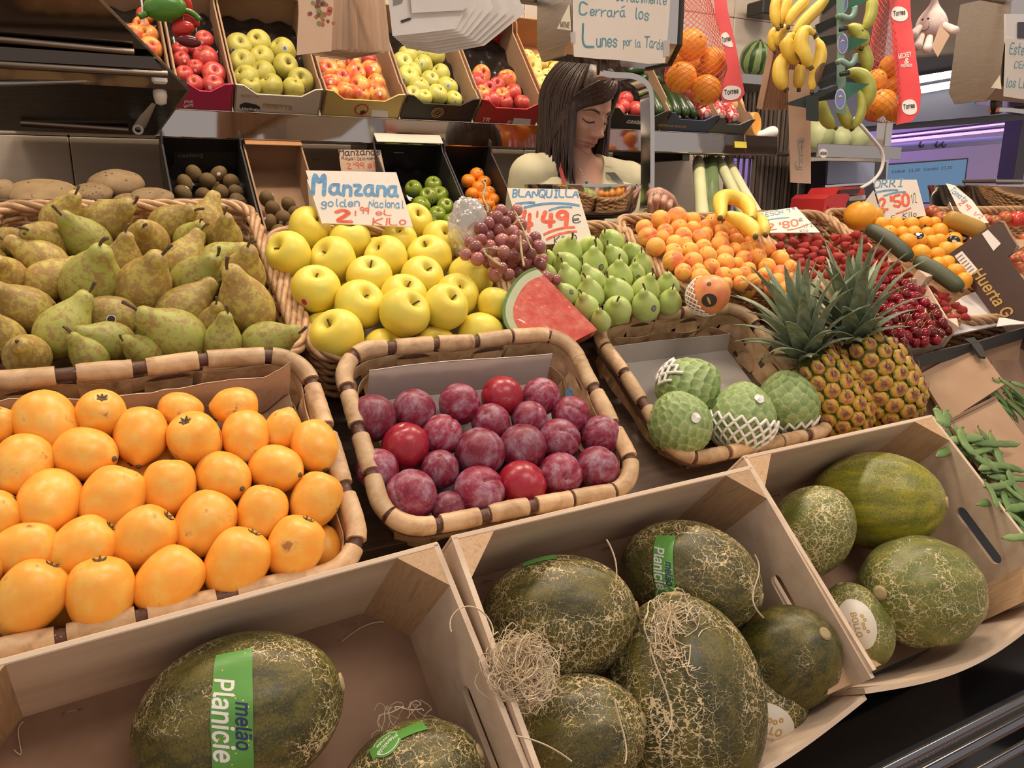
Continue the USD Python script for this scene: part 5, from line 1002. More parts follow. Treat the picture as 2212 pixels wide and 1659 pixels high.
for nm, c in (('card_white', (.66, .58, .48)), ('card_yellow', (.68, .50, .16)), ('card_red', (.50, .035, .035)), ('card_magenta', (.52, .03, .10)), ('card_black', (.03, .027, .025)), ('card_navy', (.035, .055, .13)), ('card_orange', (.45, .22, .09))):
    noisy(nm, [(.3, tuple(x * .93 for x in c)), (.7, c)], 6, 3, .5, vary=.02)
FT = 48.0
class Box:
    """an open cardboard fruit box standing tilted on a shelf: X along the shelf, Y up its floor, Z off its floor"""
    def __init__(s, label, xl, xr, y, z, tilt, d, outer, inner='cardboard', hf=.056, hs=.082, hb=.10, tray=True, flap=None, tabs=True):
        w = xr - xl; R = rotx(math.radians(tilt)); s.M = mat4(R, ((xl + xr) / 2, y, z)); s.w, s.d, s.hf = w, d, hf; t = s.t = thing('fruit_box', label, 'box', M=s.M); th = .004
        part(t, 'floor_panel', cbox((w, d, th), (0, d / 2, th / 2)), inner)
        part(t, 'front_panel', cbox((w, th, hf), (0, th / 2, hf / 2)), outer, 20)
        part(t, 'back_panel', cbox((w, th, hb), (0, d - th / 2, hb / 2)), inner, 20)
        for e in (-1, 1):
            sp = Polygon([(0, 0), (d, 0), (d, hb), (d - .03, hb), (d - .05, hs), (.05, hs * .9), (.04, hf + .022), (0, hf + .022)]); part(t, 'side_panel', moved(extrude(sp, th, -th / 2), (e * (w / 2 - th / 2), 0, 0), A([[0, 0, 1], [1, 0, 0], [0, 1, 0]], float)), inner, 20)
            if tabs: part(t, 'corner_tab', moved(extrude(Polygon([(0, 0), (-e * .05, 0), (-e * .018, .024), (0, .026)]), .004, -.002), (e * w / 2, .002, hf - .001), rotx(PI / 2)), outer, 20)
        if tray: part(t, 'tray_liner', s.liner(), 'black_film', 40)
        if flap: part(t, 'top_flap', cbox((w * .96, .05, .003), (0, d - .02, hb + .012)), flap, 20)
        s.t = t
    def liner(s):
        n = 24; u, v = np.meshgrid(np.linspace(-.48, .48, n), np.linspace(.03, .97, n), indexing='ij'); z = .014 + .006 * np.cos(u * 20) * np.cos(v * 26); P = np.stack([u * s.w, v * s.d, z], -1); a = grid_mesh(P); return tm(np.vstack([a.vertices, A(a.vertices) - [0, 0, .004]]), np.vstack([a.faces, a.faces[:, ::-1] + n * n]))
    def fruit(s, key, items, sc, ox, oy, build, adj, cat_, where, group, off=.046, flatten=.9, half=.5):
        pl0 = plane_place(s.M, off); Mi = np.linalg.inv(s.M)
        def pl(x, y):
            q = (Mi @ np.r_[pl0(x, y), 1])[:3]; q[0] = np.clip(q[0], -s.w / 2 + .034, s.w / 2 - .034); q[1] = max(q[1], .042); return (s.M @ np.r_[q, 1])[:3]
        def fix(p, r):
            q = (Mi @ np.r_[p, 1])[:3]; e = s.w / 2 - .005 - r; q[0] = np.clip(q[0], -e, e); q[1] = max(q[1], .008 + r); return (s.M @ np.r_[q, 1])[:3]
        it = [a + ((rnd.uniform(40, 140), rnd.uniform(15, 65)) if len(a) == 3 else ()) for a in cv(items, sc, ox, oy)]
        return pile(key, cat_.replace(' ', '_'), cat_, adj, where, group, it, pl, build, flatten=flatten, half=half, fix=fix)
    def front(s): return s.M[:3, 3] + s.M[:3, 1] * -.0003, -s.M[:3, 1]
    def text(s, text, px, py, px2, py2, m, **k): p, n = s.front(); return print_on(s.t, text, px, py, px2, py2, p, n, m, **k)
def rb(skins, st=None, n=3):
    """apples of some skins; every other one carries a small sticker"""
    def f(i, it, rg):
        sk = skins[rg.randrange(len(skins))]
        if st and i % 2 == 0: return (sk, 's', i % 3), b_apple(sk, i % 3, ((.8, .25 * (i % 3) - .25, .45), .19, .16, st[0], st[1])), None
        return (sk, i % n), b_apple(sk, i % n), None
    return f
SZ = 1.490
b = Box('red and pink apple box at the left end of the shelf', .195, .318, 2.04, SZ, FT, .33, 'card_magenta'); b.text('Pink', 398, 223, 418, 221, 'white_ink', bold=True, slant=.2); b.text('lady', 399, 234, 421, 229, 'white_ink', bold=True, slant=.2)
b.fruit('pinkl', [(1395, 275, 125), (1390, 400, 168), (1325, 350, 110), (1432, 525, 162), (1325, 460, 115), (1335, 580, 120), (1450, 625, 150), (1250, 345, 110), (1235, 425, 110), (1240, 525, 120)], 3.16, 0, 0, rb(['red_skin', 'red_skin', 'blush_skin'], ('sticker_white', 'sticker_pink')), 'red', 'apple', 'leftmost red box', 'red apples in the pink box')
b = Box('box of peach coloured apples behind the steel hood', -.02, .19, 2.06, SZ, FT, .33, 'card_white')
b.fruit('leftb', [(1085, 245, 145), (960, 240, 140), (1075, 340, 155), (980, 160, 115), (1100, 440, 140), (980, 330, 140), (1090, 150, 120)], 3.16, 0, 0, rb(['blush_skin'], ('sticker_white', None)), 'peach blushed', 'apple', 'box behind the hood', 'apples behind the hood')
b = Box('pale box of green yellow apples with a dark brand oval on its front', .322, .526, 2.04, SZ, FT, .33, 'card_white', flap='card_white'); b.text('RENETTA', 567, 231, 631, 238, 'gold_ink', bold=True); 
p_, n_ = b.front(); part(b.t, 'brand_oval', quad_panel([(519, 226), (530, 222), (552, 226), (562, 232), (560, 239), (545, 241), (524, 238), (518, 232)], p_ + n_ * .0012, n_, .001), 'ink_black', 20, world=True); print_on(b.t, 'Melinda', 522, 237, 558, 240, p_ + n_ * .0012, n_, 'white_ink', bold=True)
b.text('LA MELA MODERNA DAL 1950', 570, 225, 630, 231, 'grey_ink'); b.text('RENETTA', 520, 208, 560, 211, 'gold_ink')
b.fruit('mel', [(1620, 335, 178, 70, 50), (1765, 305, 172), (1935, 360, 170), (1640, 450, 180, 100, 55), (1785, 415, 170), (1960, 470, 172), (1670, 560, 185), (1815, 530, 175), (2015, 575, 172), (1860, 612, 172), (1705, 640, 150), (2020, 650, 150)], 3.16, 0, 0, rb(['renetta_skin'], ('sticker_white', 'sticker_blue')), 'green yellow', 'apple', 'pale brand box', 'apples in the pale box')
b = Box('yellow box of red and yellow apples with a star emblem', .533, .738, 2.04, SZ, FT, .33, 'card_yellow', tray=False); p_, n_ = b.front()
part(b.t, 'emblem', cat([moved(extrude(Point(0, 0).buffer(.018, 20).difference(Point(0, 0).buffer(.015, 20)), .0006), on_plane(781, 236, p_, n_) + n_ * .0005, np.stack([A([1., 0, 0]), np.cross(n_, [1., 0, 0]), n_], 1))]), 'red_ink', False, world=True); print_on(b.t, '*', 776, 248, 788, 249, p_, n_, 'ink_black', bold=True, h=14)
part(b.t, 'paper_label', quad_panel([(803, 238), (838, 241), (838, 254), (801, 252)], p_ + n_ * .0012, n_, .001), 'sticker_white', 20, world=True); b.text('Manzana', 812, 247, 830, 249, 'ink_black')
b.fruit('jaz', [(285, 500, 150), (525, 515, 145), (630, 485, 138), (430, 550, 142), (315, 585, 140), (555, 620, 152), (665, 600, 142), (445, 655, 142), (690, 668, 132), (580, 695, 125), (370, 655, 110), (620, 425, 105), (520, 455, 105), (400, 480, 110)], 3.16, 600, 0, rb(['blush_skin', 'blush_skin', 'red_skin'], ('sticker_white', None)), 'red yellow', 'apple', 'yellow star box', 'apples in the yellow box')
b = Box('black box of pale green apples with a round gold crest', .744, .949, 2.04, SZ, FT, .33, 'card_black'); p_, n_ = b.front()
part(b.t, 'crest', cat([moved(extrude(Point(0, 0).buffer(.017, 20).difference(Point(0, 0).buffer(.0145, 20)).union(Point(0, 0).buffer(.011, 16).difference(Point(0, 0).buffer(.009, 16))).union(shapely.affinity.rotate(sbox(-.006, -.001, .006, .001), 45)), .0006), on_plane(945, 243, p_, n_) + n_ * .0005, np.stack([A([1., 0, 0]), np.cross(n_, [1., 0, 0]), n_], 1))]), 'gold_ink', False, world=True)
b.fruit('blk', [(775, 430, 152), (880, 400, 132), (965, 370, 112), (1075, 385, 138), (985, 450, 142), (910, 495, 122), (815, 530, 162), (1115, 515, 138), (1025, 560, 130), (945, 610, 152), (1160, 615, 145), (1080, 668, 145), (870, 662, 132), (1000, 712, 120), (1200, 715, 115)], 3.16, 600, 0, rb(['green_yellow_skin'], ('sticker_white', 'ink_teal')), 'pale green', 'apple', 'black crest box', 'apples in the black box')
b = Box('red box of rosy apples with a red lid flap', .957, 1.152, 2.04, SZ, FT, .34, 'card_red', 'cardboard', flap='card_red'); b.text('TR', 1040, 262, 1056, 263, 'white_ink', bold=True); b.text('envy', 1093, 268, 1121, 270, 'white_ink', slant=.1); p_, n_ = b.front()
part(b.t, 'paper_label', quad_panel([(1110, 256), (1147, 258), (1145, 270), (1107, 268)], p_ + n_ * .0012, n_, .001), 'sticker_white', 20, world=True)
pb_ = b.M[:3, 3] + b.M[:3, 1] * (b.d - .006); part(b.t, 'back_print', quad_panel([(963, 80), (1090, 74), (1090, 112), (972, 114)], pb_, -b.M[:3, 1], .002), 'card_red', 20, world=True); print_on(b.t, 'envy', 1002, 91, 1024, 89, pb_, -b.M[:3, 1], 'white_ink', lift=.002)
b.fruit('env', [(1295, 575, 132), (1380, 525, 132), (1560, 550, 132), (1490, 590, 112), (1410, 620, 122), (1330, 665, 122), (1605, 655, 122), (1530, 680, 115), (1450, 715, 122), (1370, 748, 112), (1555, 748, 112), (1670, 742, 112)], 3.16, 600, 0, rb(['red_skin', 'blush_skin', 'red_skin']), 'rosy', 'apple', 'red lid box', 'apples in the red box')
b = Box('dark box of creamy yellow apples beside the woman', 1.162, 1.385, 2.04, SZ, FT, .34, 'card_black', 'card_orange', tray=False)
b.fruit('cre', [(1630, 405, 112), (1785, 430, 112), (1855, 405, 105), (1730, 480, 112), (1900, 480, 112), (1665, 505, 112), (1840, 530, 112), (1710, 600, 112), (1780, 568, 102), (1920, 568, 95), (1875, 622, 112), (1820, 658, 112), (1750, 682, 112), (1840, 728, 105), (1700, 730, 90)], 3.16, 600, 0, rb(['cream_apple_skin'], ('sticker_dark', None)), 'creamy yellow', 'apple', 'box beside the woman', 'yellow apples beside the woman')
b = Box('dark green box of nectarines behind the scale arm', 1.388, 1.60, 2.04, SZ, FT, .33, 'card_black', hs=.10); b.text('castang', 1350, 268, 1394, 272, 'white_ink', bold=True, slant=.15)
b.fruit('nec', [(635, 690, 105), (605, 732, 95), (690, 770, 112), (620, 788, 88), (575, 690, 90), (560, 770, 90)], 3.16, 1150, 0, lambda i, it, rg: (('r', i % 2), b_stone('red_skin', i % 2, .06), None), 'red', 'nectarine', 'box behind the scale arm', 'nectarines')
b = Box('blue box of dark courgettes right of the scale arm', 1.605, 1.802, 2.04, SZ, FT, .36, 'card_navy', hf=.05); b.text('FRUTAS DE ARAGON', 1420, 272, 1480, 276, 'gold_ink', bold=True)
def courg(a, bb, w, lab): pl = plane_place(b.M, .05); pa, pb2 = pl(*a), pl(*bb); log('courgette', lab, 'courgette', None, None, w, 0, 'courgette_skin', int(a[0]), .008, True, 'courgettes in the blue box', pa, pb2)
for i, (a, bb) in enumerate((((1395, 195), (1426, 250)), ((1412, 192), (1445, 250)), ((1432, 188), (1463, 252)), ((1448, 190), (1483, 253)), ((1466, 205), (1503, 255)), ((1380, 185), (1408, 240)))):
    courg(a, bb, 24, f'dark green courgette lying lengthwise in the blue box, {ORD[(1, 2, 3, 4, 5, 0)[i] + 1] if i < 5 else "first"} from left')
courg((1352, 155), (1415, 160), 20, 'dark courgette lying crosswise at the back of the blue box'); courg((1380, 172), (1430, 178), 20, 'dark courgette lying crosswise below another in the blue box')
b = Box('slim grey box of wrapped red vegetables at the shelf end', 1.805, 1.958, 2.04, SZ, FT, .25, 'steel_card', hf=.042, hs=.06)
for i, (x, y) in enumerate(((1513, 232), (1545, 235), (1573, 240))):
    p = plane_place(b.M, .04)(x, y); q = thing('wrapped_vegetable', f'red and white film wrapped vegetable pack in the slim grey box, {ORD[i + 1]} from left', 'vegetable', p, group='wrapped packs'); part(q, 'film', moved(log_mesh(.045, .021, i + 3, .004, 18, .12), (0, 0, 0), basis(b.M[:3, 1], b.M[:3, 0])), 'wrap_red', 40)
# pumpkins and white gourd at the shelf end
def pump(label, px, py, w, ax, cut, ln):
    p = at_y(px, py, 2.09); r = px_m(p, w) / 2; B = basis(A(ax, float), (0, 0, 1)); q = thing('pumpkin', label, 'pumpkin', M=mat4(B, p, r)); part(q, 'rind', lathe(smooth_prof([(0, -ln), (.5, -ln * .93), (.9, -ln * .4), (1.0, .1), (.97, .5)], 20).tolist() + [(.96, .52), (0, .52)], 28), 'pumpkin_skin', 50); part(q, 'cut_face', lathe([(0, .521), (.90, .521), (.90, .535), (.35, .53), (0, .5)], 28), 'pumpkin_flesh', 30)
pump('orange butternut pumpkin cut open with its round face showing', 1622, 269, 50, (.35, -.9, .05), 1, 1.2); pump('second orange pumpkin lying behind the cut one', 1596, 228, 36, (.6, -.5, .3), 1, 1.1)
p = at_y(1655, 288, 2.07); q = thing('white_radish', 'white radish lying at the right end of the steel shelf', 'radish', p); part(q, 'root', moved(lathe(spline([(0, -.045), (.008, -.04), (.014, -.01), (.020, .02), (.016, .037), (0, .042)], 18).clip([0, -9], None), 18), (0, 0, 0), basis((.95, -.2, .2))), 'foam_white', True)
# ------------------------------------------------------------------ lower row in the shade of the shelf
LZ, LY = 1.12, 1.86
def at_L(px, y=LY): return at_y(px, 470, y)[0]
b = Box('dark green box of kiwis with a brand flap, behind the pears', at_L(378), at_L(560), LY, LZ, 42, .36, 'card_black', 'black_card', hs=.11, hb=.13); pb_ = b.M[:3, 3] + b.M[:3, 1] * (b.d - .006)
part(b.t, 'brand_panel', quad_panel([(375, 330), (508, 330), (511, 362), (376, 364)], pb_, -b.M[:3, 1], .002), 'seam_dark', 20, world=True); print_on(b.t, 'castang', 384, 341, 438, 340, pb_, -b.M[:3, 1], 'grey_ink', lift=.003, bold=True)
def kiwi_b(k, st):
    def go(t):
        m = shape(('kiwi', k), lambda: lumpy(tm(A(trimesh.creation.icosphere(3).vertices) * [.88, .84, 1.1], trimesh.creation.icosphere(3).faces), .04, 1.1, k)); part(t, 'skin', m, 'kiwi_skin', True)
        if st: stick(t, m, (.4, -.7, .35), .2, .24, 'sticker_white', 'sticker_blue' if k % 2 else None)
    return go
KW = lambda i, it, rg: ((i % 3, i % 2), kiwi_b(i % 3, i % 2 == 0), None)
b.fruit('kiwi', [(1245, 1315, 122), (1395, 1335, 122), (1530, 1325, 128), (1260, 1260, 115), (1415, 1230, 122), (1605, 1250, 118), (1700, 1372, 128), (1612, 1432, 132), (1752, 1468, 118), (1672, 1540, 115), (1768, 1585, 115), (1330, 1190, 115), (1500, 1200, 115), (1480, 1420, 120), (1590, 1340, 110)], 3.16, 0, 0, KW, 'brown', 'kiwi', 'dark green kiwi box', 'kiwis in the brand box', off=.05)
b = Box('orange topped box of loose kiwis left of the golden apple sign', at_L(566), at_L(700), LY, LZ, 42, .36, 'card_orange', 'cardboard', hs=.10, tray=False, flap='card_orange')
pb_ = b.M[:3, 3] + b.M[:3, 1] * (b.d - .006); print_on(b.t, 'Kiwi', 676, 345, 690, 344, pb_, -b.M[:3, 1], 'ink_black', lift=.003)
b.fruit('kiwi2', [(1830, 1372, 115), (1878, 1440, 115), (1912, 1492, 122), (1990, 1425, 105), (2005, 1445, 105), (1905, 1570, 112), (1850, 1520, 110), (1960, 1540, 110), (2060, 1500, 110)], 3.16, 0, 0, KW, 'brown', 'kiwi', 'orange topped kiwi box', 'loose kiwis', off=.045)
b = Box('white rimmed box of dark green apples behind the golden apples', at_L(858), at_L(1012), LY, LZ, 42, .36, 'card_white', 'black_card', hs=.11, hb=.12, flap='card_white')
b.fruit('gran', [(930, 1292, 122), (1120, 1285, 122), (1055, 1345, 128), (1245, 1342, 132), (975, 1408, 132), (1170, 1412, 125), (1100, 1462, 122), (1035, 1512, 112), (1180, 1512, 105), (1140, 1565, 100)], 3.16, 600, 0, rb(['granny_skin'], ('sticker_white', 'sticker_blue')), 'shiny green', 'apple', 'white rimmed box', 'green apples', off=.05)
b = Box('black box of small dark oranges left of the woman', at_L(1014), at_L(1120), LY, LZ, 42, .36, 'card_black', 'black_card', hs=.11, hb=.13); pb_ = b.M[:3, 3] + b.M[:3, 1] * (b.d - .006); print_on(b.t, 'kroon', 1040, 353, 1059, 352, pb_, -b.M[:3, 1], 'grey_ink', lift=.003, bold=True)
b.fruit('krn', [(1310, 1242, 98), (1400, 1262, 98), (1490, 1272, 98), (1560, 1228, 98), (1335, 1328, 95), (1430, 1342, 95), (1520, 1362, 95), (1592, 1305, 85), (1380, 1395, 85), (1470, 1400, 85), (1545, 1405, 75)], 3.16, 600, 0, lambda i, it, rg: ((i % 3, i % 2), orange_build(i % 3, 'bright_orange_peel', (.2, -.5, .8) if i % 2 else None), None), 'small', 'orange', 'black box left of the woman', 'small oranges', off=.05)
# potatoes on their crate
pc = thing('potato_crate', 'low dark crate under the potatoes behind the pear basket', 'crate', (-.1, 1.62, 1.2)); part(pc, 'body', cbox((.80, .36, .30), (-.16, 1.66, 1.14)), 'dark_wood', 20, world=True)
for i, (x, y, l, w, a) in enumerate(((20, 1310, 190, 200, 70), (300, 1318, 410, 150, 4), (630, 1318, 240, 140, 10), (800, 1252, 335, 190, 8), (885, 1368, 190, 80, 0), (1040, 1345, 260, 120, 5))):
    p = at_y(x / 3.16, y / 3.16, 1.62 + (.06 if i == 3 else 0)); L_ = px_m(p, l / 3.16) / 2; m = potato_mesh(i); t = thing('potato', ['brown potato at the left edge of the picture', 'long brown potato above the left end of the pear basket', 'brown potato behind a pear stalk', 'large dark potato lying on top of the others', 'small potato mostly hidden below the top one', 'knobbly potato at the right of the heap'][i], 'potato', M=mat4(basis(view_axis(p, 90, 30), view_axis(p, a, 0)) , p, L_), group='potatoes'); m.vertices = A(m.vertices) * [1, .9, w / l * 1.2]; part(t, 'skin', m, 'potato_skin', True)
# ================================================================== hand lettered price cards
GL = {'A': '022842 1434', 'B': '0208 082837362505 052534332202', 'C': '4728180703123243', 'D': '0208 082837332202', 'E': '48080242 0535', 'F': '480802 0535', 'G': '47281807031232434535', 'I': '1838 2822 1232', 'K': '0208 4805 0542', 'L': '080242',
      'M': '0208254842', 'N': '02084248', 'O': '180703123243473818', 'Q': '180703123243473818 2441', 'R': '0208 082837362505 1542', 'S': '473818070615354443321203', 'T': '0848 2822', 'U': '080312324348', 'P': '0208 082837362505',
      'a': '3626160503122233363342', 'c': '3526160503122233', 'd': '38333242 35261605031222', 'e': '04343526160503122233', 'g': '35261605041323343631201001', 'i': '1612 1817', 'l': '181322', 'm': '0602 05162522 25364542', 'n': '0602 0516263532', 'o': '160503122233352616',
      'p': '0600 0515263534231303', 'r': '0602 04152636', 's': '35261605142433221203', 't': '181322 0636', 'u': '060312223336 3632', 'z': '06360232', 'y': '0604132334 3631201001', 'v': '061236', 'w': '0612243246',
      '0': '180703122233372818', '1': '062822', '2': '07182837360242', '4': '180444 3732', '5': '38080525343322 2203', '8': '2515060718283736253433221203041525', '9': '36251506071828373632', "'": '1816', '€': '4738180703123243 0535 0434', '/': '0248', '-': '0535', 'á': '3626160503122233363342 1839', 'ª': '1828271716172725', '.': '0203'}
def hand_poly(text, w=.55, seed=0, slant=.08):
    rg = random.Random(seed); x = 0.0; ls = []
    for ch in text:
        if ch == ' ': x += 2.6; continue
        mx = 0; dy = rg.uniform(-.25, .25); k = rg.uniform(.93, 1.07)
        for st in GL[ch].split():
            P = A([(int(st[i]), int(st[i + 1])) for i in range(0, len(st) - 1, 2)], float) * [k, 1]; mx = max(mx, P[:, 0].max())
            if len(P) > 2:
                for _ in range(2):
                    q = [P[0]]
                    for a, b in zip(P[:-1], P[1:]): q += [a * .75 + b * .25, a * .25 + b * .75]
                    P = A(q + [P[-1]])
            P = P + A([x, dy]); P[:, 0] += slant * P[:, 1]; ls.append(LineString(P).buffer(w / 2, 5))
        x += mx + 1.25
    return unary_union(ls)
def hand(text, w=.6, seed=0, slant=.08): return extrude(hand_poly(text, w, seed, slant), .02)
class Card:
    def __init__(s, name, label, px4, p, n, th=.0022, m='sign_card', flap=None, cat_='price card'):
        s.p, s.n = A(p), A(n) / np.linalg.norm(n); s.t = thing(name, label, cat_, s.p); s.c = part(s.t, 'card', quad_panel(px4, s.p, s.n, th), m, 20, world=True)
        if flap: part(s.t, 'rear_flap', plate(flap, np.cross(A(flap[1]) - flap[0], A(flap[2]) - flap[0]), .002), m, 20, world=True)
    def ink(s, text, a, b, h, m, w=.6, seed=0, slant=.08):
        q = hand(text, w, seed, slant); v = A(q.vertices); v[:, 2] *= .01; q.vertices = v; print_on(s.c, text, a[0], a[1], b[0], b[1], s.p, s.n, m, h=h, mesh=q, lift=.0004)
    def line(s, pts, w, m):
        P = A([on_plane(x, y, s.p, s.n) for x, y in pts]) + s.n * .0004; part(s.c, 'underline', ribbon(spline(P, 12) if len(P) > 2 else P, np.cross(s.n, P[-1] - P[0]), px_m(P[0], w), .0005), m, 30, world=True)
def facing(p, tilt=65, ang=90): return view_axis(p, ang, tilt)
p = at_y(780, 430, 1.205); n = facing(p, 62)
fl = [on_plane(660, 368, p, n), on_plane(700, 483, p, n), at_y(672, 450, 1.28), at_y(662, 372, 1.235)]
c = Card('price_card', 'folded white price card lettered Manzana standing on the golden apples', [(660, 368), (856, 372), (892, 490), (697, 482)], p, n, flap=fl)
c.ink('M', (671, 423), (706, 424), 54, 'ink_blue', 1.6, 1); c.ink('anzana', (709, 424), (862, 428), 32, 'ink_blue', 1.35, 2); c.ink('golden', (693, 452), (778, 452), 25, 'ink_blue', .75, 3); c.ink('Nacional', (796, 449), (872, 451), 21, 'ink_blue', .75, 4)
c.ink('2', (722, 481), (763, 482), 33, 'ink_red', 1.4, 5); c.ink("'", (766, 466), (770, 466), 12, 'ink_red', 1.0, 5); c.ink('99', (776, 461), (797, 463), 16, 'ink_red', 1.0, 6); c.ink('eL', (811, 465), (846, 466), 14, 'ink_red', .7, 7); c.ink('KiLo', (804, 487), (878, 487), 18, 'ink_red', .7, 8)
p = at_y(1185, 470, 1.235); n = facing(p, 66); fl = [on_plane(1095, 406, p, n), on_plane(1130, 532, p, n), at_y(1108, 500, 1.29), at_y(1095, 412, 1.26)]
c = Card('price_card', 'folded white price card lettered BLANQUILLA standing over the green pears', [(1095, 406), (1247, 409), (1281, 522), (1132, 531)], p, n, flap=fl)
c.ink('BLANQUILLA', (1106, 429), (1250, 430), 23, 'ink_blue', 1.05, 11); c.line([(1113, 441), (1135, 438), (1156, 438)], 5, 'ink_blue'); c.line([(1131, 449), (1180, 440), (1252, 444)], 5, 'ink_blue'); c.line([(1185, 455), (1220, 447), (1236, 448)], 4, 'ink_blue')
c.ink('4', (1125, 503), (1152, 503), 54, 'ink_red', 1.5, 12); c.ink("'", (1158, 470), (1163, 470), 16, 'ink_red', 1.1, 5); c.ink('49', (1168, 493), (1230, 492), 42, 'ink_red', 1.5, 13); c.line([(1174, 507), (1210, 494), (1242, 491)], 5, 'ink_red'); c.line([(1180, 518), (1215, 504), (1246, 500)], 5, 'ink_red')
c.ink('€', (1237, 483), (1257, 481), 20, 'ink_black', .5, 14); c.ink('KiLO', (1197, 530), (1247, 525), 20, 'ink_black', .6, 15)
p = at_y(1700, 480, 1.20); n = facing(p, 42)
c = Card('price_card', 'white price card lettered FRESON lying on the strawberries', [(1630, 460), (1720, 447), (1772, 502), (1663, 503)], p, n)
c.ink('FRESON', (1633, 472), (1694, 462), 15, 'ink_blue', .7, 21); c.ink('1ª', (1700, 460), (1719, 457), 14, 'ink_blue', .7, 21); c.line([(1640, 479), (1680, 472), (1705, 470)], 3, 'ink_blue'); c.ink("2'80", (1660, 500), (1728, 488), 24, 'ink_red', .9, 22); c.line([(1700, 497), (1732, 490), (1744, 484)], 3, 'ink_red'); c.ink('€', (1727, 479), (1736, 477), 10, 'ink_black', .5, 14); c.ink('1/2', (1735, 494), (1758, 490), 12, 'ink_black', .5, 23); c.ink('Kilo', (1728, 502), (1746, 500), 8, 'ink_black', .5, 24)
p = at_y(1940, 430, 1.27); n = facing(p, 66); fl = [on_plane(1885, 388, p, n), on_plane(1910, 476, p, n), at_y(1873, 440, 1.33), at_y(1880, 392, 1.30)]
c = Card('price_card', 'curved white price card lettered ORRI in the oranges', [(1885, 388), (1980, 388), (1990, 425), (2001, 466), (1912, 476), (1896, 430)], p, n, flap=fl)
c.ink('ORRI', (1887, 407), (1951, 404), 20, 'ink_blue', .85, 31); c.line([(1889, 417), (1905, 413), (1940, 411)], 4, 'ink_blue'); c.line([(1908, 424), (1930, 417), (1957, 415)], 4, 'ink_blue'); c.ink("2'50", (1900, 458), (1968, 445), 33, 'ink_red', 1.3, 32); c.line([(1935, 462), (1955, 455), (1968, 449)], 3, 'ink_red'); c.ink('1/2', (1970, 440), (1981, 438), 24, 'ink_black', .6, 33); c.ink('€', (1925, 474), (1934, 473), 9, 'ink_black', .5, 14); c.ink('Kilo', (1950, 471), (1980, 468), 12, 'ink_black', .55, 34)
p = at_y(2085, 440, 1.25); n = facing(p, 55, 110); fl = [on_plane(2043, 396, p, n), on_plane(2075, 466, p, n), at_y(2048, 462, 1.33), at_y(2028, 442, 1.30)]
c = Card('price_card', 'white price card lettered Tomate seen nearly edge on above the papaya', [(2043, 396), (2062, 400), (2100, 432), (2136, 481), (2106, 483), (2072, 455)], p, n, flap=fl)
c.ink('Tomate', (2049, 412), (2083, 440), 13, 'ink_blue', .8, 41); c.ink("2'9", (2068, 440), (2090, 456), 12, 'ink_red', .9, 42); c.ink('1/2', (2100, 462), (2118, 474), 9, 'ink_red', .7, 43)
p = at_y(780, 348, 2.02); n = A([-.1, -1, .15])
c = Card('price_card', 'dim price card lettered Manzanas hanging under the steel shelf', [(731, 323), (822, 324), (832, 372), (737, 370)], p, n, m='kraft_liner')
c.ink('Manzanas', (732, 337), (822, 336), 13, 'ink_black', .8, 51); c.ink('Royal', (738, 347), (768, 348), 9, 'ink_black', .6, 52); c.ink('Gala-nuevas', (772, 347), (817, 345), 8, 'ink_black', .6, 53); c.ink("2'99 el", (750, 366), (812, 362), 14, 'ink_red', .8, 54)
# ================================================================== hanging scales
def scale_head(label, x0, x1, z0, z1, y, dp):
    t = thing('hanging_scale', label, 'scale', ((x0 + x1) / 2, y, z0)); pr = Polygon([(0, z0 + .035), (.03, z0), (dp - .02, z0), (dp, z0 + .03), (dp, z1), (0, z1)]); part(t, 'housing', moved(extrude(pr, x1 - x0), (x0, y, 0), A([[0, 0, 1], [1, 0, 0], [0, 1, 0]], float)), 'steel', 20, world=True)
    part(t, 'end_trim', moved(extrude(pr.buffer(.004), .008), (x0 - .004, y, 0), A([[0, 0, 1], [1, 0, 0], [0, 1, 0]], float)), 'steel_dull', 20, world=True); part(t, 'end_trim', moved(extrude(pr.buffer(.004), .008), (x1 - .004, y, 0), A([[0, 0, 1], [1, 0, 0], [0, 1, 0]], float)), 'steel_dark', 20, world=True); return t
Y1 = 1.40; a_, b_ = at_y(1236, 60, Y1), at_y(1470, 60, Y1); zb = at_y(1200, 108, Y1)[2]
s1 = scale_head('steel hanging scale with a hand written notice, weighing pan in front of the woman', a_[0], b_[0], zb, zb + .26, Y1, .13)
sx_ = (a_[0] - .0055, 0, 0); tri = [(1203, 62), (1230, 8), (1233, 66)]; lab_ = part(s1, 'maker_label', quad_panel(tri, sx_, (-1, 0, 0), .001), 'label_cream', 20, world=True); print_on(lab_, 'MINE', 1210, 58, 1230, 60, sx_, (-1, 0, 0), 'grey_ink')
def loop(t, pts, y, w, th, m='steel'): P = A([at_y(px, py, y) for px, py in pts]); P = spline(P, 60); part(t, 'pan_arm', ribbon(P, (0, 1, 0), w, th), m, 30, world=True)
loop(s1, [(1292, 160), (1340, 165), (1372, 172), (1392, 190), (1398, 225), (1399, 330), (1398, 430), (1393, 462), (1375, 484), (1345, 490), (1270, 490)], Y1 + .05, .035, .012)
part(s1, 'spindle', tube([at_y(1300, 100, Y1 + .05), at_y(1301, 162, Y1 + .05)], .012, 14), 'steel_dark', True, world=True)
def pan(t, c, r, dpt):
    pr = [(0, -dpt), (r * .78, -dpt), (r * .93, -dpt * .75), (r, -.008), (r * 1.02, 0), (r * 1.035, .003), (r * 1.035, -.004), (r * 1.01, -.012), (r * .95, -dpt * .80), (r * .79, -dpt - .004), (0, -dpt - .004)]
    part(t, 'pan', moved(lathe(pr[::-1], 64), c), 'steel', 50, world=True)
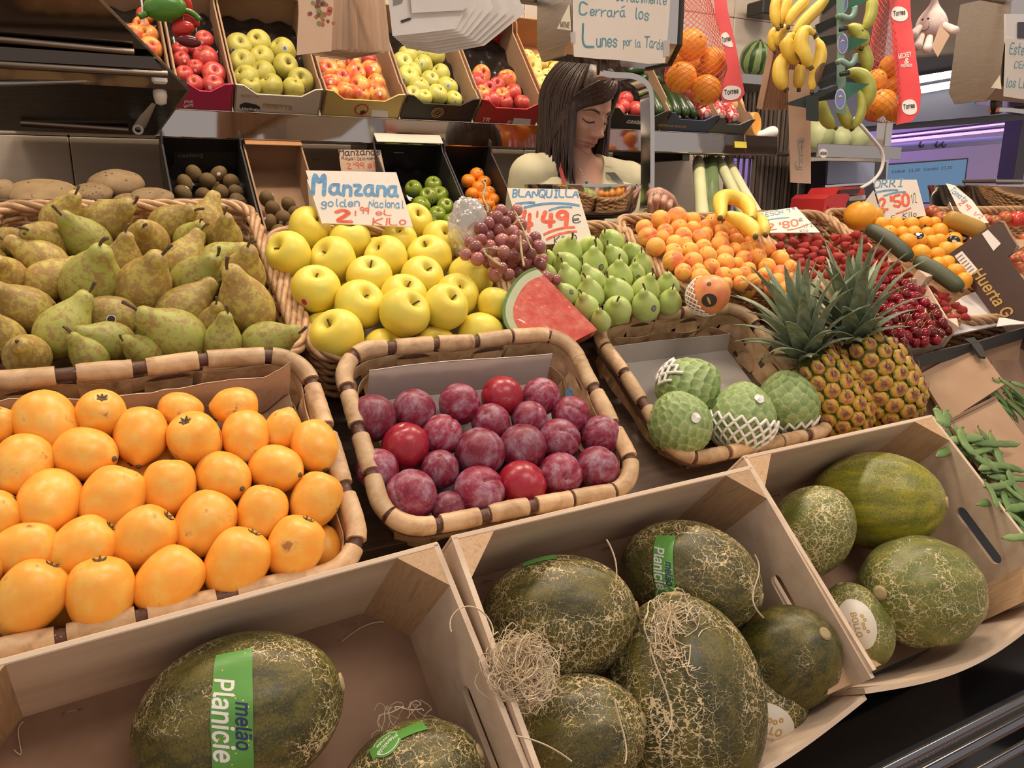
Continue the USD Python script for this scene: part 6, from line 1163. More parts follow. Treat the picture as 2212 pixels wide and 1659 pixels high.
c_ = at_y(1258, 402, Y1 + .05); pan(s1, c_, .122, .062); part(s1, 'pan_support', moved(lathe([(0, -.078), (.05, -.075), (.05, -.066), (0, -.064)], 24), c_), 'steel_dull', True, world=True)
sp = at_y(1340, 60, Y1 - .012); n = A([0, -1, -.03])
c = Card('notice', 'hand written notice Cerrará los Lunes por la Tarde taped to the steel scale', [(1237, -60), (1450, -60), (1447, 20), (1442, 80), (1437, 136), (1400, 138), (1340, 130), (1290, 127), (1240, 122), (1238, 60)], sp, n, .0012, 'sign_card', None, 'notice')
c.ink('esTacimiente', (1330, 3), (1440, 12), 22, 'ink_teal', .75, 61); c.ink('C', (1250, 33), (1270, 34), 28, 'ink_teal', .8, 62); c.ink('errará', (1274, 36), (1351, 39), 25, 'ink_teal', .75, 62); c.ink('los', (1372, 43), (1402, 46), 25, 'ink_teal', .75, 63); c.ink('L', (1257, 104), (1284, 104), 50, 'ink_teal', .65, 64); c.ink('unes', (1288, 103), (1334, 103), 20, 'ink_teal', .75, 65); c.ink('por', (1346, 107), (1366, 106), 19, 'ink_teal', .75, 66); c.ink('la', (1372, 103), (1384, 103), 17, 'ink_teal', .7, 66); c.ink('T', (1392, 104), (1404, 104), 24, 'ink_teal', .75, 67); c.ink('arde', (1402, 105), (1432, 109), 22, 'ink_teal', .75, 68)
for q in ([(1232, 70), (1243, 68), (1244, 92), (1233, 92)], [(1432, 88), (1447, 86), (1446, 122), (1434, 122)]): part(c.t, 'tape', quad_panel(q, sp + n * .002, n, .0008), 'clear_film', 20, world=True)
Y2 = 1.42; a_, b_ = at_y(2168, 100, Y2), at_y(2260, 100, Y2); zb = at_y(2100, 208, Y2)[2]
s2 = scale_head('steel hanging scale at the right edge with its pan over the tomatoes', a_[0], b_[0] + .1, zb, zb + .27, Y2, .14)
part(s2, 'maker_label', quad_panel([(2140, 190), (2160, 162), (2163, 192)], (a_[0] - .0055, 0, 0), (-1, 0, 0), .001), 'label_cream', 20, world=True)
part(s2, 'spindle', tube([at_y(2152, 205, Y2 + .06), at_y(2152, 245, Y2 + .06)], .016, 14), 'steel_dark', True, world=True); loop(s2, [(2146, 238), (2180, 240), (2230, 248), (2290, 262)], Y2 + .06, .035, .012)
c_ = at_y(2128, 402, Y2 + .05); pan(s2, c_, .150, .068); part(s2, 'weighing_plate', cbox((.40, .12, .012), at_y(2190, 392, Y2 + .22), .003), 'steel_dull', 20, world=True)
sp = at_y(2195, 140, Y2 - .01); n = A([0, -1, 0])
c = Card('notice', 'hand written notice at the right edge taped to the second steel scale', [(2173, 84), (2260, 90), (2260, 222), (2168, 208)], sp, n, .0012, 'sign_card', None, 'notice')
c.ink('Este e', (2179, 118), (2222, 123), 26, 'ink_teal', .75, 71); c.ink('CErrará', (2190, 148), (2246, 152), 18, 'ink_teal', .7, 72); c.ink('los Lunes', (2173, 190), (2240, 193), 22, 'ink_teal', .7, 73)
part(s2, 'display_frame', quad_panel([(2172, 30), (2262, 30), (2262, 98), (2172, 94)], (0, Y2 - .006, 0), (0, -1, 0), .004), 'white_plastic', 20, world=True); part(s2, 'display', quad_panel([(2200, 48), (2262, 48), (2262, 84), (2200, 82)], (0, Y2 - .010, 0), (0, -1, 0), .002), 'hall_dark', 20, world=True)
# ================================================================== hanging paper and plastic bags
rg_ = random.Random(31)
def sheet_px(name, label, px, ys, m, group=None, th=.0006, cat_='bag', t=None):
    P = A([at_y(x, y, yy) for (x, y), yy in zip(px, ys)]); n_ = np.cross(P[1] - P[0], P[2] - P[0]); n_ = n_ if n_[1] < 0 else -n_; t = t or thing(name, label, cat_, P.mean(0), group=group); part(t, 'paper' if m == 'kraft' else 'film', plate(P, n_, th), m, 20, world=True); return t
YB = 1.45
for i in range(29, -1, -1):
    k = i * 3.75; dz = rg_.uniform(-1.5, 1.5) + .16 * i; hang = 0 if i else 6
    px = [(650 + k, -70), (724 + k * .93, -70), (716 + k * 1.18, 103 + hang + dz * 1.5 + 2.2 * (i % 3)), (640 + k * .92, 112 + hang + dz + i * .45)]
    y0 = YB + .012 * i; t = sheet_px('paper_bag', 'brown paper bag with a printed fruit picture at the front of the hanging stack' if i == 0 else 'plain brown paper bag in the hanging stack, only its edge seen', px, (y0 + .03, y0, y0, y0 + .03), 'kraft', None if i == 0 else 'paper bags in the hanging stack')
    if i == 0:
        P = A([at_y(x, y, yy) for (x, y), yy in zip(px, (y0 + .03, y0, y0, y0 + .03))]); n_ = np.cross(P[1] - P[0], P[2] - P[0]); n_ = n_ / np.linalg.norm(n_) * (-1 if n_[1] > 0 else 1); R = basis(n_)
        for j, mt in enumerate(('print_red', 'print_green', 'print_dark')):
            ds = [moved(extrude(Point(0, 0).buffer(px_m(P[0], rg_.uniform(3.5, 6)), 6), .0003), on_plane(690 + rg_.gauss(0, 13), 22 + rg_.gauss(0, 17), P[0], n_) + n_ * (.0004 + .0001 * j), R) for _ in range((16, 8, 7)[j])]; part(t, 'fruit_print', cat(ds), mt, False, world=True)
for i in range(7, -1, -1):
    k = i * 4; px = [(830 + k, -80), (1000 + k * 3, -80), (1012 + k * 4.4, 10 + k * .6), (985 + k * 2.2, 62 + k * 1.3), (905 + k * 1.6, 72 + k * 1.6), (848 + k, 78 + k * .9)]
    y0 = 1.42 + .012 * i; t = sheet_px('plastic_bag', 'white plastic carrier bag at the front of its hanging pack' if i == 0 else 'white plastic carrier bag inside the hanging pack', px, [y0] * 6, 'bag_film', None if i == 0 else 'carrier bags in the hanging pack', .0008)
    if i == 0: part(t, 'handle_slot', quad_panel([(866, 44), (884, 38), (889, 40), (887, 43), (870, 49), (866, 48)], at_y(870, 44, y0) - A([0, .002, 0]), (0, -1, 0), .0006), 'seam_dark', 20, world=True); part(t, 'print_panel', quad_panel([(850, -20), (880, -22), (868, 6), (850, 12)], at_y(870, 0, y0) - A([0, .002, 0]), (0, -1, 0), .0006), 'grey_ink', 20, world=True)
    if i == 0: sheet_px('', '', [(880, -80), (1005, -80), (1022, 8), (1000, 22), (890, 28)], [y0 - .01] * 5, 'bag_film', t=t)
# ================================================================== steel hood at the upper left
hd = thing('steel_hood', 'dark steel canopy hanging at the upper left with a lamp under it', 'hood', at_y(300, 200, 1.8))
def slab(pts, th, m, nm, up=(0, 0, 1)): P = A(pts); part(hd, nm, trimesh.convex.convex_hull(np.vstack([P, P + A(up) * th])), m, 20, world=True)
V, Tt, Bk = at_y(405, 195, 1.72), at_y(207, -6, 1.62), at_y(335, 292, 1.98)
LV, LT, LB = V - A([.75, 0, 0]), Tt - A([.55, 0, -.05]), Bk - A([.75, 0, 0])
slab([V - [0, 0, 0], LV, LB, Bk], .02, 'steel_dark', 'underside'); slab([V, Tt, LT, LV], .012, 'mirror_dark', 'mirror_panel', (0, .6, .8)); slab([V, Tt, Tt + [0, .25, .06], Bk + [0, .1, .05], Bk], .006, 'steel_dull', 'end_plate', (.8, 0, .1))
def bar(a, ya, b, yb, r, m, nm='rail'): part(hd, nm, tube([at_y(*a, ya), at_y(*b, yb)], r, 8), m, True, world=True)
bar((-20, 84), 1.66, (290, 112), 1.66, .006, 'steel_brown'); bar((-20, 138), 1.67, (362, 160), 1.67, .007, 'steel_brown'); bar((-20, 182), 1.72, (300, 170), 1.72, .005, 'steel_dull'); bar((45, 266), 1.93, (277, 279), 1.93, .010, 'steel_brown')
slab([at_y(-20, 100, 1.665), at_y(330, 124, 1.665), at_y(350, 150, 1.668), at_y(-20, 130, 1.668)], .004, 'steel_dark', 'front_channel', (0, -1, 0))
part(hd, 'lamp_base', tube([at_y(345, 180, 1.74), at_y(300, 268, 1.93)], .014, 10), 'tube_off', True, world=True); part(hd, 'lamp_cap', cbox((.028, .04, .022), at_y(343, 170, 1.72), .004), 'white_plastic', 20, world=True); part(hd, 'lamp_end', lathe([(0, -.028), (.010, -.024), (.013, -.01), (.013, .01), (0, .012)], 16).apply_translation(at_y(345, 196, 1.735)), 'tube_off', True, world=True)
part(hd, 'cable_ring', moved(lathe([(.006, -.003), (.011, -.003), (.011, .003), (.006, .003), (.006, -.003)], 16), at_y(298, 280, 1.9), rotx(PI / 2)), 'white_plastic', True, world=True)
# plastic vegetables on a string
def bob(t, nm, px, py, w, h, a, m, y=1.5, lump=.08, seed=0): p = at_y(px, py, y); r = px_m(p, w) / 2; q = lumpy(tm(A(trimesh.creation.icosphere(3).vertices) * [1, .8, h / w], trimesh.creation.icosphere(3).faces), lump, 1.1, seed); part(t, nm, moved(tm(A(q.vertices) * r, q.faces), p, basis(view_axis(p, a, 0), view_axis(p, a - 90, 0))), m, True, world=True)
vg = thing('vegetable_garland', 'hanging garland of a shiny green pepper and red peppers', 'decoration', at_y(375, 40, 1.5))
bob(vg, 'green_pepper', 357, 16, 52, 84, 10, 'pepper_green', 1.5, .14, 1); bob(vg, 'red_pepper', 398, 42, 34, 62, -12, 'pepper_red', 1.52, .1, 2); bob(vg, 'red_pepper', 395, 62, 30, 46, 20, 'pepper_red', 1.50, .1, 3); bob(vg, 'red_pepper', 402, 10, 24, 40, 100, 'pepper_red', 1.53, .1, 4); bob(vg, 'dark_aubergine', 408, 89, 25, 49, -5, 'berry_dark', 1.49, .03, 5)
for pts in ([(318, 30), (305, 34), (300, 36)], [(395, 22), (418, 30), (431, 44)]): part(vg, 'stalk', tube(spline([at_y(*q, 1.5) for q in pts], 10), .005, 8), 'pepper_green', True, world=True)
part(vg, 'string', tube([at_y(385, -40, 1.51), at_y(402, 82, 1.5)], .001, 5), 'green_stalk', True, world=True); part(vg, 'string', tube([at_y(302, -30, 1.51), at_y(312, 55, 1.5)], .0016, 5), 'white_plastic', True, world=True)
# rails that the bags, nets and scales hang from, fixed to the ceiling above the picture
def hang_rail(label, y, x0, x1, z, rods, hook=None):
    t = thing('hanging_rail', label, 'rail', (x0, y, z)); part(t, 'rail', tube([(x0, y, z), (x1, y, z)], .010, 10), 'steel_dull', True, world=True)
    if hook: part(t, 'hook_rod', tube([(hook[0], y, z), (hook[0], y, hook[1])], .003, 8), 'steel_dull', True, world=True)
    for x in rods: part(t, 'rod', tube([(x, y, z), (x, y, 3.06)], .006, 8), 'steel_dull', True, world=True)
hang_rail('steel rail above the picture that the paper bags hang from', 1.55, -.2, 1.0, at_y(690, -60, 1.55)[2], (-.1, .9))
hang_rail('steel rail above the picture that the bananas and nets hang from', 1.44, 1.1, 2.9, at_y(1690, -90, 1.44)[2], (1.2, 2.0, 2.8), (at_y(1680, 40, 1.44)[0], at_y(1690, 90, 1.44)[2]))
# ================================================================== the woman behind the counter
mk('skin', {'a': ('attribute', dict(attribute='tone')), 'c': ('texture_coordinate', {}), 'n': ('noise_texture', dict(scale=24., detail=3.)), 'r': ('rgb_ramp', {'ramp': [(.3, (.50, .27, .19)), (.7, (.57, .33, .24))]}), 'm': ('mix', dict(color2=(.40, .14, .12))),
            'p': ('principled_bsdf', dict(roughness=.45, subsurface_weight=.15, subsurface_scale=.01, subsurface_radius=(1., .3, .15)))}, [('c.object', 'n.vector'), ('n.fac', 'r.fac'), ('r.color', 'm.color1'), ('a.fac', 'm.fac'), ('m.color', 'p.base_color')])
mk('hair_dark', {'c': ('texture_coordinate', {}), 'm': ('mapping', dict(scale=(1, 1, .08))), 'n': ('noise_texture', dict(scale=260., detail=3.)), 'r': ('rgb_ramp', {'ramp': [(.3, (.022, .013, .010)), (.7, (.075, .045, .034))]}), 'b': ('bump', dict(strength=.5, distance=.002)), 'p': ('principled_bsdf', dict(roughness=.36, anisotropic=.5))},
   [('c.object', 'm.vector'), ('m.vector', 'n.vector'), ('n.fac', 'r.fac'), ('r.color', 'p.base_color'), ('n.fac', 'b.height'), ('b.normal', 'p.normal')])
noisy('shirt_cream', [(.3, (.60, .56, .36)), (.7, (.70, .66, .45))], 12, 3, .8, bump=.15, bscale=60); flat('strap_red', (.42, .04, .035), .6); flat('apron_grey', (.26, .25, .22), .35); flat('silver', (.6, .58, .55), .2, 1.); flat('blue_stone', (.03, .22, .32), .1)
def M2(m): return mf.Manifold(mf.Mesh(vert_properties=A(m.vertices, np.float32), tri_verts=A(m.faces, np.uint32)))
def T2(m): q = m.to_mesh(); return tm(q.vert_properties[:, :3], q.tri_verts)
def bone(a, ra, b, rb, s=32): return mf.Manifold.batch_hull([mf.Manifold.sphere(ra, s).translate(list(map(float, a))), mf.Manifold.sphere(rb, s).translate(list(map(float, b)))])
def chain(pts): return [bone(pts[i][0], pts[i][1], pts[i + 1][0], pts[i + 1][1]) for i in range(len(pts) - 1)]
def smoothed(bones, edge=.008, it=12):
    m = T2(mf.Manifold.batch_boolean(bones, mf.OpType.Add).refine_to_length(edge)); trimesh.smoothing.filter_taubin(m, iterations=it); return m
HC = at_d(1246, 238, 1.93); tow = EYE - HC; tow[2] = 0; tow /= np.linalg.norm(tow); rgt = np.cross([0, 0, 1], tow)
def facing_dir(deg, down): a, d = math.radians(deg), math.radians(down); h = math.cos(a) * tow + math.sin(a) * rgt; return h * math.cos(d) - A([0, 0, 1]) * math.sin(d)
yh = facing_dir(47, 20); xh = np.cross(yh, [0, 0, 1]); xh /= np.linalg.norm(xh); zh = np.cross(xh, yh); RH = np.stack([xh, yh, zh], 1)
def HL(p): return HC + (A(p, float) * .0101) @ RH.T       # head frame in centimetres: x to her right, y forward, z up
def head_mesh():
    m = trimesh.creation.icosphere(6); v = A(m.vertices); x, y, z = v[:, 0] * 7.5, v[:, 1] * 9.3 - .6, v[:, 2] * 11.0 + .6
    low = np.clip((-z - 1.0) / 9.5, 0, 1); x *= 1 - .36 * low ** 1.5; b0 = 9.3 * np.sqrt(np.clip(1 - ((z - .6) / 11.0) ** 2, .02, 1)) - .6; pf = np.interp(z, [-10.4, -9.9, -8.6, -7, -6, -4, -2, 0, 2, 5, 8, 11.6], [3.6, 5.6, 7.0, 7.4, 7.8, 8.1, 8.3, 8.3, 8.7, 8.1, 6.4, 1.2])
    y = np.where(y < 0, y * (1 - .45 * low), y * np.clip(pf / np.maximum(b0, .5), .6, 2.4)); fr = np.clip(y / 3.5, 0, 1); fr = fr * fr * (3 - 2 * fr); ax = np.abs(x)
    g = lambda cx, cz, sx, sz: np.exp(-((ax - cx) / sx) ** 2 / 2 - ((z - cz) / sz) ** 2 / 2); seg = lambda a, b, s: 1 / (1 + np.exp(-(z - a) / s)) * 1 / (1 + np.exp((z - b) / s))
    d = 1.25 * seg(-3.4, .9, .35) * np.exp(-(x / .75) ** 2 / 2) + 1.75 * g(0, -3.35, .85, .72) + .75 * g(1.15, -3.75, .42, .42) - .75 * g(3.0, .15, 1.25, .75) + .62 * g(3.05, -.15, .95, .48) + .35 * g(2.8, 1.7, 1.5, .5) + .55 * g(4.2, -2.8, 1.6, 1.5) - .25 * g(0, 1.2, .8, .6)
    d += .75 * g(0, -5.55, 1.5, .32) + .62 * g(0, -6.45, 1.25, .36) - .55 * g(0, -5.98, 1.9, .12) - .35 * g(0, -7.35, 1.4, .4) + .7 * g(0, -8.9, 1.5, .95) - .3 * g(0, -4.75, .35, .35) - .16 * g(2.6, -5.2, .5, 1.0)
    y = y + fr * d; m.vertices = np.stack([x, y, z], 1); return m
hm = head_mesh(); HV = A(hm.vertices).copy(); hw = tm(HL(HV), hm.faces)
if hw.volume < 0: hw.invert()
from scipy.spatial import cKDTree
NB = at_d(1238, 352, 1.97); SR_ = at_d(1150, 384, 1.93); SL_ = at_d(1352, 398, 2.03); DN = A([0, 0, -1.0])
bt_ = facing_dir(30, 0); mid = (SR_ + SL_) / 2
body = [bone(HL((0, -2.5, -6)), .052, NB, .054), bone(NB, .056, mid + DN * .04, .075)] + [bone(NB + DN * .015, .045, s, .048) for s in (SR_, SL_)] + [mf.Manifold.batch_hull([mf.Manifold.sphere(.075, 28).translate(list(p)) for p in (SR_ + (mid - SR_) * .25 + DN * .06, SL_ + (mid - SL_) * .25 + DN * .06, mid + DN * .42 + (SR_ - mid) * .55, mid + DN * .42 + (SL_ - mid) * .55, mid + DN * .14 + bt_ * .045 + (SR_ - mid) * .4, mid + DN * .14 + bt_ * .045 + (SL_ - mid) * .4)])]
ER = SR_ + A([-.02, .05, -.27]); WR = ER + tow * .16 + rgt * .10 + A([0, 0, .02]); WL = at_y(1462, 468, 1.47); EL = SL_ + A([.10, .06, -.26]); LEG = [mf.Manifold.batch_hull([mf.Manifold.sphere(.10, 28).translate(list(mid + DN * .50 + (s - mid) * .35)) for s in (SR_, SL_)] + [mf.Manifold.sphere(.085, 28).translate(list(mid + DN * .75 + (s - mid) * .5)) for s in (SR_, SL_)])]
for s in (SR_, SL_): h = mid + DN * .75 + (s - mid) * .5; LEG += chain([(h, .085), (h + DN * .40, .055), (A([h[0], h[1], .06]), .038)]) + [bone(A([h[0], h[1], .04]), .036, A([h[0], h[1], .035]) + tow * .14, .03)]
arms = chain([(SR_, .048), (ER, .037), (WR, .024)]) + chain([(SL_, .048), (EL, .037), (WL, .025)])
# hands: palm and five fingers each
def hand_bones(wr, kn, mids, tips, th, r=.0082):
    b = [mf.Manifold.batch_hull([mf.Manifold.sphere(.014, 20).translate(list(p)) for p in list(kn) + [wr + (kn[0] - wr) * .25, wr + (kn[3] - wr) * .25]]), bone(wr, .022, wr + (A(kn).mean(0) - wr) * .45, .018)]; fs = []
    for k, m_, t_ in zip(kn, mids, tips): fs += chain([(k, r * 1.12), (m_, r * 1.02), (t_, r * .82)])
    fs += chain([(th[0], r * 1.5), (th[1], r * 1.2), (th[2], r * .95)]); return b, fs
hp = lambda x, y, yy: at_y(x, y, yy)
kn = [hp(1409, 421, 1.385), hp(1422, 418, 1.38), hp(1435, 424, 1.385), hp(1446, 432, 1.395)]; md = [hp(1407, 440, 1.355), hp(1417, 432, 1.345), hp(1431, 437, 1.35), hp(1444, 446, 1.36)]; tp = [hp(1405, 457, 1.36), hp(1415, 456, 1.36), hp(1428, 458, 1.365), hp(1440, 462, 1.37)]
pb, fb = hand_bones(WL, kn, md, tp, (hp(1430, 450, 1.43), hp(1412, 462, 1.40), hp(1404, 466, 1.375)))
kn2 = [WR + tow * .085 + rgt * (.03 - .02 * i) + A([0, 0, .01]) for i in range(4)]; pb2, fb2 = hand_bones(WR, kn2, [k + tow * .035 - A([0, 0, .012]) for k in kn2], [k + tow * .05 - A([0, 0, .034]) for k in kn2], (WR + tow * .03 + rgt * .03, WR + tow * .06 + rgt * .05, WR + tow * .085 + rgt * .045))
bm = smoothed(body + arms + LEG, .016, 10); hn = smoothed(pb + fb, .0035, 6); hn2 = smoothed(pb2 + fb2, .0045, 6)
for q in (bm, hn, hn2):
    if q.volume < 0: q.invert()
full = T2(M2(bm) + M2(hw) + M2(hn) + M2(hn2)); fl_ = (A(full.vertices) - HC) @ RH / .0101; X, Z = np.abs(fl_[:, 0]), fl_[:, 2]
lip = np.clip(1.5 * (np.exp(-(X / 1.75) ** 4) * (np.exp(-((Z + 5.62) / .34) ** 4) + np.exp(-((Z + 6.42) / .40) ** 4))), 0, .75) * (fl_[:, 1] > 4)
wo = thing('person', 'dark haired person in a cream t-shirt looking down behind the steel weighing pan', 'person', A([mid[0], mid[1], 0])); part(wo, 'body', full, 'skin', True, world=True, tone=lip)
tree = cKDTree(HV[:, [0, 2]][HV[:, 1] > 3]); FV = HV[HV[:, 1] > 3]
def onface(x, z, lift=.05): d, i = tree.query([(x, z)], 6); w = 1 / (d[0] + .02); q = FV[i[0]]; return A([x, (q[:, 1] * w).sum() / w.sum() + lift, z])
def brow(s): P = A([onface(s * x, z, .06) for x, z in ((1.3, 1.55), (2.2, 1.95), (3.3, 2.1), (4.4, 1.75), (5.0, 1.35))]); P = spline(P, 14); t_ = np.gradient(P, axis=0); return ribbon(HL(P), np.broadcast_to(RH[:, 2], (14, 3)), np.interp(np.linspace(0, 1, 14), [0, .3, 1], [.005, .0055, .0012]), .0012)
def lash(s): P = spline([onface(s * x, z, .10) for x, z in ((1.75, -.50), (2.6, -.78), (3.4, -.80), (4.2, -.45), (4.6, -.2))], 14); Q = P + A([0, .38, -.32]) * np.interp(np.linspace(0, 1, 14), [0, .5, 1], [.3, .8, 1.])[:, None]; return ribbon(HL((P + Q) / 2), (Q - P) @ RH.T, .0034, .0010)
for s in (1, -1): part(wo, 'eyebrow', brow(s), 'hair_dark', True, world=True); part(wo, 'eyelashes', lash(s), 'hair_dark', True, world=True)
# hair: a cap over the skull and long straight locks
sk = lambda th, el, k: A([math.sin(th) * math.cos(el) * 7.5 * k, math.cos(th) * math.cos(el) * 9.3 * k - .6, math.sin(el) * 11.0 * k + .6])
cap = trimesh.creation.icosphere(5); v = A(cap.vertices); P = v * [7.5 * 1.07, 9.3 * 1.07, 11 * 1.06] + [0, -.7, .6]; keep = (P[:, 2] > 5.4 + .15 * P[:, 0]) | (P[:, 1] < 1.6 - .1 * P[:, 2]); keep &= P[:, 2] > -7
fk = keep[cap.faces].all(1); cap = tm(P, cap.faces[fk]); 
nrm_ = cap.vertex_normals; n_ = len(cap.vertices); sh2 = tm(np.vstack([P, P - nrm_ * .5]), np.vstack([cap.faces, cap.faces[:, ::-1] + n_])); sh2.remove_unreferenced_vertices(); part(wo, 'hair_cap', tm(HL(A(sh2.vertices)), sh2.faces), 'hair_dark', True, world=True)
rg_ = np.random.default_rng(5); locks = []
def lock(pts, w, th=.45): P = spline(pts, 22); s = np.linspace(0, 1, 22); rr = w * np.interp(s, [0, .2, .75, .95, 1], [.5, 1, 1, .5, .1]); locks.append(tube(HL(P), rr * .0101, 8, flat=th, up=RH[:, 1]))
def fall(th, k, L, sw=0):
    o = [sk(th * .55, 1.40, k), sk(th * .9, 1.05, k), sk(th, .55, k), sk(th, .12, k)]; e = o[-1].copy(); 
    wz = RH.T @ A([0, 0, -1.0]); q = e + wz * 6 + A([0, -.6, 0]); r_ = q + wz * (L * .45) + A([sw, -.3, 0]); return o + [q, r_, r_ + wz * L * .5 + A([sw * 1.2, .5, 0])]
for i in range(330):
    th = rg_.uniform(.92, 2 * PI - 1.05); lock(fall(th, 1.075 + rg_.uniform(-.02, .035), rg_.uniform(10, 15) if 1.3 < th < 5 else rg_.uniform(9, 14), rg_.uniform(-.6, .6)), rg_.uniform(.42, .72))
for i in range(64):                                     # fringe swept to her right
    f = i / 63; o = rg_.uniform(-.15, .15); a0 = A([-3.6 + 3.4 * f + o, 3.6 + .6 * f, 10.9 - .3 * f]); f = f * 1.15 - .15 + rg_.uniform(-.08, .08); lock([a0, A([-2.2 + 4.2 * f, 7.9 + o, 8.6 + .9 * f]), A([1.2 + 4.0 * f, 9.1 - .8 * f, 5.4 + 2.6 * f]), A([5.0 + 2.0 * f, 6.6 - 1.4 * f, 2.9 + 1.6 * f]), A([7.7 + .4 * f, 3.8 - 1.2 * f, -2.2]), A([8.3, 2.7 - 1.2 * f, -9]), A([8.5, 3.4 - f, -15 - 3 * f + rg_.uniform(-1.5, 1.5)])], rg_.uniform(.4, .62))
for i in range(10):
    f = i / 9; lock([A([-3.4 - f, 3.4, 10.8]), A([-5.2 - f, 6.4 - f, 8.2]), A([-7.0 - .4 * f, 5.2 - f, 3.6]), A([-7.9, 3.9 - f, -2]), A([-7.6, 4.2 - f, -9]), A([-6.8, 5.0 - f, -16 + rg_.uniform(-2, 1)])], .8)
part(wo, 'hair_locks', cat(locks), 'hair_dark', True, world=True, kind='stuff')
# clothing
tor = mf.Manifold.batch_boolean(body[1:] + chain([(SR_, .052), (SR_ + (ER - SR_) * .42, .047)]) + chain([(SL_, .052), (SL_ + (EL - SL_) * .42, .047)]), mf.OpType.Add)
sm_ = T2(tor.refine_to_length(.014)); trimesh.smoothing.filter_taubin(sm_, iterations=10); v = A(sm_.vertices); v = v + sm_.vertex_normals * (.007 + .003 * meshkit.fbm(v * 28, 2, 3))[:, None]; sm_.vertices = v
if sm_.volume < 0: sm_.invert()
neck_cut = mf.Manifold.batch_hull([mf.Manifold.sphere(.062, 32).translate(list(NB + A([0, 0, .02]))), mf.Manifold.sphere(.10, 32).translate(list(NB + A([0, 0, .12]))), mf.Manifold.sphere(.028, 24).translate(list(NB + bt_ * .10 + A([0, 0, -.085]))), mf.Manifold.sphere(.05, 24).translate(list(NB + bt_ * .16))])
cutE = [mf.Manifold.sphere(.056, 28).translate(list(map(float, s + (e - s) * .62))) for s, e in ((SR_, ER), (SL_, EL))]
shirt = M2(sm_) - neck_cut - cutE[0] - cutE[1]; part(wo, 't_shirt', T2(shirt), 'shirt_cream', 45, world=True)
pt_ = cKDTree(v)
def onshirt(px, d0=1.9, lift=.006): # nearest shirt point along the sight line
    o = []
    for x, y in px:
        r = ray(x, y); s = np.linspace(1.70, 2.1, 160); Q = EYE + r * s[:, None]; dd = pt_.query(Q)[0]; k = np.argmin(dd + (s - 1.7) * .15); o.append(Q[k] - r / np.linalg.norm(r) * lift)
    return A(o)
part(wo, 'apron_strap', ribbon(spline(onshirt([(1206, 345), (1212, 368), (1219, 398), (1222, 420)]), 16), rgt, .010, .002), 'strap_red', 30, world=True)
part(wo, 'apron_strap', ribbon(spline(onshirt([(1318, 372), (1335, 392), (1348, 415)]), 12), rgt, .022, .002), 'apron_grey', 30, world=True)
part(wo, 'trousers', T2(M2(smoothed(LEG, .02, 8)) ), 'dark_paint', 40, world=True)
ch = spline([HL((3.4, 2, -10.5)), onshirt([(1262, 380)], lift=.012)[0], onshirt([(1267, 390)], lift=.014)[0]], 30); part(wo, 'necklace', cat([moved(trimesh.creation.icosphere(1, .0013), p) for p in ch]), 'silver', True, world=True); part(wo, 'pendant', moved(trimesh.creation.icosphere(2, .004), ch[-1] - A([0, 0, .004])), 'blue_stone', True, world=True)
rc = hp(1419, 425, 1.362); part(wo, 'ring', moved(lathe([(.0088, -.002), (.0102, -.002), (.0102, .002), (.0088, .002), (.0088, -.002)], 24), rc, basis(md[1] - kn[1])), 'silver', True, world=True)
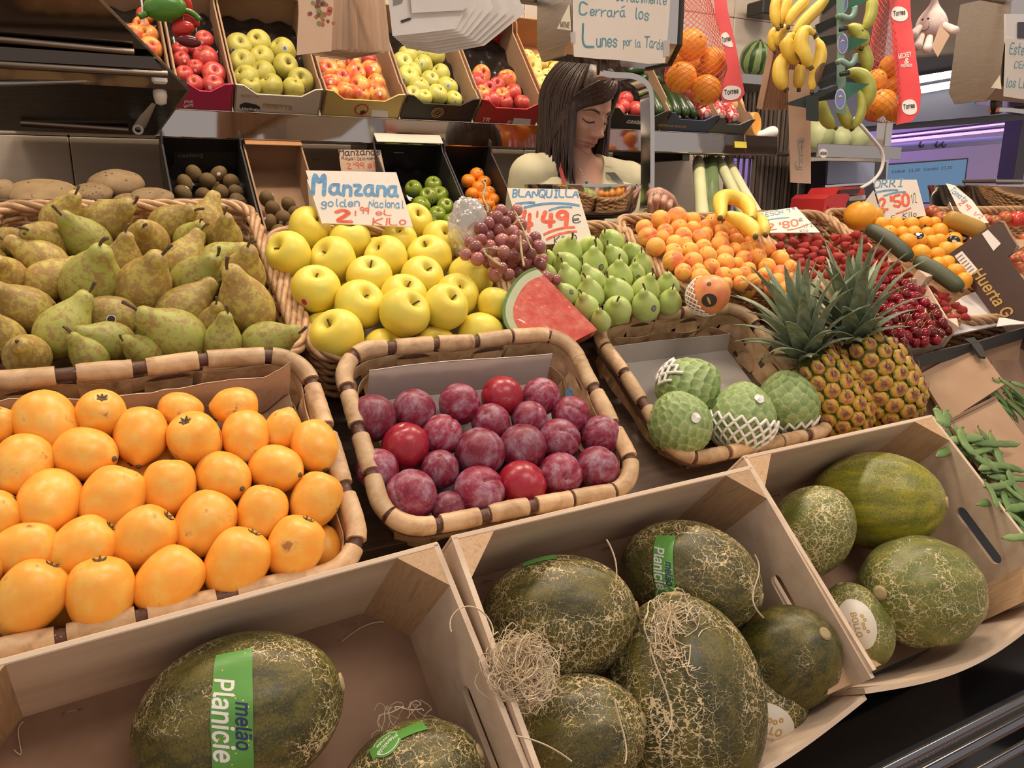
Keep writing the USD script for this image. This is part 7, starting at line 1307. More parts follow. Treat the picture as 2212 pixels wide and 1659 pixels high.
# ================================================================== nets of oranges
noisy('bag_red', [(.3, (.66, .045, .05)), (.7, (.74, .075, .075))], 8, 2, .25, vary=.02); flat('net_red', (.72, .10, .10), .45)
def orange_bag(label, apex, oranges, strip, dpt, band_n, names, ovals, texts, emb):
    cs = [at_d(x, y, dpt + dz) for x, y, w, dz in oranges]; rs = [px_m(c, o[2]) / 2 for c, o in zip(cs, oranges)]; cs = settle(cs, rs, slack=.94)
    for i, (c, r) in enumerate(zip(cs, rs)): inst(('netor', i % 3), 'orange', f'{names[i]} orange inside the {label.split(",")[0].split(" with")[0]}', 'orange', mat4(basis(view_axis(c, 40 + 70 * i, 40)), c, r), 'oranges in red nets', orange_build(i % 3, 'orange_peel'))
    top = at_d(*apex, dpt); t = thing('orange_net', label, 'net bag', A(cs).mean(0))
    # net skin: hull of the oranges and the apex, wrapped by a lattice of strands
    hull = mf.Manifold.batch_hull([mf.Manifold.sphere(float(r + .004), 40).translate(list(map(float, c))) for c, r in zip(cs, rs)] + [mf.Manifold.sphere(.012, 20).translate(list(map(float, top)))]); hmsh = T2(hull.refine_to_length(.012))
    ctr = A(cs).mean(0); axis = top - ctr; H = np.linalg.norm(axis); axis /= H; B = basis(axis); lo = min((A(hmsh.vertices) - ctr) @ axis)
    from trimesh.ray.ray_triangle import RayMeshIntersector
    nz, na = 56, 26; z = np.linspace(lo + .004, H * .98, nz); a = np.arange(na) * 2 * PI / na; O, D = [], []
    for i, zz in enumerate(z):
        for b in a: dr = B @ A([math.cos(b), math.sin(b), 0]); f = np.clip((zz - 0) / H, 0, 1); O.append(ctr + axis * zz + dr * .6); D.append(-dr)
    hitp = np.full((nz * na, 3), np.nan); loc, idx, _ = RayMeshIntersector(hmsh).intersects_location(O, D, multiple_hits=False); hitp[idx] = loc; G = hitp.reshape(nz, na, 3)
    for i in range(nz):
        bad = np.isnan(G[i, :, 0]); G[i, bad] = ctr + axis * z[i]
    ms = []
    for k in range(na):
        for s in (1, -1):
            P = []
            for i in range(0, nz):
                f = (k + s * i * .5) % na; k0 = int(f); w = f - k0; P.append(G[i, k0] * (1 - w) + G[i, (k0 + 1) % na] * w)
            ms.append(tube(A(P), .0006, 4, cap=False))
    part(t, 'netting', cat(ms), 'net_red', True, world=True, kind='stuff')
    n = view_axis(ctr, *band_n); p = ctr + n * (max(rs) * 1.5); sp_ = quad_panel(strip, p, n, .0015).subdivide_to_size(.02); part(t, 'label_band', sp_, 'bag_red', 50, world=True, label='glossy red printed label band')
    for q, txt in ovals:
        P = A([on_plane(x, y, p, n) for x, y in q]); part(t, 'brand_oval', plate(spline(np.vstack([P, P[:1]]), 30)[:-1] + n * .001, n, .0008), 'sticker_white', 20, world=True); c_ = A(q).mean(0); w = np.ptp(A(q)[:, 0]) * .38; print_on(t, txt, c_[0] - w, c_[1] + 5, c_[0] + w, c_[1] + 1, p + n * .001, n, 'ink_black', bold=True, h=11)
        part(t, 'brand_mark', moved(extrude(Point(0, 0).buffer(px_m(p, 3.2), 8), .0003), on_plane(c_[0] + w * .7, c_[1] - 2, p, n) + n * .0014, basis(n)), 'card_orange', 20, world=True)
    for txt, a_, b_, h in texts: print_on(t, txt, *a_, *b_, p, n, 'white_ink', bold=True, h=h)
    for x, y, r, mt in emb: part(t, 'print_blot', moved(extrude(Point(0, 0).buffer(px_m(p, r), 7), .0003), on_plane(x, y, p, n) + n * .0005, basis(n)), mt, 20, world=True)
    return t
orange_bag('red net of oranges hanging left, with a printed band', (1496, -90), [(1494, 97, 66, 0), (1473, 168, 66, -.01), (1540, 133, 58, .02), (1523, 193, 64, -.02), (1468, 128, 44, .09), (1508, 140, 50, .09)], [(1533, -90), (1560, -90), (1572, 20), (1588, 90), (1603, 170), (1609, 202), (1598, 218), (1560, 222), (1556, 196), (1572, 150), (1560, 80), (1545, 30)], 1.86, (80, 72),
           ['topmost', 'left', 'right', 'lowest', 'rear left', 'rear middle'], [([(1558, 75), (1568, 70), (1578, 84), (1582, 102), (1570, 100), (1560, 92)], 'Torres'), ([(1560, 200), (1568, 188), (1588, 186), (1600, 192), (1598, 208), (1582, 216), (1566, 214)], 'Torres')], [], [])
orange_bag('red net of oranges hanging right, with a long printed band', (1928, -120), [(1893, 172, 44, 0), (1906, 222, 58, -.02), (1922, 145, 46, .05), (1930, 185, 42, .06), (1888, 240, 40, .04), (1932, 240, 44, .03)], [(1913, -110), (1962, -110), (1968, 40), (1980, 130), (1990, 200), (1986, 240), (1970, 262), (1936, 270), (1942, 210), (1930, 120)], 2.0, (80, 74),
           ['upper left', 'largest front', 'upper rear', 'rear right', 'lower left', 'lower right'], [([(1926, 26), (1932, 16), (1952, 17), (1960, 26), (1958, 42), (1942, 46), (1928, 40)], 'Torres'), ([(1948, 228), (1956, 217), (1974, 217), (1980, 228), (1978, 244), (1962, 248), (1950, 240)], 'Torres')],
           [('MICKEY', (1941, 128), (1969, 122), 11), ('&', (1953, 138), (1963, 138), 12), ('FRIENDS', (1946, 146), (1970, 145), 7)], [])
# ================================================================== banana stand
DB = 1.72
def bpx(lst, o=0.0): return [at_d(1600 + x / 3.606, y / 3.606, DB + o) for x, y in lst]
bs = thing('banana_stand', 'green and black metal banana rack with hooks and oval stickers', 'stand', at_d(1790, 130, DB)); flat('rack_green', (.035, .15, .095), .35); flat('rack_light', (.20, .33, .26), .5); flat('rack_black', (.018, .024, .018), .3); flat('oval_blue', (.16, .19, .42), .4); flat('oval_white', (.62, .64, .70), .4)
def rk(nm, pts, m, o=0., th=.003, tl=(90, 80)): P = bpx(pts, o); part(bs, nm, plate(P, view_axis(P[0], *tl), th), m, 20, world=True)
rk('post', [(742, -150), (815, -150), (805, 100), (800, 300), (828, 700), (828, 888), (742, 870), (752, 400), (745, 100)], 'rack_light', -.06)
for q in ([(812, 95), (820, 40), (870, 0), (990, 10)], [(828, 283), (992, 316), (838, 398)], [(815, 635), (1000, 662), (822, 765)]): rk('leaf_plate', q, 'rack_green', -.055)
for k, q in enumerate(([(610, 30), (745, -20), (748, 30), (640, 110)], [(580, 190), (742, 130), (744, 200), (600, 260)], [(600, 290), (745, 270), (745, 330), (650, 350)], [(620, 520), (742, 480), (742, 560), (640, 600)], [(600, 640), (745, 590), (745, 640), (620, 680)])): rk('cross_arm', q, 'rack_black', .0, .02)
rk('hanger_plate', [(335, 795), (505, 745), (750, 676), (752, 705), (606, 760), (505, 832)], 'rack_black', -.05, .004); rk('hanger_plate', [(505, 745), (606, 752), (608, 946), (510, 930)], 'rack_black', -.055, .004); rk('hanger_plate', [(600, 700), (745, 690), (740, 770), (606, 780)], 'rack_black', -.02, .01)
for pts in ([(750, 135), (800, 130), (850, 142), (880, 110), (888, 55)], [(750, 490), (810, 488), (850, 505), (880, 480), (888, 425)]): part(bs, 'hook', tube(spline(bpx(pts, -.08), 20), .006, 10), 'rack_light', True, world=True)
for q in (((775, 580), (845, 565)), ((770, 230), (815, 222))): part(bs, 'peg', tube(bpx(q, -.08), .005, 8), 'rack_black', True, world=True)
for cx_, cy_ in ((795, 22), (795, 338), (776, 770)):
    q = [(cx_ + 42 * math.cos(a), cy_ + 78 * math.sin(a)) for a in np.linspace(0, 2 * PI, 20)[:-1]]; rk('oval_sticker', q, 'oval_white', -.062, .001); rk('oval_sticker', [(cx_ + (x - cx_) * .85, cy_ + (y - cy_) * .85) for x, y in q], 'oval_blue', -.0635, .001); rk('sticker_print', [(cx_ - 18, cy_ - 10), (cx_, cy_ - 32), (cx_ + 22, cy_ - 12), (cx_ + 2, cy_ - 18)], 'label_yellow', -.065, .0008)
BA = [([(300, -60), (265, 60), (268, 150), (288, 218)], 78, 'upper hand, leftmost'), ([(385, -60), (345, 60), (322, 130), (318, 195)], 86, 'upper hand, second from left'), ([(540, -60), (470, 40), (400, 120), (372, 205)], 90, 'upper hand, third from left'), ([(690, -60), (600, 60), (500, 160), (405, 285)], 95, 'upper hand, rightmost'), ([(262, 215), (240, 300), (248, 360), (262, 400)], 64, 'behind the upper hand at the left'), ([(372, 190), (330, 240), (300, 300), (302, 362)], 80, 'below the upper hand'),
      ([(420, 270), (360, 320), (380, 400), (462, 478)], 112, 'lower hand, curling to the right'), ([(575, 265), (500, 245), (470, 350), (505, 450), (546, 522)], 112, 'lower hand, biggest and foremost'), ([(590, 300), (620, 370), (600, 520), (555, 705)], 96, 'lower hand, rightmost'), ([(400, 420), (330, 470), (305, 580), (350, 695)], 122, 'lower hand, bottom left'), ([(480, 490), (460, 560), (452, 640), (452, 692)], 92, 'lower hand, bottom middle')]
for i, (p, w, lab) in enumerate(BA): banana(f'yellow spotted banana on the rack, {lab}', bpx(p, (-.02, -.015, -.03, -.035, .03, .02, -.05, -.08, -.055, -.03, -.01)[i]), w / 3.606, 'banana_skin', group='yellow bananas on the rack', seed=i)
for i, (p, w, lab) in enumerate([([(1010, -70), (1022, 40), (1005, 150), (955, 232)], 92, 'top right'), ([(830, 215), (900, 240), (945, 300), (940, 370)], 112, 'second down at the right'), ([(860, 330), (930, 360), (980, 450), (985, 560)], 100, 'third down at the right'), ([(810, 590), (900, 570), (985, 640), (1000, 740), (965, 832)], 112, 'fourth down, curving outward'), ([(640, 770), (640, 850), (670, 930), (735, 992)], 100, 'bottom left'), ([(790, 780), (800, 880), (830, 950), (862, 1002)], 92, 'bottom middle'), ([(915, 700), (945, 800), (930, 900), (880, 995)], 70, 'bottom right')]):
    banana(f'greenish banana on the far side of the rack, {lab}', bpx(p, .03 + .012 * (i % 3)), w / 3.606, 'banana_green', group='greenish bananas on the rack', seed=i + 20)
# brown bags hanging behind the bananas, long printed bag in front of them
for i in range(22, -1, -1):
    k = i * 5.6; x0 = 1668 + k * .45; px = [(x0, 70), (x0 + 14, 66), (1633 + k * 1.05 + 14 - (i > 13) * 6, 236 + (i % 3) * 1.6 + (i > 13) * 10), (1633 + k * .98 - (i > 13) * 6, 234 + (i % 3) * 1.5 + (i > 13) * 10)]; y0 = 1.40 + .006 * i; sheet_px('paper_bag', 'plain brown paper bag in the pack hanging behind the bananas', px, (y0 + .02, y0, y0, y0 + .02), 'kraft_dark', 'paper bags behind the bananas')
lb = thing('paper_bag', 'long narrow kraft bag with a drawn emblem hanging under the bananas', 'bag', at_y(1729, 300, 1.37)); PB = [at_y(x, y, 1.37) for x, y in ((1709, 150), (1749, 150), (1747, 397), (1710, 394))]; part(lb, 'paper', plate(PB, (-.2, -1, 0), .004), 'kraft', 20, world=True); part(lb, 'side_fold', plate([at_y(1708, 150, 1.378), at_y(1713, 150, 1.378), at_y(1713, 393, 1.378), at_y(1707, 391, 1.378)], (-.2, -1, 0), .003), 'kraft_dark', 20, world=True)
def draw(pts, w=1.2): part(lb, 'drawn_emblem', tube(A([at_y(1560 + x / 5.72, 180 + y / 5.72, 1.3675) for x, y in pts]), .0006, 5), 'ink_teal', True, world=True)
for p in ([(945, 700), (960, 680), (1000, 678), (1030, 695), (1038, 740), (1020, 880), (1010, 1000)], [(945, 700), (943, 760), (960, 860), (958, 1020)], [(948, 722), (985, 705), (1035, 725)], [(948, 740), (985, 722), (1035, 742)], [(965, 800), (990, 780), (1018, 800)], [(970, 880), (1000, 880), (1000, 895), (970, 895)], [(985, 700), (985, 860)], [(910, 1030), (1050, 1045)], [(912, 1055), (1050, 1068)], [(920, 960), (905, 1000), (920, 1030)], [(1040, 960), (1052, 1000), (1040, 1030)], [(985, 930), (975, 960), (990, 990)]): draw(p)
# ================================================================== wall, shutter, shelves at the right
ST = 2.56; p0 = at_y(1572, 300, ST); p1 = at_y(1712, 300, ST)
rs_ = thing('rolling_shutter', 'brown rolling shutter of narrow vertical slats behind the leeks', 'shutter', (p0[0], ST, 0)); nsl = 30; SZT = at_y(1640, 188, ST)[2]
for i in range(nsl):
    f = i / nsl; x = p0[0] + (p1[0] - p0[0]) * f; w = (p1[0] - p0[0]) / nsl; zb_ = 0 if x > at_y(1620, 380, ST)[0] else at_y(1600, 342, ST)[2]; part(rs_, 'slat', cbox((w * .86, .02 + .012 * (i % 2), SZT - zb_), (x + w / 2, ST, (SZT + zb_) / 2), .003), 'shutter' if i % 3 else 'shutter_light', 20, world=True)
for i in range(7): x = p0[0] + .02 + .033 * i; part(rs_, 'bar', cbox((.008, .012, 1.5), (x, ST + .02, .75), .002), 'shutter', 20, world=True)
cs_ = thing('corner_post', 'steel corner post right of the rolling shutter', 'post', (p1[0] + .03, ST, 0)); part(cs_, 'post', cbox((.05, .06, 3.0), (p1[0] + .03, ST - .02, 1.5), .004), 'steel_dull', 20, world=True)
sw_ = struct('wall_side', wall_box(p1[0] + .06, p1[0] + .62, ST + .02, ST + .08, 0, 1.55), 'wall_panel')
q = thing('poster', 'white list with small red pictures fixed to the wall under the cabbages', 'poster', at_y(1740, 395, ST)); PP = [at_y(x, y, ST + .008) for x, y in ((1716, 345), (1770, 348), (1764, 448), (1714, 446))]; part(q, 'sheet', plate(PP, (0, -1, 0), .004), 'sign_card', 20, world=True)
for r in range(5):
    for c in range(3):
        x, y = 1718 + c * 17, 366 + r * 18; part(q, 'picture', plate([at_y(a, b, ST + .003) for a, b in ((x, y), (x + 13, y), (x + 13, y + 4), (x, y + 4))], (0, -1, 0), .002), 'ink_black' if (r + c) % 3 else 'print_red', 20, world=True)
for a in ((1717, 418), (1736, 418)): part(q, 'print_mark', plate([at_y(a[0], a[1], ST + .003), at_y(a[0] + 14, a[1], ST + .003), at_y(a[0] + 14, a[1] + 6, ST + .003), at_y(a[0], a[1] + 6, ST + .003)], (0, -1, 0), .002), 'ink_blue', 20, world=True)
q2 = thing('upper_shelf', 'short steel shelf high on the wall carrying a watermelon', 'shelf', at_y(1620, 165, 2.35)); a_, b_ = at_y(1590, 168, 2.30), at_y(1700, 172, 2.30); part(q2, 'fascia', cbox((b_[0] - a_[0], .006, .035), ((a_[0] + b_[0]) / 2, 2.30, a_[2]), .001), 'steel_mirror', 20, world=True); part(q2, 'board', cbox((b_[0] - a_[0], .26, .012), ((a_[0] + b_[0]) / 2, 2.435, a_[2] - .012)), 'steel_dull', 20, world=True)
mk('watermelon_skin', {'c': ('texture_coordinate', {}), 'm': ('mapping', dict(scale=(1, 1, .25))), 'n': ('noise_texture', dict(scale=3.2, detail=3.)), 'w': ('separate_xyz', {}), 'at': ('math', dict(math_type='arctan2')), 'ml': ('math', dict(math_type='multiply', value2=9.)), 'na': ('math', dict(math_type='multiply_add', value2=4.5)), 'sn': ('math', dict(math_type='sine')), 'r': ('rgb_ramp', {'ramp': [(.0, (.20, .28, .10)), (.50, (.24, .32, .12)), (.62, (.05, .10, .03)), (1., (.025, .06, .02))]}), 'mr': ('map_range', dict(from_min=-1., from_max=1.)), 'p': ('principled_bsdf', dict(roughness=.35))},
   [('c.object', 'm.vector'), ('m.vector', 'n.vector'), ('c.object', 'w.vector'), ('w.x', 'at.value1'), ('w.y', 'at.value2'), ('at.value', 'ml.value1'), ('n.fac', 'na.value1'), ('ml.value', 'na.value3'), ('na.value', 'sn.value1'), ('sn.value', 'mr.value'), ('mr.result', 'r.fac'), ('r.color', 'p.base_color')])
c_ = at_y(1633, 127, 2.40); r_ = px_m(c_, 68) / 2; t = thing('watermelon', 'whole striped watermelon on the short shelf behind the bananas', 'watermelon', M=mat4(basis(view_axis(c_, 80, 10)), c_, r_)); part(t, 'rind', tm(A(trimesh.creation.icosphere(4).vertices) * [1, 1, 1.06], trimesh.creation.icosphere(4).faces), 'watermelon_skin', True); part(t, 'stalk_scar', star(.10, 1.06, 5, 1), 'calyx', True)
CY_ = 2.20; a_, b_ = at_y(1765, 320, CY_), at_y(1946, 326, CY_); q3 = thing('steel_shelf', 'short blue reflecting steel shelf under the cabbages', 'shelf', (a_ + b_) / 2); part(q3, 'fascia', cbox((b_[0] - a_[0], .006, .05), ((a_[0] + b_[0]) / 2, CY_, a_[2] - .008), .001), 'steel_mirror', 20, world=True); part(q3, 'board', cbox((b_[0] - a_[0], .30, .012), ((a_[0] + b_[0]) / 2, CY_ + .155, a_[2] - .01)), 'steel_dull', 20, world=True)
part(q3, 'round_sticker', plate([at_y(1779 + 9 * math.cos(a), 331 + 10 * math.sin(a), CY_ - .004) for a in np.linspace(0, 2 * PI, 16)[:-1]], (0, -1, 0), .001), 'sticker_white', 20, world=True); print_on(q3, 'BODAS', 1772, 334, 1786, 334, (0, CY_ - .0052, 0), (0, -1, 0), 'ink_black', bold=True, h=6)
def cabbage_build(k):
    def go(t):
        m = lumpy(trimesh.creation.icosphere(4), .06, 1.3, k, 3); part(t, 'heart', m, 'cabbage_skin', True)
        for j in range(6):
            s = trimesh.creation.icosphere(4); v = A(s.vertices) * (1.02 + .03 * j * .3); ax = A([math.cos(j * 2.4 + k), math.sin(j * 2.4 + k), .45]); ax /= np.linalg.norm(ax); keep = (v @ ax + .10 * meshkit.fbm(v * 4, 2, j)) > .22; f = s.faces[keep[s.faces].all(1)]; u = tm(v, f); n_ = len(v); u = tm(np.vstack([v, v * .975]), np.vstack([f, f[:, ::-1] + n_])); u.remove_unreferenced_vertices(); part(t, 'leaf', u, 'cabbage_skin', True)
    return go
for i, (x, y, w, lab) in enumerate(((1768, 290, 62, 'pale cabbage at the left of the short shelf, biggest'), (1812, 300, 48, 'darker green cabbage in the middle of the short shelf'), (1850, 298, 50, 'pale cabbage at the right end of the short shelf'))): c_ = at_y(x, y, 2.32); r_ = px_m(c_, w) / 2; inst(('cab', i), 'cabbage', lab, 'cabbage', mat4(basis(view_axis(c_, 30 + 50 * i, 40)), c_, r_), None, cabbage_build(i))
# leeks standing under the shelf end
for i, (x0, x1, y1, w, m_, lab) in enumerate(((1508, 1517, 470, 26, 'leek_stem', 'pale leek stem at the left of the standing bundle'), (1535, 1540, 470, 30, 'leek_leaf', 'green leek in the middle of the standing bundle'), (1552, 1600, 445, 22, 'leek_stem', 'pale leek stem leaning to the right'), (1570, 1628, 450, 20, 'leek_stem', 'slim pale leek stem leaning furthest right'), (1524, 1528, 470, 18, 'leek_leaf', 'slim green leek between two pale stems'))):
    a, b = at_y(x0, 345, 2.14), at_y(x1, y1, 1.80); d = b - a; b = a + d * 1.35; r_ = px_m(a, w) / 2; t = thing('leek', lab, 'leek', b); s = np.linspace(0, 1, 14)[:, None]; part(t, 'stem', tube(a + (b - a) * s, r_ * np.interp(s[:, 0], [0, .06, .5, 1], [.75, 1.0, .95, 1.15]), 12), m_, True, world=True); rgk = np.random.default_rng(i); part(t, 'roots', cat([tube(spline([a, a + rgk.normal(0, .012, 3) + [0, 0, .006], a + rgk.normal(0, .02, 3) + [0, 0, .002]], 6), .0007, 4) for _ in range(16)]), 'pine_bract', True, world=True)
# ticket printer, screen, cabinet, cable
tp_ = thing('ticket_printer', 'red ticket printer with paper slots behind the orange sign', 'printer', at_y(1830, 435, 2.05)); flat('red_plastic', (.52, .03, .03), .3); y0 = 2.05
def slabp(t, nm, pts, y, dp, m): P = [at_y(a, b, y) for a, b in pts]; q = plate(P, (0, -1, 0), dp); part(t, nm, q, m, 20, world=True)
slabp(tp_, 'body', [(1776, 468), (1782, 430), (1792, 421), (1830, 418), (1836, 424), (1828, 440), (1826, 472)], y0, .16, 'red_plastic'); slabp(tp_, 'lid', [(1800, 424), (1812, 406), (1862, 403), (1869, 412), (1868, 420)], y0 + .02, .13, 'red_plastic'); slabp(tp_, 'lid_window', [(1815, 411), (1860, 407), (1853, 417), (1811, 420)], y0 + .012, .01, 'steel_dark'); slabp(tp_, 'paper_slot', [(1836, 424), (1870, 421), (1870, 432), (1834, 434)], y0 + .03, .12, 'white_plastic'); slabp(tp_, 'base', [(1826, 436), (1880, 430), (1880, 470), (1826, 472)], y0 + .02, .14, 'dark_paint'); slabp(tp_, 'badge', [(1790, 444), (1803, 443), (1803, 458), (1790, 459)], y0 - .004, .002, 'sticker_red')
ms_ = thing('screen', 'flat till screen showing blue text lines behind the orange sign', 'screen', at_y(1995, 390, 2.5)); slabp(ms_, 'frame', [(1914, 354), (2092, 341), (2080, 440), (1902, 440)], 2.5, .025, 'dark_paint'); slabp(ms_, 'display', [(1917, 357), (2089, 344), (2077, 437), (1905, 437)], 2.497, .003, 'screen_blue')
print_on(ms_, 'Cobrar  11,00   Cambio  27,10', 1926, 376, 2056, 366, (0, 2.496, 0), (0, -1, 0), 'ink_black', h=8)
part(ms_, 'screen_stand', cbox((.2, .16, .9), at_y(1990, 500, 2.58) - A([0, 0, .42]), .01), 'dark_paint', 20, world=True)
cb_ = thing('cable', 'white cable looping from the bananas down to the red printer', 'cable', at_y(1905, 340, 2.02)); part(cb_, 'cord', tube(spline([at_y(x, y, 2.02) for x, y in ((1845, 255), (1868, 280), (1892, 308), (1907, 335), (1905, 362), (1888, 388), (1860, 406))], 40), .0065, 10), 'white_plastic', True, world=True)
ca_ = thing('steel_cabinet', 'dark glass fronted cabinet under the cabbage shelf', 'cabinet', at_y(1840, 390, 2.35)); slabp(ca_, 'carcass', [(1785, 347), (1915, 350), (1912, 440), (1780, 438)], 2.42, .3, 'hall_dark'); slabp(ca_, 'rail', [(1782, 400), (1880, 394), (1880, 398), (1782, 405)], 2.41, .02, 'steel'); slabp(ca_, 'glass_panel', [(1790, 348), (1890, 351), (1888, 395), (1786, 398)], 2.415, .004, 'awning_blue')
po_ = thing('steel_post', 'steel upright right of the cabbages', 'post', at_y(1905, 330, 2.3)); part(po_, 'post', cbox((.05, .05, 2.2), A([at_y(1905, 330, 2.45)[0], 2.45, 1.1]), .004), 'steel', 20, world=True)
# right edge counter, scale platform, far hall
ct_ = thing('back_counter', 'back counter under the printer and the screen', 'counter', (3.0, 2.4, 0)); part(ct_, 'body', cbox((2.15, .46, 1.0), (3.22, 2.20, at_y(1826, 472, 2.05)[2] - .50), .01), 'steel_dull', 20, world=True)
pg = thing('plush_garlic', 'white plush garlic toy with stubby legs hanging at the upper right', 'toy', at_d(2012, 55, 2.05)); noisy('plush', [(.3, (.55, .43, .40)), (.7, (.64, .52, .48))], 60, 3, .9, bump=.4, bscale=300, sheen_weight=.3)
g0 = at_d(2013, 52, 2.05); k_ = px_m(g0, 1); gb = lathe(spline([(0, -30), (18, -28), (31, -12), (30, 6), (20, 24), (9, 40), (4, 52), (0, 55)], 24).clip([0, -99], None) * k_, 30); v = A(gb.vertices); a = np.arctan2(v[:, 1], v[:, 0]); v[:, :2] *= (1 + .03 * np.cos(a * 9) * (v[:, 2] > 5 * k_))[:, None]; gb.vertices = v; part(pg, 'body', moved(gb, g0), 'plush', True, world=True)
for a, b in (((1990, 78), (1982, 100)), ((2008, 82), (2003, 106)), ((2040, 55), (2062, 66)), ((1985, 60), (1972, 75))): pa, pb_ = at_d(*a, 2.02), at_d(*b, 1.99); part(pg, 'limb', smoothed([bone(pa, 7 * k_, pb_, 9 * k_)], .006, 4), 'plush', True, world=True)
for x, y in ((1993, 42), (2005, 40)): part(pg, 'eye', moved(trimesh.creation.icosphere(2, 2.2 * k_), at_d(x, y, 2.05 - .035)), 'ink_black', True, world=True)
part(pg, 'mouth', tube(spline([at_d(x, y, 2.012) for x, y in ((1984, 58), (1990, 66), (1998, 66), (2006, 57))], 12), .0012, 6), 'ink_black', True, world=True)
part(pg, 'paper_tag', plate([at_d(x, y, 1.98) for x, y in ((2030, 55), (2050, 78), (2027, 122), (2014, 100))], view_axis(g0, 60, 70), .003), 'kraft', 20, world=True)
# market hall beyond
hw_ = thing('hall_wall', None, None, (7, 6, 0), kind='structure'); part(hw_, 'wall', wall_box(2.2, 12, 6.5, 6.6, 0, 3.4), 'hall_purple', 20, world=True); part(hw_, 'pier', moved(cbox((.16, .16, 3.0), (0, 0, 1.5)), A([1, 1, 0]) * at_y(2190, 330, 4.6)), 'hall_dark', 20, world=True)
struct('hall_ceiling', wall_box(2.95, 12, 1.0, 8, 3.3, 3.4), 'ceiling_paint')
aw = thing('hall_fascia', 'blue grey fascia board of the stall across the hall', 'fascia', at_y(2050, 220, 4.2)); slabp(aw, 'board', [(1700, 190), (2330, 150), (2330, 233), (1700, 288)], 4.2, .05, 'awning_blue'); slabp(aw, 'upper_board', [(1700, 150), (2330, 95), (2330, 150), (1700, 190)], 4.22, .05, 'hall_dark'); slabp(aw, 'brown_board', [(1700, -80), (2330, -80), (2330, 95), (1700, 150)], 4.24, .05, 'beam_brown'); slabp(aw, 'lower_beam', [(1700, 288), (2330, 233), (2330, 250), (1700, 298)], 4.25, .05, 'hall_dark')
for i, (a, b) in enumerate((((1985, 172), (2056, 160)), ((1985, 195), (2056, 182)))): t = thing('ceiling_lamp', ('upper', 'lower')[i] + ' warm tube lamp beside the right net of oranges', 'lamp', at_y(*a, 4.1)); part(t, 'tube', tube([at_y(*a, 4.1), at_y(b[0] + 60, b[1] - 10, 4.1)], .028, 10), 'tube_white', True, world=True); part(t, 'housing', tube([at_y(a[0], a[1] - 2, 4.14), at_y(b[0] + 60, b[1] - 12, 4.14)], .03, 8), 'hall_dark', True, world=True)
for i, (a, b) in enumerate((((1916, 296), (2200, 263)), ((1914, 306), (2200, 277)))): t = thing('violet_tube', ('upper', 'lower')[i] + ' violet tube lamp in the hall above the screen', 'lamp', at_y(*a, 4.9)); part(t, 'tube', tube([at_y(*a, 4.9), at_y(b[0] + 40, b[1] - 4, 4.9)], .009 + .005 * i, 10), 'tube_violet', True, world=True); part(t, 'holder', tube([at_y(a[0], a[1] - 3, 4.95), at_y(b[0] + 40, b[1] - 8, 4.95)], .014, 8), 'hall_dark', True, world=True)
rl = thing('meat_rail', 'grey rail with hooks under the violet lamps', 'rail', at_y(2050, 310, 5.2)); part(rl, 'rail', tube([at_y(1914, 322, 5.2), at_y(2230, 296, 5.2)], .04, 8), 'awning_blue', True, world=True)
for x in (1990, 2025, 2038): part(rl, 'hook', tube(spline([at_y(x, 306, 5.15), at_y(x - 3, 314, 5.15), at_y(x + 2, 318, 5.15), at_y(x + 5, 312, 5.15)], 10), .008, 6), 'hall_dark', True, world=True)
wl_ = thing('wall_lamp', 'warm strip lamp on the side wall behind the bananas', 'lamp', at_y(1652, 30, 2.42)); part(wl_, 'diffuser', cbox((.12, .08, .012), at_y(1656, 32, 2.42), .003), 'tube_white', 20, world=True); part(wl_, 'housing', cbox((.13, .09, .05), at_y(1657, 22, 2.42), .004), 'dark_paint', 20, world=True)
# ================================================================== right corner: dark printed box, tomatoes, black tray, bean boxes, counter base
bx_ = thing('printed_box', 'dark brown cardboard box end lettered Huerta G at the right edge', 'box', at_d(2130, 590, 1.62)); n = view_axis(at_d(2130, 590, 1.62), 150, 62); p = at_d(2120, 600, 1.62)
part(bx_, 'end_panel', quad_panel([(2049, 549), (2100, 514), (2156, 478), (2168, 482), (2182, 508), (2197, 531), (2190, 545), (2177, 554), (2184, 566), (2212, 606), (2330, 760), (2240, 790), (2152, 692), (2100, 622)], p, n, .005), 'box_brown', 20, world=True)
part(bx_, 'torn_edge', quad_panel([(2156, 478), (2168, 476), (2184, 506), (2199, 531), (2190, 545), (2197, 531), (2182, 508), (2168, 482)], p + n * .001, n, .008), 'cardboard', 20, world=True)
part(bx_, 'side_wall', plate([on_plane(x, y, p, n) - n * d for x, y, d in ((2156, 478, 0), (2049, 549, 0), (2049, 549, .2), (2156, 478, .2))], (-.3, -.2, 1), .005), 'cardboard', 20, world=True)
for q in ([(2062, 553), (2078, 542), (2112, 582), (2095, 597)], [(2121, 505), (2134, 496), (2162, 526), (2146, 542)]): part(bx_, 'paper_label', quad_panel(q, p + n * .001, n, .001), 'sticker_white', 20, world=True)
for k in range(6): part(bx_, 'print_line', quad_panel([(2067 + k * 5, 557 + k * 6), (2078 + k * 5, 549 + k * 6), (2079 + k * 5, 551 + k * 6), (2068 + k * 5, 559 + k * 6)], p + n * .0016, n, .0006), 'grey_ink', 20, world=True)
print_on(bx_, 'Huerta G', 2098, 592, 2168, 690, p, n, 'gold_ink', bold=True, slant=.1, h=24)
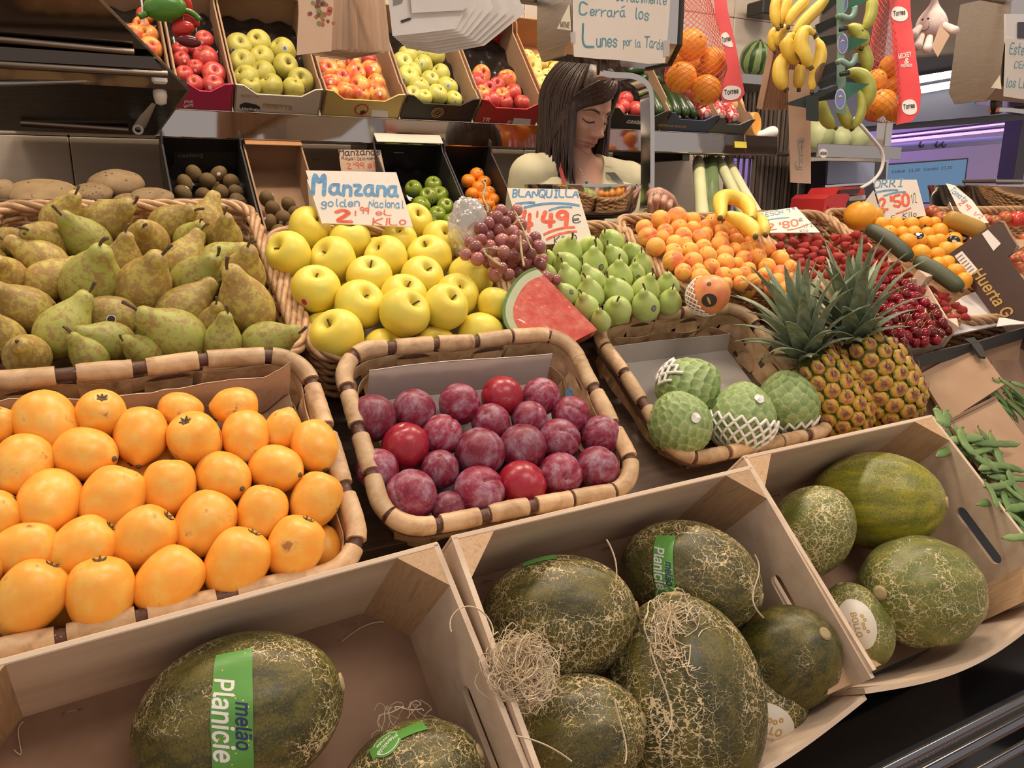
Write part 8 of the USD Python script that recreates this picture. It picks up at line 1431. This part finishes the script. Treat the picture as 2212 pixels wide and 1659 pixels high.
def tomato_build(k):
    def go(t):
        m = tm(A(trimesh.creation.icosphere(4).vertices) * [1, 1, .78], trimesh.creation.icosphere(4).faces); v = A(m.vertices); a = np.arctan2(v[:, 1], v[:, 0]); v[:, :2] *= (1 + .06 * np.cos(6 * a + k))[:, None]; v[:, 2] -= .16 * np.exp(-(np.hypot(v[:, 0], v[:, 1]) / .25) ** 2) * (v[:, 2] > 0); m.vertices = v; part(t, 'skin', lumpy(m, .04, 1.1, k), 'tomato_skin' if k != 2 else 'tomato_red', True); part(t, 'leaf_star', star(.28, .62, 5, k), 'green_leaf', True)
    return go
skin_of('tomato_red', [(.3, (.45, .03, .02)), (.7, (.55, .06, .03))], 10, 2, .2)
TOM = cv([(1600, 240, 92, 60, 40), (1668, 285, 102), (1720, 300, 80), (2165, 290, 130, 90, 20), (2135, 440, 75), (2175, 455, 75), (2150, 555, 85), (2195, 545, 85), (2185, 615, 85), (2215, 495, 80), (2010, 300, 80), (2090, 275, 80), (2235, 580, 85), (2230, 420, 90), (1960, 290, 70)], 3.107, 1500, 380)
pile('tomato', 'tomato', 'tomato', 'red and green', 'right end of the display', 'tomatoes', [t + ((70, 40) if len(t) == 3 else ()) for t in TOM], lambda x, y: on_slope(x, y, .025), lambda i, it, rg: ((2 if i == 3 else i % 2), tomato_build(2 if i == 3 else i % 2), 'big red' if i == 3 else None), flatten=.9)
# black edged tray under the cherries
tr = thing('cardboard_tray', 'black edged cardboard tray under the cherry box and the strawberries', 'tray', at_d(2050, 745, 1.4)); 
def wall_px(t, nm, top, drop, y_or_n, m, th=.005, out_=(0, -1, .3), lean=0.):
    """upright card wall below a measured top edge"""
    for a, b in zip(top[:-1], top[1:]): pa, pb = on_slope(*a, y_or_n), on_slope(*b, y_or_n); dv = A([0, lean, -drop]); part(t, nm, plate([pa, pb, pb + dv, pa + dv], np.cross(pb - pa, dv), th), m, 20, world=True)
wall_px(tr, 'front_wall', [(1928, 764), (1962, 772), (2020, 757), (2108, 737), (2212, 706), (2330, 676)], .022, .02, 'card_black'); wall_px(tr, 'inner_card', [(1930, 778), (1985, 782), (2060, 764), (2120, 745), (2330, 690)], .07, .0, 'cardboard')
part(tr, 'torn_corner', plate([on_slope(x, y, .022) for x, y in ((2082, 732), (2104, 728), (2122, 748), (2130, 772), (2118, 770), (2098, 742))], SN, .004), 'card_black', 20, world=True); part(tr, 'floor_panel', plate([on_slope(x, y, -.01) for x, y in ((1925, 752), (2212, 690), (2330, 660), (2300, 560), (2080, 640))], SN, .004), 'paper', 20, world=True)
fl_ = thing('paper_sheet', 'folded grey paper corner beside the black edged tray', 'paper', at_d(2180, 700, 1.5)); part(fl_, 'sheet', plate([on_slope(x, y, o) for x, y, o in ((2148, 712, .03), (2160, 684, .04), (2175, 680, .045), (2212, 688, .045), (2300, 690, .045), (2300, 700, .03), (2180, 708, .03))], SN, .002), 'paper', 20, world=True)
# bean boxes
bb = thing('cardboard_box', 'open brown cardboard box with a folded side flap beside the pineapples', 'box', at_d(2070, 860, 1.32))
def poly3(t, nm, pts, ds, m, th=.005): P = A([at_d(x, y, d) for (x, y), d in zip(pts, ds)]); nn = np.linalg.svd(P - P.mean(0))[2][2]; part(t, nm, plate(P, nn if nn @ (EYE - P.mean(0)) > 0 else -nn, th), m, 20, world=True)
poly3(bb, 'side_panel', [(1987, 808), (2108, 742), (2173, 828), (2048, 910)], [1.34, 1.44, 1.36, 1.26], 'cardboard'); poly3(bb, 'flap', [(2048, 912), (2150, 858), (2330, 1100), (2240, 1180)], [1.262, 1.345, 1.20, 1.12], 'cardboard'); poly3(bb, 'inner_panel', [(1900, 905), (1985, 806), (2050, 912), (2030, 960), (1960, 960)], [1.36, 1.36, 1.28, 1.28, 1.32], 'cardboard'); poly3(bb, 'crease', [(2046, 908), (2152, 855), (2153, 860), (2048, 914)], [1.255, 1.338, 1.338, 1.255], 'crate_card', .002)
b2 = thing('cardboard_box', 'dark inside of a second cardboard box at the right edge holding green beans', 'box', at_d(2180, 800, 1.5)); poly3(b2, 'back_panel', [(2112, 745), (2330, 690), (2330, 900), (2180, 840)], [1.52, 1.75, 1.62, 1.44], 'crate_card'); poly3(b2, 'floor_panel', [(2130, 830), (2212, 830), (2380, 960), (2330, 1130), (2180, 920)], [1.46, 1.55, 1.62, 1.4, 1.36], 'crate_card')
bf = thing('bean_tray', 'brown cardboard tray under the loose green beans', 'tray', at_d(2150, 1050, 1.2)); bn = C3[:3, 2]; bpz = C3[:3, 3] + bn * -.045
part(bf, 'floor_panel', plate([on_plane(x, y, bpz, bn) for x, y in ((2005, 905), (2060, 880), (2420, 1180), (2420, 1420), (2220, 1250))], bn, .004), 'crate_card', 20, world=True)
noisy('bean_green', [(.3, (.10, .19, .045)), (.7, (.22, .32, .11))], 20, 2, .42, vary=.2)
def bean(label, px, pts_fn, w, group, k):
    P = spline([pts_fn(x, y) for x, y in px], 16); r = px_m(P[8], w) / 2; s = np.linspace(0, 1, 16); rr = r * np.interp(s, [0, .05, .15, .85, .94, 1], [.15, .5, 1, 1, .5, .12]) * (1 + .06 * np.cos(s * 30)); t = thing('green_bean', label, 'bean', P[8], group=group); part(t, 'pod', tube(P, rr, 8, True if False else False, True, bn, .38), 'bean_green', True, world=True); part(t, 'stalk', tube([P[0], P[0] + (P[0] - P[1]) * .5 + bn * .003], r * .22, 6), 'green_stalk', True, world=True)
rb_ = random.Random(21); k = 0; BE = []
for i in range(64):
    f = rb_.random(); x, y = 2078 + 190 * f + rb_.uniform(-26, 40), 958 + 215 * f + rb_.uniform(-45, 35); a = math.radians(rb_.uniform(-75, 15)) ; L = rb_.uniform(60, 110); BE.append((x, y, a, L))
wv = rows_of([(x, y, 26) for x, y, a, L in BE])
for i, (x, y, a, L) in enumerate(BE):
    dx, dy = math.cos(a) * L / 2, -math.sin(a) * L / 2; o = rb_.uniform(.0, .035); c = rb_.uniform(-7, 7); bean(f'flat green bean, heap beside the crate, {row_words(wv[i])}', [(x - dx, y - dy), (x - dy * c / 30, y + dx * c / 30), (x + dx, y + dy)], lambda X, Y, o=o: on_plane(X, Y, bpz + bn * (.012 + o), bn), rb_.uniform(15, 21), 'loose green beans', i)
for i in range(16):
    x, y = 2150 + rb_.uniform(0, 75), 838 + rb_.uniform(0, 60); a = math.radians(-38 + rb_.uniform(-14, 14)); L = rb_.uniform(60, 90); dx, dy = math.cos(a) * L / 2, -math.sin(a) * L / 2; d = 1.36 + .001 * i; bean(f'long green bean in the second cardboard box, {ORD[i + 1]} counted in picking order', [(x - dx, y - dy), (x + 2, y - 3), (x + dx, y + dy)], lambda X, Y, d=d: at_d(X, Y, d), 15, 'beans in the second box', i)
for i, (px, lab) in enumerate((([(2022, 880), (2030, 905), (2034, 920)], 'small bean tip in the gap between pineapple and box'), ([(2046, 888), (2044, 905), (2040, 922)], 'small bean standing beside the box flap'), ([(2078, 925), (2085, 960), (2110, 985)], 'bean hooked over the crate side board, upper'), ([(2072, 1042), (2095, 1075), (2128, 1108)], 'bean seen through the handle slot of the right crate'))): bean(lab, px, lambda X, Y: on_plane(X, Y, bpz + bn * .045, bn) if i != 3 else on_plane(X, Y, (1.145, 0, 0), (1, 0, 0)), 24, None, 90 + i)
# counter base with polished rails
cbs = thing('counter_base', 'black glossy counter base with polished steel rails at the lower right', 'counter', (.8, .4, .3)); part(cbs, 'skirt', prism([(.52, .60), (.49, .575), (.36, .54), (.30, .48), (.32, .0), (.75, .0), (.75, .66)], -.6, 2.6), 'black_gloss', 20, world=True)
for px, r in (((2100, 1553), .003), ((2110, 1592), .0045), ((2150, 1537), .002), ((2160, 1625), .004)):
    P = at_y(*px, .30); part(cbs, 'rail', tube([A([-.6, .295, P[2]]), A([2.6, .295, P[2]])], r, 10), 'steel_rail', True, world=True)
part(cbs, 'crate_ledge', moved(cbox((2.2, .36, .012), (.5, 0, 0)), (0, .70, .700), rotx(math.radians(42))), 'dark_paint', 20, world=True)
